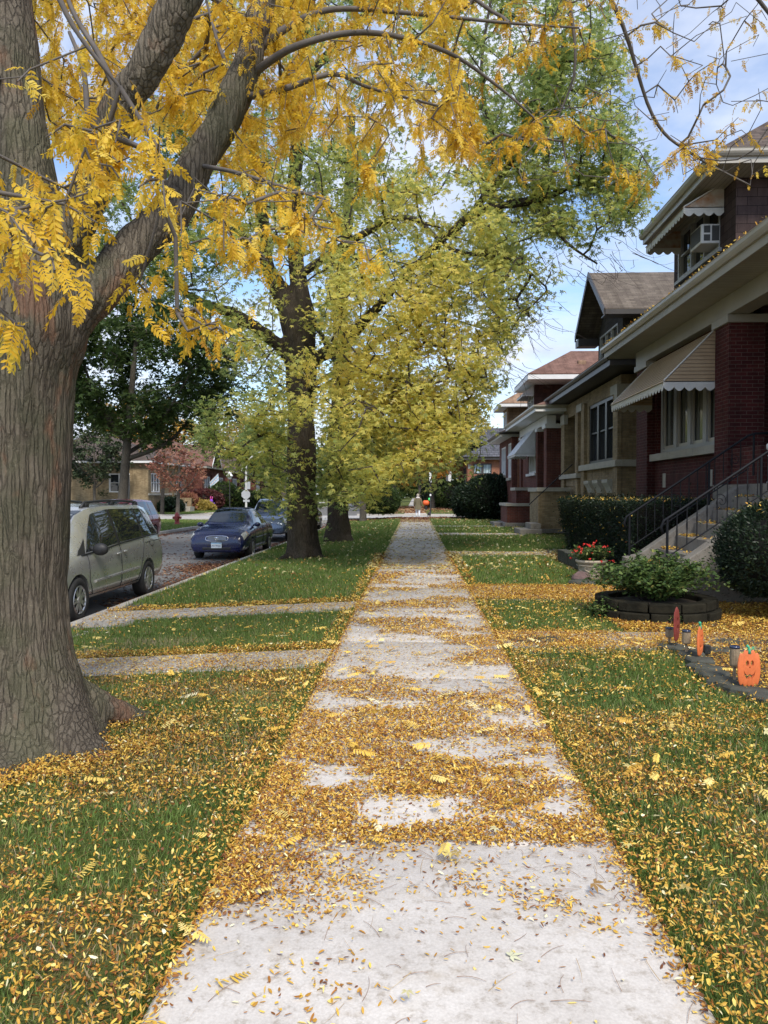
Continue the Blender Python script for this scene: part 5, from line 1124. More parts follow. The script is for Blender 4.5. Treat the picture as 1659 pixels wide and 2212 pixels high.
# secondary limbs carrying the spread of the crown
sec = [
 [a2(553,110,TY+.8,.06),a2(620,60,5.9,.045),a2(720,20,6.1,.035),a2(900,30,6.6,.028),a2(1100,50,7.0,.02),a2(1250,60,7.2,.014)],
 [a2(545,160,TY+.75,.05),a2(640,100,5.6,.04),a2(790,70,5.6,.032),a2(960,110,5.8,.025),a2(1080,190,6.0,.018),a2(1170,270,6.1,.012)],
 [a2(530,210,TY+.7,.045),a2(620,190,5.6,.035),a2(720,160,5.7,.028),a2(800,190,5.9,.02),a2(950,230,6.1,.014)],
 [a2(600,-150,6.2,.07),a2(900,-220,6.6,.06),a2(1200,-150,7.2,.045),a2(1330,20,7.6,.036),a2(1410,250,8.0,.028),a2(1490,330,8.1,.02),a2(1620,400,8.2,.012)],
 [a2(1200,-150,7.2,.04),a2(1230,0,7.4,.03),a2(1240,160,7.5,.02),a2(1180,300,7.6,.012)],
 [a2(640,-480,4.8,.06),a2(1100,-360,5.4,.05),a2(1500,-120,6.0,.035),a2(1680,60,6.3,.022),a2(1700,260,6.4,.014)],
 [a2(262,222,TY-.22,.04),a2(215,120,4.8,.03),a2(160,30,4.9,.024),a2(120,-80,5.0,.02)],
 [a2(210,360,TY-.15,.035),a2(190,250,4.7,.03),a2(180,150,4.8,.025),a2(150,70,4.9,.018)],
 [a2(474,275,TY+.6,.035),a2(500,180,5.8,.028),a2(470,90,6.0,.022),a2(440,-20,6.2,.018)],
 [a2(14,200,TY,.04),a2(-60,60,4.3,.035),a2(-40,-80,3.6,.03),a2(60,-120,3.0,.025),a2(160,60,2.9,.016),a2(260,190,2.95,.010)],
 [a2(-60,60,4.3,.03),a2(-120,150,3.4,.02),a2(-100,260,2.8,.014),a2(-20,330,2.6,.01)],
 [a2(425,357,TY+.5,.03),a2(500,370,5.2,.024),a2(600,400,5.0,.017),a2(700,430,4.8,.011)],
]
dens = np.array([p for p in volume_from([(60,-90),(1010,-90),(1000,180),(1060,330),(960,340),(900,290),(760,330),(640,300),(560,420),(430,330),(330,260),(240,330),(130,330),(60,240)], 5.4, 10.2, 1150, rg, thr=.34, nsc=80)])
def spray(px, py, Y, n, sx, sy, sz=.25):
    return [np.array(at(px+rg.normal(0,sx), py+rg.normal(0,sy), Y+rg.normal(0,sz))) for _ in range(n)]
sec = [[(p, r*.62) for p, r in q] for q in sec]
near = []      # hanging sprays: (px, py, depth, count, spread)
for s in [(20,450,2.35,6,44,28),(60,520,2.3,6,38,34),(20,700,2.3,3,16,24),(110,560,2.4,3,20,24),(10,560,2.3,3,22,30),(15,640,2.4,3,18,26),(95,470,2.5,3,26,18),(70,140,2.9,3,30,30),
          (140,320,2.9,5,60,28),(190,370,2.9,7,50,26),(260,350,2.9,10,55,30),(300,400,2.9,7,42,28),(350,420,3.0,4,24,24),(150,430,2.8,3,20,20),(215,440,2.9,3,20,20),(230,300,3.1,6,60,26),(340,330,3.0,4,40,22),(120,420,3.1,2,20,14),
          (285,610,3.7,4,28,14),(320,630,3.7,3,18,12),(425,690,3.1,6,30,14),(455,715,3.1,6,28,18),(400,720,3.1,2,16,10),(490,735,3.1,2,12,10),
          (390,455,4.0,4,30,30),(440,490,4.1,9,44,38),(500,530,4.3,8,40,32),(480,450,4.4,9,50,34),(545,570,4.5,3,20,18),(385,560,4.2,3,14,20),
          (560,400,4.6,11,55,40),(620,450,4.6,8,44,26),(660,490,4.5,4,30,16),(720,500,4.6,5,34,16),(780,520,4.6,3,24,12),(690,440,4.9,5,40,24),(820,555,4.5,2,14,10),
          (840,380,5.6,5,50,30),(960,330,5.8,6,50,30),(1020,320,6,4,30,30),(1000,250,6,8,60,40),(1090,330,6.2,3,26,22),(1180,130,6.8,5,50,30),(1200,260,6.6,4,24,18),(1130,240,6.4,3,40,30),
          (1300,280,7.2,3,30,20),(1360,400,7.2,3,20,16),(1340,120,7.5,3,60,50),(1440,340,7.6,3,20,16),(1530,350,7.4,3,16,12),(1480,180,7.8,4,50,60),(1590,240,7.8,3,40,50),(1260,180,7.2,4,40,40),(1655,290,5.2,2,10,10),(1400,80,7.8,3,60,50),(1600,60,7.6,3,50,50),(1500,300,7.9,3,40,30),(1080,90,7,9,80,50),(1180,20,7.2,7,70,40),(1300,20,7.6,4,60,40)]:
    near += spray(*s[:4], s[4], s[5], .18)
bare = [np.array(at(rg.uniform(1120,1680), rg.uniform(-60,400), rg.uniform(6.6,8.6))) for _ in range(190)]
allT = np.concatenate([dens, np.array(near), np.array(bare)])
limg = [[p for p in smooth_poly(q,4)] for q in sec]+[[(p,r) for p, r in l[6:]] for l in lim]
A,B,ra,rb,TT,TD = grow(limg, allT, rg, .25, .16, .0027, kexp=.42, jit=.026, step=.15)
SA = []; 
for q in sec:
    sp = smooth_poly(q, 6); SA += [(a[0],b_[0],a[1],b_[1]) for a, b_ in zip(sp[:-1], sp[1:])]
A = np.concatenate([A, [s[0] for s in SA]]); B = np.concatenate([B, [s[1] for s in SA]]); ra = np.concatenate([ra, [s[2] for s in SA]]); rb = np.concatenate([rb, [s[3] for s in SA]])
V_,L_,C_n = tubes(A,B,ra,rb,6); o_ = fast_mesh('branches', V_, L_, C_n, M['twig_grey'], LOC, None, True); o_.location = -LOC.location
isbare = np.array([np.min(np.linalg.norm(np.array(bare)-t, axis=1)) < 1e-6 for t in TT])
def locust_fol(TT, TD, isb):
    parts = {0:[],1:[]}
    rgl = np.random.default_rng(8)
    for t, d, bb in zip(TT, TD, isb):
        px, py, dep = pxof(t); nearby = dep < 5.0
        n = (0 if rgl.random() < .5 else 2) if bb else int(rgl.integers(7,12)) if dep > 5.4 else int(rgl.integers(3,6)) if dep > 3.5 else int(rgl.integers(2,5))
        yaw0 = math.atan2(d[1], d[0])
        for i in range(n):
            back = rgl.uniform(0,.26); p = t-d*back+rgl.normal(0,.015,3)
            a = yaw0+rgl.normal(0,1.1); pit = rgl.uniform(-1.45,-.35) if rgl.random() < .8 else rgl.uniform(-.4,.35)
            parts[1 if nearby else 0].append((p, a, pit, rgl.normal(0,.6), (.125 if nearby else .132)*rgl.uniform(.6,1.2)*(.8 if bb else 1), np.clip(rgl.normal(.55,.2)-(.18 if px > 1000 else 0),0,1)))
    sc = []
    for k, T in ((0,FR4),(1,FR6)):
        arr = parts[k]; arr = [tuple(x) for x in arr]
        for v in range(3):
            s = arr[v::3]
            if not s: continue
            P = np.array([x[0] for x in s]); R = rots(np.array([x[1] for x in s]), np.array([x[2] for x in s]), np.array([x[3] for x in s]))
            sc.append((T[v][0], T[v][1], P, R, np.array([x[4] for x in s]), np.array([x[5] for x in s])))
    return scatter(sc)
V_,L_,C_n,T_ = locust_fol(TT, TD, isbare); T_ = np.clip(T_+np.random.default_rng(1).normal(0,.09,len(T_)),0,1)
o_ = fast_mesh('foliage', V_, L_, C_n, M['leaf_gold'], LOC, T_); o_.location = -LOC.location

# ------------------------------------------------------------------ two silver maples further along the parkway
def leaves_at(TT, TD, n, spread, size, tonef, rgl, tmpl=ST5, droop=(-1.1,.5)):
    m_ = len(TT); k = rgl.integers(int(n*.6), int(n*1.4)+1, m_); idx = np.repeat(np.arange(m_), k); N_ = len(idx)
    back = rgl.uniform(0,1,N_)**.7; P = TT[idx]-TD[idx]*(back*spread*1.3)[:,None]+rgl.normal(0,spread*.42,(N_,3))*np.array([1,1,.8])
    yaw = rgl.uniform(-PI,PI,N_); pit = rgl.uniform(droop[0],droop[1],N_); R = rots(yaw,pit,rgl.normal(0,.5,N_)); S = size*rgl.uniform(.7,1.25,N_)
    return (tmpl[0], tmpl[1], P, R, S, np.clip(tonef(P)+rgl.normal(0,.11,N_),0,1)), P
MY = 20.4
MA = thing('silver_maple_tree', 'large maple with a dark trunk and drooping olive yellow leaves over the grass verge', 'tree', (-2.95,MY,-.1), 0, 'green maples along the verge')
mlim = [
 [(np.array((-2.95,MY,-.4)),.62),(np.array((-2.95,MY,0)),.50),a2(655,1150,MY,.43),a2(653,1050,MY,.41),a2(651,950,MY,.38),a2(650,850,MY,.37),a2(650,770,MY,.44),a2(628,680,MY,.33),a2(596,610,MY,.24),a2(575,560,MY,.2),a2(560,420,MY,.17),a2(530,250,MY+.3,.13),a2(500,0,MY+.6,.1)],
 [a2(655,800,MY,.26),a2(662,700,MY,.28),a2(645,600,MY,.24),a2(632,480,MY,.22),a2(640,330,MY,.2),a2(650,180,MY,.17),a2(670,0,MY,.14),a2(680,-200,MY,.1)],
 [a2(640,790,MY,.2),a2(600,745,MY-.2,.19),a2(550,705,MY-.5,.17),a2(494,675,MY-.8,.15),a2(430,650,MY-1.2,.12),a2(380,615,MY-1.6,.1),a2(330,560,MY-2,.06),a2(260,430,MY-2.3,.04)],
 [a2(665,790,MY,.2),a2(700,765,MY-.2,.18),a2(745,735,MY-.6,.17),a2(800,680,MY-1.2,.15),a2(900,570,MY-2.2,.13),a2(1021,464,MY-3,.12),a2(1080,445,MY-3.2,.1),a2(1152,432,MY-3.3,.09),a2(1250,400,MY-3.4,.06),a2(1340,360,MY-3.4,.03)],
]
sec = [
 [a2(1021,464,MY-3,.09),a2(1050,420,MY-3,.085),a2(1101,357,MY-3,.075),a2(1150,260,MY-3,.06),a2(1200,150,MY-3,.04),a2(1230,40,MY-3,.03)],
 [a2(1101,357,MY-3,.06),a2(1060,280,MY-2.6,.05),a2(1040,150,MY-2.4,.04),a2(1060,0,MY-2.2,.03)],
 [a2(640,600,MY,.12),a2(760,520,MY-.8,.10),a2(880,470,MY-1.6,.07),a2(980,540,MY-2.4,.05),a2(1100,560,MY-2.8,.035),a2(1180,620,MY-3,.02)],
 [a2(1152,432,MY-3.3,.05),a2(1220,520,MY-3.4,.035),a2(1290,570,MY-3.4,.02)],
 [a2(650,850,MY,.08),a2(740,800,MY-1.2,.07),a2(830,820,MY-2.6,.05),a2(920,880,MY-3.6,.035),a2(980,960,MY-4.2,.02)],
 [a2(650,180,MY,.12),a2(760,60,MY-.8,.09),a2(880,-60,MY-1.6,.07),a2(1000,-150,MY-2,.05)],
 [a2(575,560,MY,.1),a2(500,480,MY-.6,.08),a2(430,380,MY-1,.05),a2(380,260,MY-1,.04)],
 [a2(651,1000,MY,.06),a2(600,940,MY-1,.05),a2(545,950,MY-1.6,.03),a2(500,990,MY-1.8,.02)],
]
rts = [[(np.array((-2.95,MY-.1,.25)),.2),(np.array((-2.5,MY-.3,-.05)),.13),(np.array((-2.15,MY-.4,-.14)),.06)],[(np.array((-3.0,MY-.1,.25)),.2),(np.array((-3.35,MY-.35,-.1)),.13),(np.array((-3.6,MY-.5,-.22)),.06)],[(np.array((-2.9,MY-.2,.2)),.2),(np.array((-2.85,MY-.6,-.1)),.13),(np.array((-2.8,MY-.85,-.22)),.06)]]
o_ = trunk_mesh('trunk', mlim, M['bark_maple'], MA, .045, 4, .035, (6,6,.9), rts, 4); o_.location = -MA.location
rg = np.random.default_rng(21)
CR1 = [(385,-60),(1290,-60),(1330,120),(1380,230),(1400,330),(1395,480),(1330,500),(1280,540),(1215,520),(1180,640),(1120,740),(1075,800),(1060,920),(1040,985),(960,1010),(900,1030),(850,1050),(800,1110),(740,1120),(700,1085),(672,1040),(640,980),(600,950),(560,930),(490,900),(470,780),(400,700),(380,600),(400,420),(360,200)]
GAPS = [([(800,215),(985,225),(1010,330),(940,400),(850,350),(800,300)], .12),([(1010,150),(1100,60),(1130,180),(1060,240)], .4),([(930,390),(1000,380),(1010,460),(940,480)],.5),([(1100,470),(1200,520),(1180,640),(1110,560)],.5),([(630,480),(680,480),(690,740),(600,740),(570,560)],.35),([(610,900),(700,900),(700,1080),(610,1080)],.12)]
def thin(P, rgl):
    px, py, dep = pxof(P); keep = np.ones(len(P), bool)
    for poly, pr in GAPS: keep &= ~(poly_in(px,py,poly) & (rgl.random(len(P)) > pr))
    return P[keep]
def yf(px, py, Y): return Y
low = volume_from([(700,560),(1100,560),(1080,780),(1050,960),(960,1010),(880,1030),(800,1090),(730,1100),(690,900),(600,900),(640,860),(700,840)], 15.2, 19.5, 420, rg, thr=.25, nsc=110)
main = volume_from(CR1, 15.8, 21.5, 1050, rg, thr=.40, nsc=105, seed=4)
leftlow = volume_from([(450,880),(600,880),(650,1000),(645,1100),(600,1120),(575,1070),(500,1035),(420,990),(400,930)], 17.5, 19.5, 60, rg)
right_ = volume_from([(1050,120),(1330,110),(1390,250),(1400,420),(1340,520),(1200,520),(1080,560),(1010,480),(1030,300)], 15.8, 18.6, 230, rg, thr=.36, nsc=80, seed=8)
lf = volume_from([(170,240),(430,180),(450,640),(330,640),(200,600)], 17.5, 22, 190, rg, thr=.3, nsc=80, seed=15)
tt = thin(np.concatenate([low, main, right_, lf]), rg); tt = np.concatenate([tt, leftlow])
limg = [smooth_poly(q,4) for q in sec]+[[(p,r) for p, r in l[5:]] for l in mlim[:2]]+[l[1:] for l in mlim[2:]]
A,B,ra,rb,TT,TD = grow(limg, tt, rg, .2, .10, .0085, kexp=.42)
SA = []
for q in sec:
    sp = smooth_poly(q, 6); SA += [(a[0],b_[0],a[1],b_[1]) for a, b_ in zip(sp[:-1], sp[1:])]
A = np.concatenate([A, [s[0] for s in SA]]); B = np.concatenate([B, [s[1] for s in SA]]); ra = np.concatenate([ra, [s[2] for s in SA]]); rb = np.concatenate([rb, [s[3] for s in SA]])
# bare hanging twigs at the crown's right edge
hA, hB, hr = [], [], []
for i in range(130):
    px, py = rg.choice([(1120,640),(1180,560),(1260,560),(1340,520),(1090,790),(1150,700),(1000,300),(1300,560)]) + rg.normal(0,28,2); p = np.array(at(px,py,rg.uniform(16,19))); d = np.array([rg.normal(.35,.35),rg.normal(0,.3),-.6])
    for k in range(6):
        q = p+d*.16; hA.append(p); hB.append(q); hr.append(.006*(1-k/8)); p = q; d = d+rg.normal(0,.16,3)+np.array([0,0,.10])
A = np.concatenate([A,hA]); B = np.concatenate([B,hB]); ra = np.concatenate([ra,hr]); rb = np.concatenate([rb,np.array(hr)*.85])
V_,L_,C_n = tubes(A,B,ra,rb,5); o_ = fast_mesh('branches', V_, L_, C_n, M['twig_dark'], MA, None, True); o_.location = -MA.location
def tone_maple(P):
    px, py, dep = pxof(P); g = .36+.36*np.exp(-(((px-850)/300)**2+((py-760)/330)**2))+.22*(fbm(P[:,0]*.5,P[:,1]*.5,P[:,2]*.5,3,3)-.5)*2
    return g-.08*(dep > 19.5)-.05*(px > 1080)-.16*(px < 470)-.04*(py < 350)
rgl = np.random.default_rng(31)
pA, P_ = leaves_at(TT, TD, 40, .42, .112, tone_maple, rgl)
keep = np.ones(len(P_), bool); px, py, dep = pxof(P_); keep &= (py > -140)
pA = (pA[0],pA[1],pA[2][keep],pA[3][keep],pA[4][keep],pA[5][keep])
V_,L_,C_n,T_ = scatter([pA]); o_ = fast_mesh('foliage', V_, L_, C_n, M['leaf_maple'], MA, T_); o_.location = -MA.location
print('maple leaves', len(pA[2]))
# the second maple behind it
MY2 = 27.0
MB2 = thing('silver_maple_tree', 'second green maple, its dark trunk just right of and behind the larger one', 'tree', (-2.70,MY2,-.1), 0, 'green maples along the verge')
lim2 = [[(np.array((-2.7,MY2,-.4)),.66),(np.array((-2.7,MY2,0)),.5),a2(730,1100,MY2,.40),a2(728,1000,MY2,.38),a2(735,900,MY2,.36),a2(740,800,MY2,.34),a2(735,650,MY2,.28),a2(750,480,MY2,.2),a2(760,250,MY2,.14)],
        [a2(735,860,MY2,.2),a2(790,760,MY2-1,.16),a2(880,690,MY2-1.4,.12),a2(980,620,MY2-1.8,.08),a2(1060,560,MY2-2,.05)],[a2(740,800,MY2,.18),a2(680,700,MY2,.14),a2(600,600,MY2,.1),a2(520,520,MY2,.06)]]
o_ = trunk_mesh('trunk', lim2, M['bark_maple'], MB2, .06, 3, .04, (6,6,.9), [[(np.array((-2.6,MY2-.1,.25)),.2),(np.array((-2.25,MY2-.3,-.05)),.12),(np.array((-2.0,MY2-.4,-.16)),.06)]], 6); o_.location = -MB2.location
tt = thin(volume_from([(430,300),(1200,300),(1230,500),(1120,700),(1060,900),(1040,1040),(960,1060),(860,1040),(760,1110),(700,1060),(560,1000),(470,800)], 24.5, 31, 560, rg, thr=.3, nsc=90, seed=12), rg)
A,B,ra,rb,TT,TD = grow([l[4:] for l in lim2[:1]]+lim2[1:], tt, rg, .2, .1, .011, kexp=.42)
V_,L_,C_n = tubes(A,B,ra,rb,5); o_ = fast_mesh('branches', V_, L_, C_n, M['twig_dark'], MB2, None, True); o_.location = -MB2.location
pA, P_ = leaves_at(TT, TD, 22, .55, .17, lambda P: .22+.25*fbm(P[:,0]*.4,P[:,1]*.4,P[:,2]*.4,7,3), rgl, ST3)
ep = volume_from([(690,1000),(745,1000),(750,1160),(700,1180),(675,1120)], 25.6, 26.3, 16, rg); pB, _ = leaves_at(ep, np.tile([0,0,-1.],(len(ep),1)), 12, .3, .13, lambda P: .2+0*P[:,0], rgl, ST5)
V_,L_,C_n,T_ = scatter([pA,pB]); o_ = fast_mesh('foliage', V_, L_, C_n, M['leaf_maple'], MB2, T_); o_.location = -MB2.location
# a few leafy shoots low on the first trunk (part of that tree)
ep = np.concatenate([volume_from([(575,1060),(640,1060),(660,1110),(625,1160),(590,1140)], 19.4, 19.9, 16, rg), volume_from([(660,1040),(700,1060),(700,1110),(670,1130)], 19.5, 19.9, 12, rg)])
pB, _ = leaves_at(ep, np.tile([0,0,-1.],(len(ep),1)), 14, .22, .10, lambda P: .28+.0*P[:,0], rgl, ST5)
V_,L_,C_n,T_ = scatter([pB]); o_ = fast_mesh('shoot_leaves', V_, L_, C_n, M['leaf_maple'], MA, T_); o_.location = -MA.location

# ------------------------------------------------------------------ generic background trees
def tree(name, label, cat, x, y, h, r, rz, cb, trunk_r, lmat, bmat, n, per, size, seed, tone=(.5,.2), tmpl=ST3, group=None, lean=0, limbs=5, squash=1., thr=.3, spread=.5, fork=.35, z0=None):
    z0 = gzf(x,y) if z0 is None else z0; rgt = np.random.default_rng(seed); T = thing(name, label, cat, (x,y,z0), 0, group)
    c = np.array([x+lean, y, z0+cb+(h-cb)/2]); hz = (h-cb)/2
    base = [(np.array((x,y,z0-.2)),trunk_r*1.5),(np.array((x,y,z0+.3)),trunk_r),(np.array((x+lean*.3,y,z0+h*fork)),trunk_r*.8),(np.array((x+lean*.7,y,z0+h*.65)),trunk_r*.5),(np.array((x+lean,y,z0+h*.9)),trunk_r*.15)]
    L0 = [base]
    for i in range(limbs):
        a = 2*PI*i/limbs+rgt.uniform(-.4,.4); s = rgt.uniform(.55,.8); st_ = base[2][0]*(1-i/limbs*.4)+base[3][0]*(i/limbs*.4)
        e = c+np.array([math.cos(a)*r*s, math.sin(a)*rz*s, rgt.uniform(-.2,.5)*hz]); mid = (st_+e)/2+np.array([0,0,-.08*h*(1 if e[2] > st_[2] else 0)])
        L0.append([(st_,trunk_r*.5),(mid,trunk_r*.32),(e,trunk_r*.12)])
    sp = [smooth_poly(q,5) for q in L0]
    b = MB()
    for q in sp[:1]: b.tube([p for p,_ in q],[k for _,k in q],10)
    o1 = b.build('trunk', M[bmat], T, smooth=True); o1.location = -T.location
    b = MB()
    P = []
    while len(P) < n:
        q = rgt.normal(0,1,3); q /= np.linalg.norm(q); q *= rgt.uniform(.35,1)**.6; p = c+q*np.array([r,rz,hz*squash])*(1+.25*(vnoise(q[0]*2+seed,q[1]*2,q[2]*2,5)-.5)*2)
        if vnoise(p[0]/(r*.33),p[1]/(r*.33),p[2]/(r*.33),seed) > thr: P.append(p)
    A,B,ra,rb,TT,TD = grow([s for s in sp], np.array(P), rgt, .3, .1, trunk_r*.045, kexp=.4)
    SA = []
    for q in sp[1:]: SA += [(a[0],b_[0],a[1],b_[1]) for a, b_ in zip(q[:-1], q[1:])]
    A = np.concatenate([A, [s[0] for s in SA]]); B = np.concatenate([B, [s[1] for s in SA]]); ra = np.concatenate([ra, [s[2] for s in SA]]); rb = np.concatenate([rb, [s[3] for s in SA]])
    V1,L1,C1 = tubes(A,B,ra,rb,5); o1 = fast_mesh('branches', V1, L1, C1, M[bmat], T, None, True); o1.location = -T.location
    tn = lambda P: tone[0]+tone[1]*(fbm(P[:,0]*2/r,P[:,1]*2/r,P[:,2]*2/r,seed,3)-.5)*3
    pA, P_ = leaves_at(TT, TD, per, spread, size, tn, rgt, tmpl)
    V1,L1,C1,T1 = scatter([pA]); o1 = fast_mesh('foliage', V1, L1, C1, M[lmat], T, T1); o1.location = -T.location
    return T
tree('maple_tree', 'dense dark green tree with a leaning grey trunk across the street, above the maroon car', 'tree', -13.2, 34, 11.0, 4.8, 4.2, 3.9, .24, 'leaf_green', 'bark_grey', 640, 40, .19, 41, (.42,.25), ST3, None, .9, 6, 1., .28, .55, .3)
tree('maple_tree', 'small tree with thinning dusky red leaves beyond the fire hydrant', 'tree', -18.7, 60, 5.4, 2.7, 2.4, 1.7, .17, 'leaf_red', 'bark_grey', 110, 16, .20, 42, (.45,.25), ST3, None, .2, 6, 1, .35, .4, .3)
tree('maple_tree', 'slim bare barked tree just left of the dusky red one', 'tree', -20.6, 62, 7, 2.1, 2, 3.4, .17, 'leaf_red', 'bark_grey', 60, 10, .18, 43, (.6,.3), ST3, None, .3, 5, 1, .35, .4, .4)
tree('pine_tree', 'short dark pine in front of the yellow brick side wall', 'tree', -26.2, 62, 7.0, 3.0, 2.4, 1.7, .14, 'needles', 'bark_grey', 130, 26, .24, 44, (.4,.3), ST3, None, 0, 7, 1, .25, .45, .3)
tree('oak_tree', 'pale yellow tree rising behind the bungalow roofs at the left', 'tree', -25.5, 104, 13.5, 6.5, 6, 4, .4, 'leaf_yellow', 'bark_grey', 240, 26, .42, 45, (.5,.3), ST3, None, 0, 6, 1, .3, .9)
tree('oak_tree', 'thin leaved yellow tree with bare top branches behind the street lamp', 'tree', -14.4, 84, 14, 5.0, 5, 4, .35, 'leaf_yellow', 'bark_grey', 110, 12, .32, 46, (.6,.3), ST3, None, 0, 7, 1, .4, .8)
tree('maple_tree', 'green maple on the far verge behind the stop sign', 'tree', -13.6, 74, 9, 4.0, 4, 2.2, .3, 'leaf_maple', 'bark_grey', 200, 22, .32, 47, (.22,.25), ST3, None, 0, 6, 1, .3, .8)
tree('oak_tree', 'rusty gold tree showing between the dark green tree and the tall maple', 'tree', -33, 92, 14, 6.5, 6, 4, .4, 'leaf_orange', 'bark_grey', 200, 24, .45, 48, (.8,.2), ST3, None, 0, 6, 1, .3, .9)
tree('maple_tree', 'dark green tree behind the yellow brick corner house', 'tree', -37, 78, 14, 7, 6, 3, .4, 'leaf_green', 'bark_grey', 240, 24, .4, 49, (.45,.3), ST3, None, 0, 6, 1, .25, .9)
tree('maple_tree', 'tall dark tree filling the gap left of the big yellow leaved trunk', 'tree', -27, 42, 12, 5, 5, 2.5, .3, 'leaf_green', 'bark_grey', 240, 24, .28, 50, (.4,.3), ST3, None, 0, 6, 1, .25, .7)
tree('small_tree', 'young tree with a bare grey trunk beside the round bush at the corner', 'tree', -3.2, 47.5, 6.5, 2.0, 2, 2.6, .22, 'leaf_maple', 'bark_grey', 110, 18, .2, 51, (.35,.3), ST3, None, 0, 5, 1, .3, .5)
g_ = 'trees lining the sidewalk beyond the side street'
tree('maple_tree', 'orange gold maple arching over the sidewalk beyond the side street', 'tree', 1.9, 79, 7.4, 4.4, 4.5, 2.5, .22, 'leaf_orange', 'bark_grey', 260, 24, .26, 52, (.45,.35), ST3, g_, -.9, 6, 1, .3, .6)
tree('maple_tree', 'golden green maple with its trunk left of the distant sidewalk', 'tree', -2.7, 96, 10, 4.4, 5, 2.4, .38, 'leaf_yellow', 'bark_grey', 200, 22, .38, 53, (.3,.35), ST3, g_, .6, 6, 1, .3, .8)
tree('maple_tree', 'green maple beside the golden one, its trunk nearest the distant sidewalk', 'tree', -2.9, 84, 9, 4, 4, 2.6, .34, 'leaf_maple', 'bark_grey', 200, 22, .32, 54, (.3,.3), ST3, g_, 0, 6, 1, .3, .8)
tree('maple_tree', 'farthest orange tree closing the view down the sidewalk', 'tree', 1.0, 150, 15, 8, 6, 3.4, .4, 'leaf_orange', 'bark_grey', 240, 24, .6, 55, (.3,.35), ST3, g_, 0, 6, 1, .25, 1.3)
tree('maple_tree', 'tall pale maple rising behind the brick house with the columned porch', 'tree', 7.5, 118, 14, 6, 5, 3.4, .4, 'leaf_yellow', 'bark_grey', 160, 22, .5, 56, (.2,.35), ST3, g_, 0, 6, 1, .3, 1.1)
tree('oak_tree', 'olive tree top showing above the dark gabled dormer roof', 'tree', 19.5, 44, 15.2, 4.5, 4, 6, .4, 'leaf_orange', 'bark_grey', 160, 22, .3, 57, (.95,.3), ST3, None, 0, 6, 1, .3, .7)
tree('maple_tree', 'distant dark tree left of the farthest orange one', 'tree', -7.5, 150, 16, 7, 6, 2.4, .4, 'leaf_maple', 'bark_grey', 200, 24, .6, 58, (.2,.3), ST3, g_, 0, 6, 1, .25, 1.3)

tree('maple_tree', 'dim green tree far down the street on the left of the line of maples', 'tree', -8.5, 112, 13, 5.5, 5, 1.2, .4, 'leaf_green', 'bark_grey', 220, 26, .5, 59, (.5,.3), ST3, g_, 0, 6, 1, .2, 1.1)
tree('maple_tree', 'dusky tree closing the far end of the sidewalk below the orange ones', 'tree', .5, 215, 13, 9, 5, .5, .4, 'leaf_green', 'bark_grey', 300, 30, .9, 60, (.6,.3), ST3, g_, 0, 6, 1, .15, 1.5)
P_ = np.stack([np.random.default_rng(5).uniform(-130,130,16000), np.random.default_rng(6).uniform(250,300,16000), np.zeros(16000)],1); P_[:,2] = np.random.default_rng(7).uniform(0,1,16000)*(13+8*(fbm(P_[:,0]*.06,0*P_[:,0],0,3,3)-.5)*2)
V1,L1,C1,T1 = scatter([(ST3[0],ST3[1],P_,rots(np.random.default_rng(8).uniform(-PI,PI,16000),np.random.default_rng(9).normal(0,.6,16000),np.random.default_rng(10).normal(0,.6,16000)),np.full(16000,2.2),np.random.default_rng(11).uniform(0,1,16000))])
o_ = fast_mesh('distant_trees', V1, L1, C1, M['leaf_green'], None, T1); tag(o_, 'far off band of trees closing the horizon', None, None, 'stuff')
# ------------------------------------------------------------------ clipped hedges and shrubs
M['leaf_yew'] = leafmat('yew_leaves', [(0,(.006,.014,.008)),(.5,(.014,.028,.014)),(.85,(.03,.05,.02)),(1,(.07,.085,.03))], .12, .5)
M['leaf_shrub'] = leafmat('shrub_leaves', [(0,(.03,.06,.018)),(.5,(.075,.13,.035)),(.85,(.16,.22,.06)),(1,(.35,.33,.10))], .35, .5)
M['leaf_burg'] = leafmat('burgundy_leaves', [(0,(.05,.015,.018)),(.6,(.11,.035,.035)),(1,(.2,.08,.05))], .25, .5)
M['inner'] = simple('inner_shade_core', (.012,.011,.008), .95, .3, 20)  # near-black colour stands in for the shade deep inside the foliage
def shell_points(kind, c, s, n, rgt, taper=.0):
    c = np.array(c); s = np.array(s)
    if kind == 'ball':
        q = rgt.normal(0,1,(n,3)); q /= np.linalg.norm(q,axis=1,keepdims=True); q[:,2] = np.where(q[:,2] < -.75, -.75, q[:,2]); nrm = q.copy()
        lump = 1+.16*(fbm(q[:,0]*1.6+c[0],q[:,1]*1.6,q[:,2]*1.6,3,3)-.5)*2; P = c+q*s*lump[:,None]*rgt.uniform(.9,1.02,(n,1))
        return P, nrm
    ar = np.array([s[1]*s[2],s[1]*s[2],s[0]*s[2],s[0]*s[2],s[0]*s[1]*1.]); f = rgt.choice(5, n, p=ar/ar.sum()); u = rgt.uniform(-1,1,(n,3)); nrm = np.zeros((n,3))
    for k,(ax,sg) in enumerate(((0,-1),(0,1),(1,-1),(1,1),(2,1))): m_ = f == k; u[m_,ax] = sg; nrm[m_,ax] = sg
    r = np.maximum(np.abs(u[:,0])**8+np.abs(u[:,1])**8+np.abs(u[:,2]).clip(0)**8,1)**(1/8)
    P = c+u*s*(1-.06*(r[:,None]-1)); tp = 1-taper*(1-(u[:,2]+1)/2); P[:,0] = c[0]+(P[:,0]-c[0])*tp; P[:,1] = c[1]+(P[:,1]-c[1])*tp
    P += nrm*(fbm(P[:,0]*2.2,P[:,1]*2.2,P[:,2]*2.2,5,3)-.5)[:,None]*.22-nrm*rgt.uniform(0,.08,(n,1)); return P, nrm
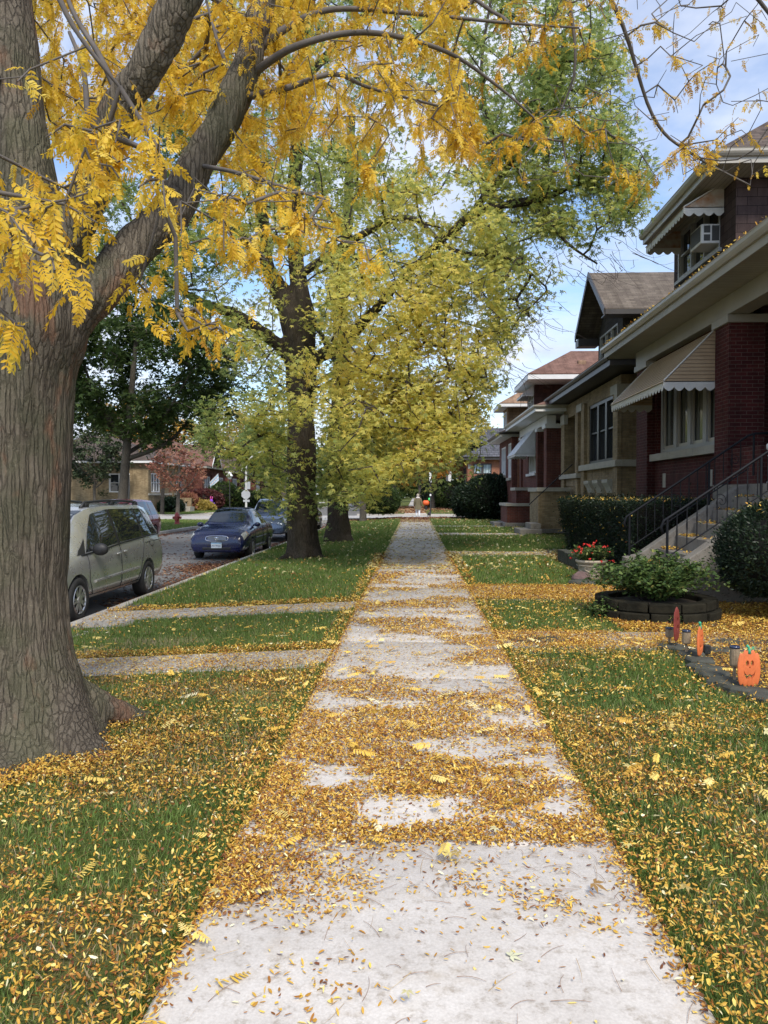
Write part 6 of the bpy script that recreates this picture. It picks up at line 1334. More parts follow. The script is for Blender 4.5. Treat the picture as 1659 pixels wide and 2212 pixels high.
def hedge(name, label, cat, kind, c, s, n, size, mat, seed, taper=0., stem=True, tone=(.5,.16), tmpl=LEAFLET4, group=None, root=None, up=.35):
    rgt = np.random.default_rng(seed); T = root or thing(name, label, cat, (c[0],c[1],gzf(c[0],c[1]) if stem is True else c[2]-s[2]), 0, group)
    b = MB()
    if kind == 'ball': b.ball(c, s[0]*.84, s[1]*.84, s[2]*.84, 20, 12)
    else:
        k = .9; tb = 1-taper; z0, z1 = c[2]-s[2]*.98, c[2]+s[2]*.9
        b.add([(c[0]+a*s[0]*k*tt_,c[1]+d*s[1]*(k+.06)*tt_,z) for z,tt_ in ((z0,tb),(z1,1)) for a,d in ((-1,-1),(1,-1),(1,1),(-1,1))],[(0,1,2,3),(4,5,6,7),(0,1,5,4),(1,2,6,5),(2,3,7,6),(3,0,4,7)])
    o1 = b.build('shade_core', M['inner'], T, smooth=(kind == 'ball')); o1.location = -T.location  # solid core under the leaves, its dark colour painted as inner shade
    P, nrm = shell_points(kind, c, s, n, rgt, taper); P = P+nrm*(rgt.exponential(.018,(n,1))*(1+3*(rgt.random((n,1)) < .04)))*min(2,size/.05)**.5
    kp = (vnoise(P[:,0]*9,P[:,1]*9,P[:,2]*9,4) > .27); P, nrm = P[kp], nrm[kp]; n = len(P); d = nrm+rgt.normal(0,.55,(n,3))+np.array([0,0,up]); d /= np.linalg.norm(d,axis=1,keepdims=True); yaw, pit = dir_yp(d)
    tn = np.clip(tone[0]+tone[1]*rgt.normal(0,1,n)+.5*(fbm(P[:,0]*3,P[:,1]*3,P[:,2]*3,8,3)-.5),0,1)
    V1,L1,C1,T1 = scatter([(tmpl[0],tmpl[1],P-d*size*.4,rots(yaw,pit,rgt.uniform(-PI,PI,n)),size*rgt.uniform(.6,1.3,n),tn)]); o1 = fast_mesh('foliage', V1, L1, C1, M[mat], T, T1); o1.location = -T.location
    return T
hedge('clipped_hedge', 'long flat topped dark hedge sprinkled with yellow leaves, beside the front steps', 'hedge', 'box', (4.75,17.9,.78), (.78,3.75,.68), 70000, .052, 'leaf_yew', 61, .16)
hedge('yew_bush', 'dark yew bush at the right edge beside the concrete steps, yellow leaves on top', 'bush', 'ball', (5.15,10.15,.85), (1.18,.95,.72), 46000, .048, 'leaf_yew', 62)
hedge('round_bush', 'huge rounded dark bush in front of the corner house', 'bush', 'ball', (4.55,47.3,1.25), (1.75,1.6,1.5), 20000, .16, 'leaf_yew', 63)
hedge('round_bush', 'smaller dark bush left of the huge rounded one, toward the sidewalk', 'bush', 'ball', (3.35,48.4,1.1), (1.0,1.2,1.15), 9000, .16, 'leaf_yew', 64)
hedge('round_bush', 'round green bush on the verge at the side street corner, beside the bare grey trunk', 'bush', 'ball', (-2.15,49.2,1.12), (1.15,1.1,1.0), 10000, .15, 'leaf_green', 65, tone=(.3,.2))
gb = 'shrubs in the far gardens'
for i,(nm,lab,c,s,mt) in enumerate([
 ('shrub','burgundy shrub in front of the red brown bungalow, left of the purple figure',(-21.0,76,.9),(1.9,1.4,1.1),'leaf_burg'),
 ('shrub','yellow green low shrub just left of the purple figure',(-20.8,73.5,.35),(1.5,1.0,.55),'leaf_yellow'),
 ('shrub','grey green shrub below the flag',(-19.8,79,1.3),(1.9,1.5,1.5),'leaf_green'),
 ('shrub','dark green shrub right of the purple figure',(-18.4,81,.8),(2.6,1.6,1.1),'leaf_green'),
 ('shrub','low bright green shrub beneath the small gable',(-19.0,88,.5),(2.2,1.4,.9),'leaf_shrub'),
 ('shrub','dark row of shrubs behind the stop sign',(-17.2,92,.8),(3.4,2,1.2),'leaf_green'),
 ('clipped_hedge','short dark clipped hedge in front of the yellow brick house',(-21.6,67.5,.45),(1.0,1.7,.75),'leaf_yew'),
 ('shrub','reddish shrub by the yellow brick porch wall',(-21.8,73.2,.6),(1.1,1.3,1.0),'leaf_red')]):
    hedge(nm, lab, 'shrub', 'ball', c, s, 2600, .24, mt, 70+i, tone=(.45,.2), tmpl=ST3, group=gb)
gb = 'shrubs beyond the side street on the right'
for i,(lab,c,s,mt) in enumerate([
 ('pale green grassy shrub beyond the side street beside the huge rounded bush',(5.6,68,.9),(1.1,1.1,1.1),'leaf_shrub'),
 ('dark spreading shrub beside the distant brick gate pillar',(4.4,78,1.4),(2.1,1.8,1.5),'leaf_green'),
 ('light green shrub nearest the distant brick pillar',(4.6,70,.6),(.9,.9,.8),'leaf_green'),
 ('low green shrub behind the orange inflatable pumpkin',(2.9,84,.6),(1.6,1.2,.9),'leaf_green'),
 ('dark conifer shaped shrub just behind the walking woman',(2.5,98,1.5),(1.7,1.5,2.2),'leaf_yew')]):
    hedge('shrub', lab, 'shrub', 'ball', c, s, 3000, .22, mt, 80+i, tone=(.4,.2), tmpl=ST3, group=gb)
# ================================================================== garden pieces on the right
M['pump'] = simple('orange_painted_metal', (.62,.15,.045), .5, .14, 9, bmp=.15, bscale=50); M['pump_dk'] = simple('dark_red_painted_wood', (.19,.03,.022), .6, .25, 8, bmp=.2)
M['stemgreen'] = simple('green_painted_metal', (.05,.36,.20), .5, .12, 9); M['wood'] = simple('weathered_wood', (.26,.20,.13), .9, .3, 9, bmp=.5, stretch=(8,8,1)); M['bluecap'] = simple('solar_cap', (.02,.03,.07), .25, .1, 5, coat=.5)
M['slate'] = simple('slate_edging_stone', (.07,.072,.06), .95, .3, 6, bmp=.9, bscale=22, spec=.2); M['block'] = simple('dark_mossy_block', (.02,.018,.012), .98, .4, 7, bmp=1, bscale=30, spec=.15)
def booldiff(o, cutters):
    for c in cutters:
        m_ = o.modifiers.new('b','BOOLEAN'); m_.operation = 'DIFFERENCE'; m_.object = c; m_.solver = 'EXACT'
    dg = bpy.context.evaluated_depsgraph_get(); me = D.meshes.new_from_object(o.evaluated_get(dg)); o.modifiers.clear(); o.data = me
    for c in cutters: D.objects.remove(c)
    try: me.set_sharp_from_angle(angle=math.radians(40))
    except Exception: pass
def pumpkin(x, y, w, h, rz, label, lift=.04, mat='pump', dark=False, tilt=0):
    T = thing('pumpkin_stake', label, 'yard stake', (x,y,0), rz, 'painted jack o lantern stakes along the garden edging'); T.rotation_euler[1] = tilt
    b = MB(); n = 5
    for i in range(n):
        u = (i-(n-1)/2)/((n-1)/2); hh = h*(1-.16*abs(u)**2.2); b.ball((u*w*.36, 0, lift+h/2-abs(u)*.01), w*.17, .016-.004*abs(u), hh/2, 18, 14)
    o = b.build('face', M[mat], T); m1 = o.modifiers.new('r','REMESH'); m1.mode = 'VOXEL'; m1.voxel_size = .0045; dg = bpy.context.evaluated_depsgraph_get(); me = D.meshes.new_from_object(o.evaluated_get(dg)); o.modifiers.clear(); o.data = me; setm(me, M[mat] if not me.materials else None, True)
    cz = lift+h*.5; cs = []
    def prism(P): cs.append(MB().slab([(a,-.05,c) for a,c in P],(0,1,0),.1).build('cut', None, T))
    e = w
    for s in (-1,1): prism([(s*e*.11+e*.075*math.cos(a), cz+h*.12+h*.075*math.sin(a)) for a in np.linspace(0,2*PI,12,endpoint=False)])
    if not dark:
        prism([(-e*.035,cz+h*.0),(e*.035,cz+h*.0),(0,cz+h*.06)])
        top = [(-e*.27,cz-h*.06),(-e*.20,cz-h*.14),(-e*.1,cz-h*.19),(-.0,cz-h*.15),(e*.1,cz-h*.19),(e*.20,cz-h*.14),(e*.27,cz-h*.06)]; bot = [(e*.22,cz-h*.20),(e*.1,cz-h*.29),(e*.03,cz-h*.23),(-e*.04,cz-h*.29),(-e*.14,cz-h*.27),(-e*.22,cz-h*.20)]
        prism(top+bot)
    else:
        prism([(-e*.12,cz-h*.02),(e*.12,cz-h*.02),(e*.16,cz-h*.14),(0,cz-h*.26),(-e*.16,cz-h*.14)])
    booldiff(o, cs)
    if not dark:
        b = MB(); zt = lift+h*.96; b.tube([(0,0,zt-.03),(0,.0,zt),(-.006,0,zt+.022),(-.02,0,zt+.035)], [.017,.012,.010,.013], 8); b.build('stem', M['stemgreen'], T, smooth=True)
        b = MB(); V5, F5 = ST5; q = [(.028+a*.028,.004+c*.3*.028,zt+.012+bb*.028) for a,bb,c in V5]; b.add(q, F5); b.tube([(.0,0,zt-.005),(.03,0,zt+.012)], .0025, 5)
        b.tube([(.05+.012*math.cos(a), .004, zt+.012+.012*math.sin(a)) for a in np.linspace(0,5.5,12)], .0018, 5); b.build('tendril', M['stemgreen'], T, fixn=False)
    b = MB()
    for s in (-1,1): b.tube([(s*w*.14,.004,-.06),(s*w*.14,.004,lift+.06)], .0035, 6)
    b.build('stake', M['iron'], T); return T
pumpkin(2.70,6.30,.185,.315,.12,'orange metal jack o lantern stake with green stem, nearest and facing the viewer', .035)
pumpkin(2.72,7.42,.19,.30,.98,'orange jack o lantern stake turned nearly edge on, between the two solar stakes', .05)
pumpkin(2.68,7.95,.18,.36,.98,'dark red jack o lantern stake leaning back beside the farthest edging stone', .09, 'pump_dk', True, -.06)
def solar(x, y, label, h=.33):
    T = thing('solar_light', label, 'garden light', (x,y,0), 0, 'wooden solar lights along the edging')
    MB().tube([(0,0,-.05),(0,0,h*.55)], .014, 8).build('stake', M['wood'], T)
    MB().lathe([(.034,h*.5),(.040,h*.54),(.040,h-.012),(.036,h-.008)], n=18).build('housing', M['wood'], T, smooth=False)
    MB().lathe([(.043,h-.014),(.043,h),(.034,h+.006),(.01,h+.008)], n=18).build('cap', M['bluecap'], T, smooth=True); return T
solar(2.66,6.48,'wooden solar stake light left of the nearest orange pumpkin, blue cap on top'); solar(2.66,7.62,'wooden solar stake light behind the edge on orange pumpkin', .26); solar(2.66,8.12,'short wooden post light under the dark red pumpkin', .2)
T = thing('spot_light', 'small black garden spotlight behind the edge on orange pumpkin', 'garden light', (2.86,7.62,0)); MB().box(-.03,.03,-.025,.025,.03,.12).build('housing', M['carblack'], T, bevel=.006); MB().tube([(0,0,-.04),(0,0,.04)], .008, 6).build('stake', M['iron'], T); MB().box(-.024,.024,-.027,-.0255,.04,.11).build('lens', M['glass'], T)
# edging stones
rs = random.Random(4)
stones = [(2.67,7.95,.17,.12,'the farthest slate edging stone, under the dark red pumpkin'),(2.70,7.62,.13,.1,'small slate edging stone before the edge on pumpkin'),(2.68,7.32,.15,.13,'slate edging stone beside the edge on orange pumpkin'),(2.62,7.03,.16,.13,'slate edging stone just nearer than the edge on pumpkin'),(2.60,6.76,.15,.12,'slate edging stone midway along the row with grass before it'),(2.60,6.50,.17,.12,'slate edging stone at the foot of the nearest solar stake'),(2.66,6.26,.16,.13,'slate edging stone in front of the nearest orange pumpkin'),(2.72,6.02,.15,.12,'slate edging stone near the right edge below the orange pumpkin'),(2.82,5.80,.15,.12,'last slate edging stone toward the lower right edge'),(2.95,5.6,.15,.12,'slate edging stone cut by the right edge of the picture')]
for (x,y,a,c,lab) in stones:
    n = 11; k = [rs.uniform(.82,1.12) for _ in range(n)]; P = [(math.cos(2*PI*i/n)*a*k[i], math.sin(2*PI*i/n)*c*k[i]) for i in range(n)]; h = rs.uniform(.04,.06)
    b = MB(); P2 = [(p[0]*.9,p[1]*.9) for p in P]; b.add([(p[0],p[1],-.04) for p in P]+[(p[0],p[1],h*.7) for p in P]+[(p[0],p[1],h+rs.uniform(-.004,.006)) for p in P2], [tuple(range(n))[::-1]]+[(i,(i+1)%n,(i+1)%n+n,i+n) for i in range(n)]+[(i+n,(i+1)%n+n,(i+1)%n+2*n,i+2*n) for i in range(n)]+[tuple(range(2*n,3*n))])
    o_ = b.build('edging_stone', M['slate']); o_.location = (x,y,0); o_.rotation_euler = (rs.uniform(-.06,.06),rs.uniform(-.06,.06),rs.uniform(-.5,.5)); tag(o_, lab, 'stone', 'slate stones edging the flower bed')
# flagstones set in the soil
for (x,y,a,c,lab) in ((3.55,8.35,.42,.2,'large flat grey flagstone in the leafy path right of the pumpkins'),(3.1,7.9,.3,.14,'smaller flagstone in the leaves behind the pumpkins'),(1.35,8.4,.35,.2,'worn flagstone patch showing in the leafy path near the sidewalk')):
    n = 9; b = MB(); b.slab([(math.cos(2*PI*i/n)*a*rs.uniform(.85,1.1), math.sin(2*PI*i/n)*c*rs.uniform(.85,1.1), -.04) for i in range(n)], (0,0,1), .062); o_ = b.build('flagstone', M['slate'], bevel=.008); o_.location = (x,y,0); tag(o_, lab, 'stone', 'flagstones in the leafy path')
# ring planter of stacked blocks
RC = Vector((3.16,10.25,0)); T = thing('planter_ring', 'round raised bed of two courses of dark mossy blocks around a leafy shrub', 'raised bed', RC)
for course, (r, z0, n, off) in enumerate(((.80,0,13,0.),(.76,.125,12,.25))):
    for i in range(n):
        a0, a1 = 2*PI*(i+off)/n+.012, 2*PI*(i+1+off)/n-.012; ri, ro = r-.17, r+rs.uniform(-.012,.02); P = [(ro*math.cos(a),ro*math.sin(a)) for a in np.linspace(a0,a1,4)]+[(ri*math.cos(a),ri*math.sin(a)) for a in (a1,a0)]
        b = MB(); b.slab([(p[0],p[1],z0+rs.uniform(0,.004)) for p in P], (0,0,1), .118+rs.uniform(-.006,.004)); b.build('block', M['block'], T, bevel=.014)
MB().lathe([(.60,.0),(.60,.17),(.3,.2),(.01,.21)], n=24).build('soil', M['bed'], T)
# the shrub in it: stems with oval leaves
def stem_shrub(root, c, r, h, ns, nl, size, seed, lean=1.0, mat='leaf_shrub', z0=.18):
    rgs = np.random.default_rng(seed); b = MB(); Ps, Ds = [], []
    for i in range(ns):
        a = rgs.uniform(0,2*PI); rr = r*rgs.uniform(.25,1.05)*lean; hh = h*rgs.uniform(.55,1.0)*(1-.35*(rr/r)); e = np.array([c[0]+rr*math.cos(a), c[1]+rr*math.sin(a), z0+hh]); s = np.array([c[0]+rgs.normal(0,.08), c[1]+rgs.normal(0,.08), z0-.02]); m_ = (s+e)/2+np.array([0,0,hh*.22])
        pts = [(1-t)**2*s+2*t*(1-t)*m_+t*t*e for t in np.linspace(0,1,7)]; b.tube(pts, [.006,.006,.005,.004,.004,.003,.002], 5)
        for j in range(nl):
            t = rgs.uniform(.25,1.02); p = (1-t)**2*s+2*t*(1-t)*m_+t*t*e+rgs.normal(0,.025,3); Ps.append(p); Ds.append(rgs.uniform(-PI,PI))
    o1 = b.build('stems', M['twig_dark'], root); o1.location = -root.location; n = len(Ps)
    V1,L1,C1,T1 = scatter([(LEAFLET6[0],LEAFLET6[1],np.array(Ps),rots(np.array(Ds),rgs.normal(-.1,.45,n),rgs.normal(0,.4,n)),np.stack([size*rgs.uniform(.6,1.3,n)]*3,1)*np.array([1,1.5,1]),np.clip(rgs.normal(.5,.22,n),0,1))])
    o1 = fast_mesh('foliage', V1, L1, C1, M[mat], root, T1); o1.location = -root.location
T = thing('garden_shrub', 'loose green leafy shrub spilling over the ring of dark blocks', 'shrub', (RC.x,RC.y,.2)); stem_shrub(T, (RC.x-.02,RC.y), .90, .74, 150, 60, .062, 91)
T = thing('garden_shrub', 'trailing dull green plant hanging over the left side of the block ring', 'shrub', (2.5,10.0,0)); stem_shrub(T, (2.50,10.0), .27, .3, 30, 40, .045, 92, z0=.0)
T = thing('weed', 'small leafy weed growing from the gap low in the block ring', 'weed', (3.17,9.44,0)); stem_shrub(T, (3.17,9.44), .06, .14, 7, 8, .035, 93, z0=.02)
# flower pot
M['pot'] = simple('cream_terracotta', (.42,.36,.27), .75, .22, 7, bmp=.35, bscale=18); M['potstain'] = simple('dark_moss_stain', (.10,.085,.06), .9, .4, 9)
T = thing('flower_pot', 'cream terracotta urn with red flowering plant beside the long hedge', 'flower pot', (3.28,14.42,0))
MB().lathe([(.155,0),(.165,.02),(.185,.1),(.225,.26),(.255,.31),(.27,.315),(.285,.335),(.288,.365),(.27,.372),(.262,.36),(.25,.30),(.01,.29)], n=36).build('pot', M['pot'], T, smooth=True)
b = MB()
for k in range(9):
    a = 2*PI*k/9; b.tube([((.2+.045*t)*math.cos(a+.25*math.sin(6*t)),(.2+.045*t)*math.sin(a+.25*math.sin(6*t)),.1+.14*t) for t in np.linspace(0,1,10)], .009, 5)
b.tube([(.262*math.cos(a),.262*math.sin(a),.27) for a in np.linspace(0,2*PI,30)], .008, 5); b.build('relief', M['pot'], T, smooth=True)
stem_shrub(T, (3.28,14.42), .42, .36, 60, 30, .055, 94, z0=.33)
M['flower'] = simple('scarlet_petals', (.62,.03,.025), .6, .2, 30); rf = random.Random(6)
for k in range(38):
    a = rf.uniform(0,2*PI); r = rf.uniform(.1,.46); c = Vector((r*math.cos(a), r*math.sin(a)*.9, .42+.30*(1-(r/.5)**2)*rf.uniform(.5,1.05)-(.14 if r > .38 else 0)))
    b = MB()
    for q in range(7):
        e = Vector((rf.gauss(0,1),rf.gauss(0,1),rf.gauss(.3,.8))).normalized(); s = e.orthogonal().normalized(); w = rf.uniform(.018,.028); b.quad(c, c+e*w*.6+s*w*.55, c+e*w*1.25, c+e*w*.6-s*w*.55)
    b.build('flower', M['flower'], T, fixn=False)
for (x,y,a,c,h,lab) in ((3.02,14.05,.17,.13,.17,'reddish grey boulder at the foot of the flower pot'),(2.95,13.6,.26,.15,.09,'low flat rock half buried in leaves near the flower pot')):
    b = MB(); b.ball((0,0,h*.35),a,c,h*.75,12,8); b.v = [(v[0]*(1+.18*mnoise.noise(Vector(v)*9)),v[1]*(1+.2*mnoise.noise(Vector(v)*8+Vector((3,1,2)))),v[2]*(1+.25*mnoise.noise(Vector(v)*7))) for v in b.v]
    o_ = b.build('rock', M['slate'] if h < .1 else simple('reddish_boulder', (.14,.09,.085), .9, .25, 8, bmp=.7)); o_.location = (x,y,0); tag(o_, lab, 'rock')
T = thing('retaining_wall', 'low grey block retaining wall at the foot of the long hedge', 'garden wall', (3.4,16,0))
b = MB()
for k in range(9): b.box(.0,.22,-1.3+.42*k,-.89+.42*k,0,.28+rs.uniform(-.01,.01))
b.build('wall', M['slate'], T, bevel=.015)

# ================================================================== street furniture
M['hyd'] = simple('red_hydrant_paint', (.27,.03,.025), .5, .2, 12); M['pole_w'] = simple('pale_painted_pole', (.5,.5,.47), .5, .1, 3); M['signback'] = simple('bare_aluminium_sign', (.42,.43,.43), .4, .12, 4, metal=.4)
M['signwhite'] = simple('white_sign_face', (.72,.72,.72), .4, .04, 5); M['signblack'] = simple('black_sign_print', (.015,.015,.015), .5); M['pole_d'] = simple('dark_steel_pole', (.03,.03,.03), .6, .3, 6)
T = thing('fire_hydrant', 'dull red fire hydrant on the grass corner across the street', 'fire hydrant', (-13.5,43.2,gzf(-13.5,43.2)))
MB().lathe([(.2,0),(.2,.05),(.13,.07),(.13,.42),(.17,.44),(.17,.48),(.14,.5),(.12,.6),(.06,.67),(.03,.69),(.03,.73)], n=20).build('barrel', M['hyd'], T, smooth=True)
for d in ((1,0),(-1,0)): MB().lathe([(.06,.0),(.06,.2),(.075,.2),(.075,.24)] if d[0] > 0 else [(.06,0),(.06,-.2),(.075,-.2),(.075,-.24)], c=(0,0,.4), n=12, axis='x').build('nozzle', M['hyd'], T)
MB().lathe([(.09,0),(.09,-.17),(.11,-.17),(.11,-.23)], c=(0,0,.36), n=14, axis='y').build('nozzle', M['hyd'], T)
LX, LY = -13.6, 61.6; T = thing('street_lamp', 'pale curved arm street lamp pole with the back of a stop sign fixed to it', 'street lamp', (LX,LY,-.2))
b = MB(); b.tube([(0,0,0),(0,0,.4),(0,0,3.4),(.02,0,4.0),(.25,0,4.55),(.7,0,4.95),(1.4,0,5.2),(2.3,0,5.25)], [.12,.09,.075,.07,.06,.055,.05,.045], 12); b.build('pole', M['pole_w'], T, smooth=True)
b = MB(); b.lathe([(.04,0),(.2,-.1),(.22,-.16),(.12,-.22)], c=(2.4,0,5.25), n=14, sx=1.6); b.build('lamp_head', M['pole_w'], T, smooth=True)
b = MB(); b.slab([(.38*math.cos(PI/8+k*PI/4), -.10, 1.72+.38*math.sin(PI/8+k*PI/4)) for k in range(8)], (0,1,0), .006); b.build('stop_sign_back', M['signback'], T)
MB().box(-.22,.3,-.1,-.094,1.12,1.3).build('small_plate', M['signback'], T); MB().box(.1,.36,-.1,-.094,2.15,2.75).build('sign_back', M['signback'], T)
T = thing('lantern_lamp', 'white hooded lamp hanging beside the curved street lamp pole', 'lamp', (-16.0,66,gzf(-16,66))); MB().tube([(0,0,0),(0,0,3.3)], .04, 8).build('post', M['pole_d'], T); MB().lathe([(.03,3.75),(.06,3.6),(.28,3.28),(.3,3.22),(.18,3.2),(.16,2.98),(.05,2.95)], n=16).build('hood', M['signwhite'], T, smooth=True)
T = thing('one_way_sign', 'white one way sign on a dark post at the far left corner', 'sign', (-19.3,51.5-1.2,-.1))
MB().tube([(.33,.06,0),(.33,.06,2.95)], .07, 8).build('post', M['pole_d'], T); sg = MB().box(-.24,.24,-.01,.0,1.62,2.25).build('sign_face', M['signwhite'], T, bevel=.004)
MB().tube([(-.0,.04,0),(0,.04,2.3)], .025, 8).build('sign_post', M['pole_w'], T)
for s_, z in (('ONE',2.12),('WAY',1.93)): text_mesh(s_, .2, M['signblack'], sg, 'lettering', (0,-.0125,z), (PI/2,0,0))
b = MB(); b.slab([(-.19,-.0135,1.745),(-.06,-.0135,1.815),(-.06,-.0135,1.765),(.19,-.0135,1.765),(.19,-.0135,1.725),(-.06,-.0135,1.725),(-.06,-.0135,1.675)],(0,1,0),.003); b.build('arrow', M['signblack'], sg)
T = thing('street_sign_post', 'dark post with small sign plates beside the crossing, right of the walking woman', 'sign post', (1.28,62.3,0))
MB().tube([(0,0,0),(-.03,0,1.7),(-.12,0,3.35)], [.055,.05,.045], 8).build('post', M['pole_d'], T)
MB().box(-.12,.06,-.06,-.05,2.5,3.3).build('sign_plate', M['signwhite'], T); MB().box(-.35,.75,-.01,.01,3.30,3.4).build('name_plate', M['pole_d'], T); MB().box(-.08,.05,-.06,-.05,1.4,1.55).build('sticker', M['signwhite'], T)
# flag on the second bungalow's porch
M['flagw'] = simple('white_flag_cloth', (.68,.70,.74), .8, .05, 4); M['flagb'] = simple('light_blue_flag_cloth', (.28,.52,.72), .8, .06, 4); M['flagr'] = simple('red_flag_star', (.5,.03,.04), .8)
T = thing('porch_flag', 'white flag with light blue bands on a slanting pole at the red brown bungalow', 'flag', (-20.9,78.6,2.4)); MB().tube([(-.5,.5,0),(.75,-.4,1.25)], .02, 6).build('flag_pole', M['pole_w'], T)
def fl(u, v): return Vector((.75-.95*u+.12*v, -.4+.7*u*.4+.05*math.sin(6*v), 1.25-.95*u*.9-1.15*v+.0))
for nm, v0, v1, mt in (('cloth',0,.2,'flagw'),('band',.2,.36,'flagb'),('cloth',.36,.64,'flagw'),('band',.64,.8,'flagb'),('cloth',.8,1,'flagw')):
    b = MB(); n = 8
    for i in range(n):
        u0, u1 = i/n, (i+1)/n; a, c, d, e = [fl(q, w_*.62) for q, w_ in ((u0,v0),(u1,v0),(u1,v1),(u0,v1))]; b.slab([a,c,d,e],(0,1,0),.008)
    b.build(nm, M[mt], T, fixn=False)
b = MB()
for k in range(4):
    c = fl(.2+.2*k,.31); P = [(c.x+.06*(1 if i % 2 == 0 else .45)*math.cos(PI*i/6), c.y-.012, c.z+.06*(1 if i % 2 == 0 else .45)*math.sin(PI*i/6)) for i in range(12)]; b.slab(P,(0,-1,0),.006)
b.build('stars', M['flagr'], T)
# inflatable pumpkin, purple yard figure
M['inflo'] = simple('orange_nylon', (.75,.13,.03), .5, .08, 3); M['inflg'] = simple('lime_nylon', (.08,.75,.2), .5, .08, 3)
T = thing('inflatable_pumpkin', 'big orange inflatable pumpkin with a lime green stem on the lawn beyond the side street', 'yard decoration', (1.05,72,0)); b = MB()
for k in range(8): a = 2*PI*k/8; b.ball((.15*math.cos(a),.15*math.sin(a),.72),.17,.17,.24,12,8)
b.build('pumpkin', M['inflo'], T, smooth=True); MB().ball((.3,-.1,1.05),.11,.09,.15,10,7).build('stem', M['inflg'], T, smooth=True); MB().tube([(0,0,0),(0,0,.5)], .15, 10).build('base', M['carblack'], T)
M['purp'] = simple('purple_cloth', (.20,.05,.55), .7, .15, 5); M['pink'] = simple('bright_pink_cloth', (.75,.10,.38), .7, .1, 5)
T = thing('yard_figure', 'purple draped yard figure with two bright pink ears, in the far garden', 'yard decoration', (-19.9,74.6,-.1))
MB().lathe([(.34,0),(.3,.15),(.2,.5),(.17,.75),(.2,.8),(.1,.86)], n=18).build('body', M['purp'], T, smooth=True); MB().ball((0,0,.98),.17,.16,.17).build('head', M['purp'], T, smooth=True)
for s in (-1,1): MB().tube([(s*.07,0,1.1),(s*.09,0,1.3),(s*.07,0,1.45)], [.05,.045,.01], 8).build('ear', M['pink'], T, smooth=True)
for s in (-1,1): MB().tube([(s*.16,0,.78),(s*.3,-.02,.62),(s*.32,-.1,.8)], [.06,.05,.04], 8).build('arm', M['purp'], T, smooth=True)

# ================================================================== the walking woman and the dog
def skin(name, verts, edges, mat, parent, sub=1, extra=None):
    me = D.meshes.new(name); me.from_pydata([v[:3] for v in verts], edges, []); o = D.objects.new(name, me); link(o, parent)
    m1 = o.modifiers.new('skin','SKIN'); m1.use_smooth_shade = True; me.skin_vertices[0].data[0].use_root = True
    for i, v in enumerate(verts): me.skin_vertices[0].data[i].radius = (v[3], v[4] if len(v) > 4 else v[3])
    m2 = o.modifiers.new('sub','SUBSURF'); m2.levels = m2.render_levels = sub
    dg = bpy.context.evaluated_depsgraph_get(); m_ = D.meshes.new_from_object(o.evaluated_get(dg)); o.modifiers.clear(); o.data = m_; m_.materials.clear(); m_.materials.append(mat)
    m_.polygons.foreach_set('use_smooth', np.ones(len(m_.polygons), bool)); return o
M['skin'] = simple('skin', (.48,.27,.2), .6, .08, 10); M['coat'] = stripemat('olive_quilted_coat', (.17,.145,.085), .055, 2, .9, .8, .6); M['pants'] = simple('white_trousers', (.62,.64,.70), .8, .06, 8, bmp=.2, bscale=10); M['hair'] = simple('grey_blond_hair', (.42,.36,.30), .7, .25, 40, bmp=.6)
M['shoe'] = simple('pale_pink_shoes', (.45,.33,.42), .6, .1, 10); M['hood'] = simple('cream_hood_lining', (.62,.58,.55), .9, .15, 30, bmp=.6)
T = thing('person', 'person seen from behind in olive quilted coat and white trousers, crossing the side street', 'person', (.22,54.6,-.156), PI)
Vv = [(0,0,.93,.15,.11),(0,0,1.1,.13,.10),(0,.0,1.28,.16,.11),(0,.0,1.42,.09,.08),(0,-.01,1.49,.052),(0,-.015,1.56,.078,.085),(0,-.01,1.63,.07,.075),
      (.09,0,.88,.09),(.095,-.12,.50,.06),(.095,-.02,.10,.042),(.095,-.16,.04,.04),(-.09,0,.88,.09),(-.095,.05,.49,.06),(-.095,.20,.10,.042),(-.095,.07,.04,.04),
      (.17,0,1.38,.055),(.24,.03,1.13,.042),(.25,-.06,.90,.032),(.25,-.08,.83,.028,.018),(-.17,0,1.38,.055),(-.24,.03,1.13,.042),(-.25,-.02,.90,.032),(-.25,-.04,.83,.028,.018)]
Ee = [(0,1),(1,2),(2,3),(3,4),(4,5),(5,6),(0,7),(7,8),(8,9),(9,10),(0,11),(11,12),(12,13),(13,14),(3,15),(15,16),(16,17),(17,18),(3,19),(19,20),(20,21),(21,22)]
for w, sx_ in ((18,1),(22,-1)):
    bx_ = Vv[w]
    for k,(dy,l) in enumerate(((-.022,.07),(-.008,.08),(.007,.075),(.02,.06))):
        i = len(Vv); Vv += [(bx_[0],bx_[1]+dy,bx_[2]-.035,.009),(bx_[0]-.008*sx_,bx_[1]+dy,bx_[2]-.035-l*.5,.008),(bx_[0]-.022*sx_,bx_[1]+dy,bx_[2]-.035-l,.007)]; Ee += [(w,i),(i,i+1),(i+1,i+2)]
    i = len(Vv); Vv += [(bx_[0]-.004*sx_,bx_[1]-.03,bx_[2]+.0,.009),(bx_[0]-.015*sx_,bx_[1]-.05,bx_[2]-.035,.008)]; Ee += [(w,i),(i,i+1)]
PB = skin('body', Vv, Ee, M['skin'], T, 1)
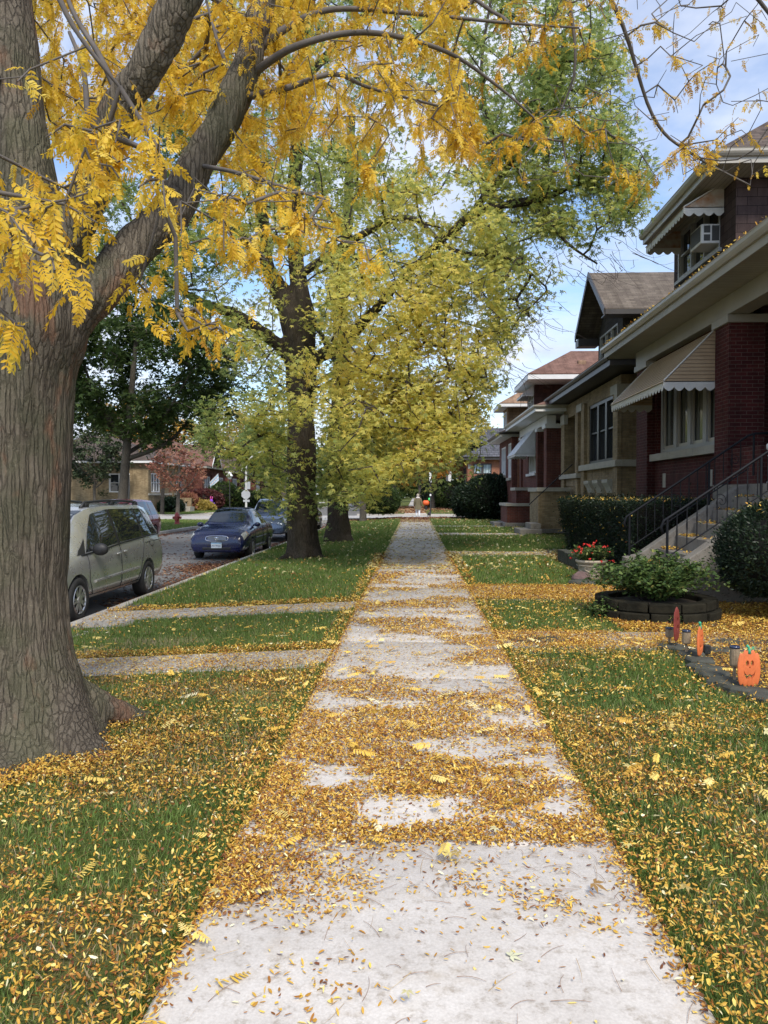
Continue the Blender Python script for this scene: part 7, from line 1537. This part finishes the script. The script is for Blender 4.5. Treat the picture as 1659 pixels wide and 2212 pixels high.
def loft(name, rings, mat, parent, n=20, caps=False):
    b = MB(); 
    for (cx_,cy_,cz_,rx,ry) in rings:
        for k in range(n): a = 2*PI*k/n; b.v.append((cx_+rx*math.cos(a), cy_+ry*math.sin(a), cz_))
    for i in range(len(rings)-1):
        for k in range(n): b.f.append((i*n+k, i*n+(k+1)%n, (i+1)*n+(k+1)%n, (i+1)*n+k))
    if caps: b.f.append(tuple(range(n))); b.f.append(tuple((len(rings)-1)*n+k for k in range(n)))
    return b.build(name, mat, parent, smooth=True)
loft('coat', [(0,0,.62,.245,.20),(0,0,.70,.235,.19),(0,0,.9,.21,.17),(0,0,1.06,.185,.15),(0,0,1.25,.205,.155),(0,0,1.37,.20,.14),(0,0,1.44,.12,.11),(0,0,1.47,.08,.085)], M['coat'], T)
for s, ye in ((1,-.06),(-1,-.02)):
    b = MB(); b.tube([(s*.15,0,1.38),(s*.2,.01,1.3),(s*.245,.03,1.13),(s*.255,(ye+.03)/2,1.0),(s*.252,ye,.90)], [.085,.08,.068,.06,.052], 12); b.build('coat_sleeve', M['coat'], T, smooth=True)
for (s,k1,k2,k3) in ((1,0,-.12,-.02),(-1,0,.05,.20)):
    b = MB(); b.tube([(s*.085,k1,.86),(s*.09,k2*.6,.68),(s*.095,k2,.5),(s*.095,(k2+k3)/2,.3),(s*.095,k3,.11)], [.10,.088,.07,.062,.055], 12); b.build('trouser_leg', M['pants'], T, smooth=True)
    b = MB(); b.ball((s*.095,k3-.07,.045),.05,.14,.05,12,8); b.build('shoe', M['shoe'], T, smooth=True)
b = MB(); b.ball((0,.02,1.63),.098,.108,.115,14,10); b.build('hair', M['hair'], T, smooth=True)
b = MB(); b.ball((0,.07,1.46),.14,.09,.07,14,8); b.build('hood', M['hood'], T, smooth=True)
b = MB(); b.tube([(0,-.10,1.575),(0,-.122,1.55),(0,-.105,1.535)], [.008,.016,.01], 6); b.build('nose', M['skin'], T, smooth=True)
b = MB()
for s in (-1,1): b.ball((s*.032,-.088,1.585),.012,.008,.009,8,6)
b.build('eyes', M['carblack'], T)
T = thing('dog', 'small black and white dog standing at the kerb right of the walking woman', 'dog', (1.05,56.4,-.156), PI*.9)
M['furb'] = simple('black_fur', (.02,.02,.022), .9, .3, 30, bmp=.6); M['furw'] = simple('white_fur', (.6,.6,.62), .9, .1, 30, bmp=.6)
skin('body', [(0,.16,.27,.075),(0,.0,.27,.085),(0,-.16,.29,.095,.11),(0,-.25,.37,.06),(0,-.31,.43,.062),(0,-.39,.41,.032),
  (.05,.17,.22,.05),(.055,.12,.14,.03),(.055,.19,.08,.02),(.055,.17,.02,.02),(-.05,.17,.22,.05),(-.055,.14,.14,.03),(-.055,.22,.08,.02),(-.055,.2,.02,.02),
  (.05,-.16,.2,.04),(.05,-.17,.1,.022),(.05,-.18,.02,.022),(-.05,-.16,.2,.04),(-.05,-.13,.1,.022),(-.05,-.15,.02,.022),(0,.24,.31,.025),(0,.32,.38,.018)],
  [(0,1),(1,2),(2,3),(3,4),(4,5),(0,6),(6,7),(7,8),(8,9),(0,10),(10,11),(11,12),(12,13),(2,14),(14,15),(15,16),(2,17),(17,18),(18,19),(0,20),(20,21)], M['furb'], T, 1)
for s in (-1,1): MB().tube([(s*.04,-.30,.47),(s*.06,-.29,.53)], [.025,.006], 6).build('ear', M['furb'], T)
MB().ball((0,-.2,.25),.085,.07,.09).build('chest_fur', M['furw'], T, smooth=True)
# ================================================================== grass and fallen leaves (uncountable stuff)
rg = np.random.default_rng(77)
def inrect(x, y, r): return (x > r[0]) & (x < r[1]) & (y > r[2]) & (y < r[3])
WALKS = [(-.83,.92,-5,60),(KX0-.2,-.83,7.13,7.97),(KX0-.2,-.83,10.55,11.5),(.9,9,8.0,8.95),(.9,3.95,11.6,13.4),(.9,4.2,19.9,21.3),(.9,4.3,29.4,31.2),(.9,4.3,37,38.2)]
BEDS = [(2.68,9,3,7.95),(2.45,9,8.95,11.4),(3.3,6.2,14,22.2),(3.6,9,11.3,13.7),(4.0,9,30,34),(3.9,9,36.5,42),(5.0,12,20,60)]
def lawn_ok(x, y):
    ok = (x > KX0+.02) & (y < CS0-.5)
    for r in WALKS: ok &= ~inrect(x,y,r)
    for r in BEDS: ok &= ~inrect(x,y,r)
    ok &= ~((x > KX0-.1) & (x < -3.85) & (y > 10) & (y < 12.2))
    return ok
def vis(x, y, m=350):
    px, py, dep = pxof(np.stack([x,y,np.zeros_like(x)],-1)); return (px > -m) & (px < 1659+m) & (py < 2212+2*m)
T3 = ([(0,-.5,0),(0,.5,0),(.15,.0,1)], [(0,1,2)]); T5 = ([(0,-.5,0),(0,.5,0),(.12,.36,.55),(.12,-.36,.55),(.45,0,1)], [(0,1,2,3),(3,2,4)])
parts = []
def blades(n, x0, x1, y0, y1, hgt, wid, T):
    x = rg.uniform(x0,x1,n); y = rg.uniform(y0,y1,n); ok = lawn_ok(x,y) & vis(x,y); x, y = x[ok], y[ok]
    nz = fbm(x*1.1,y*1.1,0,2,4); fine = vnoise(x*9,y*9,0,6); m_ = len(x)
    k = np.random.default_rng(3).random(m_) < np.clip(1.4-1.3*(nz > .56)*(y < 8), .35, 1); x,y,nz,fine = x[k],y[k],nz[k],fine[k]; m_ = len(x)
    z = gz(x,y)-.015; yaw = rg.uniform(-PI,PI,m_); tl = rg.normal(0,.35,m_); R = rots(yaw, tl*.6, rg.normal(0,.3,m_)); h = hgt*rg.uniform(.5,1.25,m_)*(.75+.5*fine)
    dry = np.clip((nz-.47)*6,0,1)*(y < 9)
    tone = np.clip(.32+.26*rg.normal(0,1,m_)*.6+.22*(fine-.5)+dry*rg.uniform(0,.75,m_)+(rg.random(m_) < .05)*.5,0,1)
    S = np.stack([h, np.full(m_,wid)*rg.uniform(.7,1.3,m_), h],1)
    parts.append((T[0],T[1],np.stack([x,y,z],1),R,S,tone))
blades(80000, -3.2,3.6, 1.9,3.6, .042,.0045,T5)
blades(120000, -4.7,4.2, 3.6,6.5, .048,.006,T5)
blades(130000, -4.7,5.0, 6.5,12, .058,.009,T3)
blades(110000, -4.7,5.2, 12,24, .075,.015,T3)
blades(90000, -4.7,6.0, 24,51, .09,.035,T3)
# tufts leaning over the edge of the sidewalk
def edge(n, xe, sg, y0, y1):
    y = rg.uniform(y0,y1,n); x = np.full(n,xe)+sg*rg.uniform(0,.05,n); ok = lawn_ok(x+sg*.03,y); y, x = y[ok], x[ok]; m_ = len(x); w = .005*np.maximum(1,y/5)
    R = rots(np.where(sg > 0, PI, 0)+rg.normal(0,.8,m_), rg.normal(-.25,.3,m_), rg.normal(0,.3,m_)); h = .06*rg.uniform(.5,1.2,m_)
    parts.append((T3[0],T3[1],np.stack([x,y,gz(x,y)-.01],1),R,np.stack([h*1.2,w,h],1),np.clip(rg.normal(.3,.15,m_),0,1)))
edge(26000,-.835,-1,2,26); edge(26000,.925,1,2,26)
V_,L_,C_n,T_ = scatter(parts); o_ = fast_mesh('grass', V_, L_, C_n, M['grass'], None, T_); tag(o_, None, None, None, 'stuff'); o_['label'] = 'lawn grass on the verge and front gardens'
# ---- far grass (beyond the streets)
parts = []
for (n,x0,x1,y0,y1,h,w) in ((26000,-16.5,-12.2,30,50,.11,.05),(30000,-24,-12.3,62,76,.12,.06),(30000,.95,6,61.5,76,.10,.05),(9000,-4.6,-.9,61.5,84,.1,.05),(20000,-22,-18.5,62,110,.12,.07)):
    x = rg.uniform(x0,x1,n); y = rg.uniform(y0,y1,n); ok = ~inrect(x,y,(-18.5,-16.7,0,300)); ok &= vis(x,y); x, y = x[ok], y[ok]; m_ = len(x)
    parts.append((T3[0],T3[1],np.stack([x,y,gz(x,y)-.02],1),rots(rg.uniform(-PI,PI,m_),rg.normal(0,.3,m_),rg.normal(0,.3,m_)),np.stack([np.full(m_,h),np.full(m_,w),h*rg.uniform(.5,1.2,m_)],1),np.clip(rg.normal(.42,.16,m_),0,1)))
V_,L_,C_n,T_ = scatter(parts); o_ = fast_mesh('grass', V_, L_, C_n, M['grass'], None, T_); tag(o_, None, None, None, 'stuff'); o_['label'] = 'distant grass beyond the streets'

# ---- fallen leaves
M['litter'] = leafmat('fallen_yellow_leaves', [(0,(.16,.055,.02)),(.22,(.36,.15,.028)),(.45,(.56,.32,.05)),(.7,(.75,.51,.09)),(.92,(.84,.68,.24)),(1,(.85,.78,.5))], .12, .5)
M['litter_brn'] = leafmat('fallen_brown_leaves', [(0,(.07,.03,.02)),(.4,(.18,.075,.035)),(.75,(.34,.17,.08)),(1,(.5,.38,.22))], .1, .6)
M['litter_pale'] = leafmat('fallen_pale_maple_leaves', [(0,(.25,.14,.05)),(.5,(.55,.46,.16)),(1,(.62,.62,.42))], .15, .6)
def cover(x, y):
    """share of the ground hidden by leaves"""
    c = np.zeros_like(x); onwalk = inrect(x,y,(-.83,.92,-5,60))
    band = fbm(x*1.2+3.1,y*1.9,0,21,4); pat = fbm(x*2.1,y*2.6,0,33,4); fine = fbm(x*7,y*9,0,41,3)
    ex = np.minimum(x+.83, .92-x)                     # distance from the sidewalk's edge
    edgec = np.clip(1-ex/(.05+.16*pat*np.clip(y/3.5,.5,1.3)),0,1)
    near = np.where(y < 3.49, .022+.5*(np.clip(1-((x+.42-(y-3.0)*.12)/.30)**2-((y-3.08)/.34)**2,0,1))+.35*np.clip(1-((x-.1)/.55)**2-((y-3.12)/.12)**2,0,1)*(pat > .45)+.22*np.clip(1-((x-.45)/.16)**2-((y-2.95)/.12)**2,0,1)+.16*np.clip(1-((x+.3)/.3)**2-((y-2.45)/.22)**2,0,1), 0)
    near = np.where((y < 3.49) & (y > 2.75), np.maximum(near, np.clip(1.6*(-.38+.75*(y-3.0)-x)+2.2*(pat-.5),0,.93)), near)
    near = np.where(y < 3.49, np.maximum(near, np.clip(.55-2.6*np.abs(x-.48+.9*(y-3.05))-1.6*np.abs(y-3.0)+1.2*(fine-.5),0,.6)), near)
    near = near+(y < 3.49)*(.05*(y > 2.75))
    mid = np.where((y >= 3.47) & (y < 4.45), np.clip((pat-.36)*6.5+.2*(fine-.5),.12,.93), 0)
    mid = np.where((y >= 4.45) & (y < 5.05), np.clip((band-.43)*6+.3*(fine-.5),.10,.88), mid); mid = np.where((y >= 5.05) & (y < 9), np.clip((band-.45)*6+.32+.4*(fine-.5),.12,.82), mid)
    mid = np.where((y >= 9) & (y < 15.5), np.clip((band-.42)*5+.25,.18,.75), mid); mid = np.where((y >= 15.5) & (y < 17.5), np.clip((band-.4)*4,.05,.35), mid); mid = np.where(y >= 17.5, .05+.06*(fine > .5), mid)
    mid = np.where((y > 43) & (y < 51), .30+.45*(y > 47), mid)
    w = np.maximum(np.maximum(near, mid), np.where(y < 20, edgec*.97, edgec*.7))
    w = np.where((y > 4.95) & (y < 5.14) & (pat > .38), np.maximum(w,.85), w)
    lawnL = .50-.015*np.clip(y-2,0,5)+.5*(fbm(x*1.1,y*1.1,0,2,4)-.5)*1.4
    lawnL = np.where(y > 7.95, .12, lawnL); lawnL = np.where(y > 11.4, .06, lawnL); lawnL = np.where(y > 17, .03, lawnL)
    lawnL = lawnL*np.clip((pat-.3)*3,.15,1.5)*(.4+.7*fine)
    lawnL = np.where((np.hypot((x+2.66)/1.0,(y-5.04)/.9) < .98) & (y < 5.0), .8, lawnL)
    lawnR = np.where(y < 8.0, np.clip(.52+.9*(fbm(x*1.0,y*1.0,0,52,4)-.5),.2,.9), np.where(y < 11.5, .30, np.where(y < 19.9, .15-.012*(y-11.5), .045)))*np.clip((pat-.28)*3,.2,1.4)*(.4+.7*fine)
    c = np.where(onwalk, w, np.where(x < 0, lawnL, lawnR))
    for r, v in (((KX0-.2,-.83,7.13,7.97),.5),((KX0-.2,-.83,10.55,11.5),.38),((.92,9,7.98,8.97),.80),((.92,3.9,11.55,13.4),.86),((.92,4.2,19.9,21.3),.22),((.92,4.3,29.4,31.2),.12),((2.68,9,3,7.95),.68),((2.45,9,8.95,11.4),.88),((3.3,6.2,14,22.2),.2)):
        m_ = inrect(x,y,r); c = np.where(m_, v*(.55+.9*pat), c)
    for ys_ in (7.97,11.5): c = np.where((x < -.83) & (np.abs(y-ys_-.03) < .10), .85, c)
    c = np.where((y > 48.3) & (y < CS0), .75, c)
    c = np.where((x < -.83) & (x > -1.0) | (x > .92) & (x < 1.1), np.maximum(c, .5*(y < 20)), c)
    return np.clip(c,0,.965)
LP, BP, PP = [], [], []
def warp(T, f): return ([f(*v) for v in T[0]], T[1])
LV = {4:[LEAFLET4, warp(LEAFLET4, lambda x,y,z: (x,y*.7,.02+.06*x*x)), warp(LEAFLET4, lambda x,y,z: (x*.75,y*1.25,z-.03*y))],
      6:[LEAFLET6, warp(LEAFLET6, lambda x,y,z: (x,y*.75,.10*x*x+abs(y)*.25)), warp(LEAFLET6, lambda x,y,z: (x,y+.12*x*(1-x),-z+.02)), warp(LEAFLET6, lambda x,y,z: (x if x < .9 else .74,y*1.2,z+.12*y)), warp(LEAFLET6, lambda x,y,z: (x*.8,y*.55,.03+.18*abs(x-.5)))]}
def litter(x0, x1, y0, y1, ln, T, dest, cov=cover, ratio=.42, tilt_l=.55, tone=(.55,.22), lawnz=.035, vis_m=350, zf=None):
    area = ln*ln*ratio*.62; A_ = (x1-x0)*(y1-y0); imax = 3.3/area; n = rg.poisson(A_*imax)
    x = rg.uniform(x0,x1,n); y = rg.uniform(y0,y1,n); c = cov(x,y); ok = rg.random(n) < -np.log(1-c)/3.36; ok &= vis(x,y,vis_m); x,y,c = x[ok],y[ok],c[ok]; m_ = len(x)
    hard = np.zeros(m_, bool)
    for r in WALKS+BEDS: hard |= inrect(x,y,r)
    hard |= x < KX0
    pile = np.clip(c-.4,0,1)*.035
    zz = (gz(x,y) if zf is None else zf(x,y))+np.where(hard, .006+rg.random(m_)*(.006+pile), rg.uniform(.004,lawnz+.018,m_))
    tl = np.where(hard, .16+.25*(c > .6), tilt_l); yaw = rg.uniform(-PI,PI,m_); R = rots(yaw, rg.normal(0,1,m_)*tl, rg.normal(0,1,m_)*tl); s = np.stack([ln*rg.uniform(.45,1.2,m_), ln*rg.uniform(.55,1.25,m_), ln*rg.uniform(.3,5,m_)],1)
    tn = tone[0]+tone[1]*rg.normal(0,1,m_)-np.where(hard & (c > .6), .09, 0)-.28*(rg.random(m_) < .27)+np.where(~hard,.0,0)
    Pz = np.stack([x,y,zz],1); tn = np.clip(tn,0,1)
    if T is LEAFLET4 or T is LEAFLET6:                     # flat, curled, twisted and half torn leaflets
        vr = rg.integers(0,len(LV[len(T[0])]),m_)
        for k, T2 in enumerate(LV[len(T[0])]): q = vr == k; dest.append((T2[0],T2[1],Pz[q],R[q],s[q],tn[q]))
    else: dest.append((T[0],T[1],Pz,R,s,tn))
    return m_
cnt = [litter(-3.2,3.4,1.95,3.6,.028,LEAFLET6,LP), litter(-4.6,4.6,3.6,5.6,.030,LEAFLET6,LP), litter(-4.7,6.6,5.6,9,.036,LEAFLET4,LP), litter(-4.7,6.6,9,14,.046,LEAFLET4,LP), litter(-4.7,6,14,21,.075,LEAFLET4,LP,tone=(.5,.25)),
       litter(-4.7,6,16,51,.095,ST3,PP,cov=lambda x,y: np.where(y > 48.3,.0,cover(x,y)*np.where(inrect(x,y,(-.83,.92,0,60)),.6,1.)),ratio=.5,tone=(.5,.28),lawnz=.06),
       litter(-4.7,6,43,51,.11,ST3,BP,ratio=.5,tone=(.55,.25))]
litter(-4.7,3.6,1.95,8,.026,LEAFLET4,LP,cov=lambda x,y: np.where(lawn_ok(x,y), np.clip((fbm(x*1.1,y*1.1,0,2,4)-.44)*1.8,0,.34),0),tone=(.34,.14),lawnz=.0)
# leaves in the gutter and on the street, and in drifts on the lawn beyond
def cov_st(x, y):
    g1 = np.clip(1-(KX0-.15-x)/(.35+.9*fbm(x*.6,y*.35,0,9,3)*(y > 13)),0,1)*.85; d = .9*np.exp(-(((x+5.4)/.6)**2+((y-20.0)/1.3)**2)); return np.clip(np.maximum(g1, d)+.012+.05*(fbm(x*.5,y*.5,0,3,3) > .55)*(y > 15)+.5*np.clip(1-(x-KX1)/.7,0,1),0,.93)*(x < KX0-.16)
litter(-8.5,KX0-.16,9,24,.075,ST3,BP,cov=cov_st,ratio=.5,tone=(.42,.25),lawnz=0); litter(KX1,KX0-.16,24,50,.12,ST3,BP,cov=cov_st,ratio=.5,tone=(.42,.25)); litter(KX1+.02,-8.5,12,24,.10,ST3,BP,cov=cov_st,ratio=.5)
cf = lambda x, y: np.where(inrect(x,y,(-.83,.92,61,90)), .25+.5*(y > 66), .12+.35*(y > 72))
litter(-4.5,6,61.5,92,.16,ST3,BP,cov=cf,ratio=.5,tone=(.7,.2)); litter(-22,-12.3,62,76,.16,ST3,PP,cov=lambda x,y: .05+0*x,ratio=.5)
litter(-16.6,-12.2,32,50,.13,ST3,PP,cov=lambda x,y: .08+0*x,ratio=.5)
print('litter', cnt)
# whole feathery leaves lying about, larger single leaves and leaf stalks
def fronds_flat(n, box, L_, T):
    x = rg.uniform(box[0],box[1],n); y = rg.uniform(box[2],box[3],n); ok = vis(x,y)&~inrect(x,y,(-.6,.7,1.5,3.3)); x,y = x[ok],y[ok]; m_ = len(x)
    LP.append((T[0],T[1],np.stack([x,y,gz(x,y)+rg.uniform(.03,.07,m_)],1),rots(rg.uniform(-PI,PI,m_),rg.normal(.05,.15,m_),rg.normal(0,.3,m_)),L_*rg.uniform(.7,1.2,m_),np.clip(rg.normal(.72,.15,m_),0,1)))
FF = [frond(8,True,.02,s+40) for s in range(2)]
fronds_flat(45,(-3,3.2,2.2,4),.11,FF[0]); fronds_flat(110,(-4,4.2,4,7),.135,FF[1]); fronds_flat(170,(-4.6,5,7,12),.15,FF[0]); fronds_flat(40,(-.7,.8,3.4,9),.12,FF[1])
n = 46; x = rg.uniform(-3,3.2,n); y = rg.uniform(2.3,6,n); ok = vis(x,y); x,y = x[ok],y[ok]; m_ = len(x)
PP.append((ST5[0],ST5[1],np.stack([x,y,gz(x,y)+.05],1),rots(rg.uniform(-PI,PI,m_),rg.normal(0,.2,m_),rg.normal(0,.3,m_)),.055*rg.uniform(.7,1.2,m_),np.clip(rg.normal(.5,.25,m_),0,1)))
p_ = np.array([[.33,2.62,.012]]); PP.append((ST5[0],ST5[1],p_,rots(np.array([.4]),np.array([.05]),np.array([.1])),np.array([.055]),np.array([1.])))
for lst, nm, mt, lab in ((LP,'fallen_leaves','litter','small yellow leaves scattered and drifted over the sidewalk and lawns'),(BP,'fallen_leaves','litter_brn','brown leaves in the gutter and at the far end of the sidewalk'),(PP,'fallen_leaves','litter_pale','pale larger leaves dotted over the farther lawn')):
    V_,L_,C_n,T_ = scatter(lst); o_ = fast_mesh(nm, V_, L_, C_n, M[mt], None, T_); tag(o_, None, None, None, 'stuff'); o_['label'] = lab
STK = ([(0,-.006,0),(0,.006,0),(.35,.045,.02),(.35,.033,.02),(.7,.06,.01),(.7,.05,.01),(1,.03,0),(1,.026,0)],[(0,3,2,1),(3,5,4,2),(5,7,6,4)])
n = 2600; x = rg.uniform(-4.4,4.5,n); y = 2+9*rg.random(n)**1.4; ok = vis(x,y)&(rg.random(n) < np.where(inrect(x,y,(-.8,.9,0,3.4)),.25,1)); x,y = x[ok],y[ok]; m_ = len(x); hd = inrect(x,y,(-.83,.92,0,60))
V_,L_,C_n,T_ = scatter([(STK[0],STK[1],np.stack([x,y,gz(x,y)+np.where(hd,.012,rg.uniform(.02,.06,m_))],1),rots(rg.uniform(-PI,PI,m_),np.where(hd,0,rg.normal(0,.15,m_)),rg.normal(0,.2,m_)),.12*rg.uniform(.5,1.3,m_),np.clip(rg.normal(.5,.2,m_),0,1))])
M['straw'] = leafmat('straw_leaf_stalks', [(0,(.14,.07,.035)),(.5,(.42,.27,.09)),(1,(.62,.48,.2))], .1, .6)
o_ = fast_mesh('leaf_stalks', V_, L_, C_n, M['straw'], None, T_); tag(o_, 'straw coloured leaf stalks strewn over lawn and walk', None, None, 'stuff')
# leaf stalks on the concrete
b = MB(); 
for i in range(120):
    x, y = rg.uniform(-.75,.85), rg.uniform(2.2,6.5) if i > 40 else rg.uniform(2.2,3.4); a = rg.uniform(0,PI); l = rg.uniform(.05,.13); cv = rg.normal(0,.35)
    pts = [(x+math.cos(a+cv*t)*l*t, y+math.sin(a+cv*t)*l*t, .008+.004*math.sin(PI*t)) for t in (0,.25,.5,.75,1)]; b.tube(pts, [.001,.0009,.0008,.0007,.0005], 4)
M['stalk'] = simple('dry_leaf_stalk', (.26,.15,.09), .8, .3, 30)
o_ = b.build('leaf_stalks', M['stalk'], fixn=False); tag(o_, 'thin brown leaf stalks on the concrete', None, None, 'stuff')
# yellow leaves lying on hedge tops and on the treads
parts = []
def on_surface(n, fn, s=.05, tilt=.4, tone=.6):
    P = np.array([fn() for _ in range(n)]); parts.append((LEAFLET6[0],LEAFLET6[1],P,rots(rg.uniform(-PI,PI,n),rg.normal(0,tilt,n),rg.normal(0,tilt,n)),s*rg.uniform(.7,1.3,n),np.clip(rg.normal(tone,.2,n),0,1)))
on_surface(1500, lambda: (rg.uniform(4.0,5.5),rg.uniform(14.15,21.6),1.475+rg.uniform(-.015,.03)), .06)
on_surface(70, lambda: (rg.uniform(3.96,4.05),rg.uniform(14.1,21.5),rg.uniform(.4,1.45)), .06, 1.)
def yewtop():
    a, r = rg.uniform(0,2*PI), rg.uniform(0,.7)**.7; return (5.15+1.18*r*math.cos(a),10.15+.95*r*math.sin(a),.87+.74*math.sqrt(1-r*r)+rg.uniform(0,.03))
on_surface(330, yewtop, .06)
for k in range(1,8):
    x0 = 4.47+.31*(k-4); on_surface(330 if k < 5 else 130, lambda: (x0+rg.uniform(.02,.29),12.5+rg.choice([-1,1])*rg.beta(4,1.3)*.84,.22*k+.012+rg.uniform(0,.02)), .05, .35, .5)
on_surface(260, lambda: (rg.uniform(5.2,5.31),rg.uniform(11,21.8),5.69+rg.uniform(0,.03)), .06, .8, .5)
on_surface(60, lambda: (rg.uniform(6.0,6.8),rg.uniform(14.5,17.5),6.2+rg.uniform(0,.05)), .06, .8, .5)
V_,L_,C_n,T_ = scatter(parts); o_ = fast_mesh('fallen_leaves', V_, L_, C_n, M['litter'], None, T_); tag(o_, 'yellow leaves caught on the hedge tops, steps and gutter', None, None, 'stuff')
bpy.context.view_layer.update()
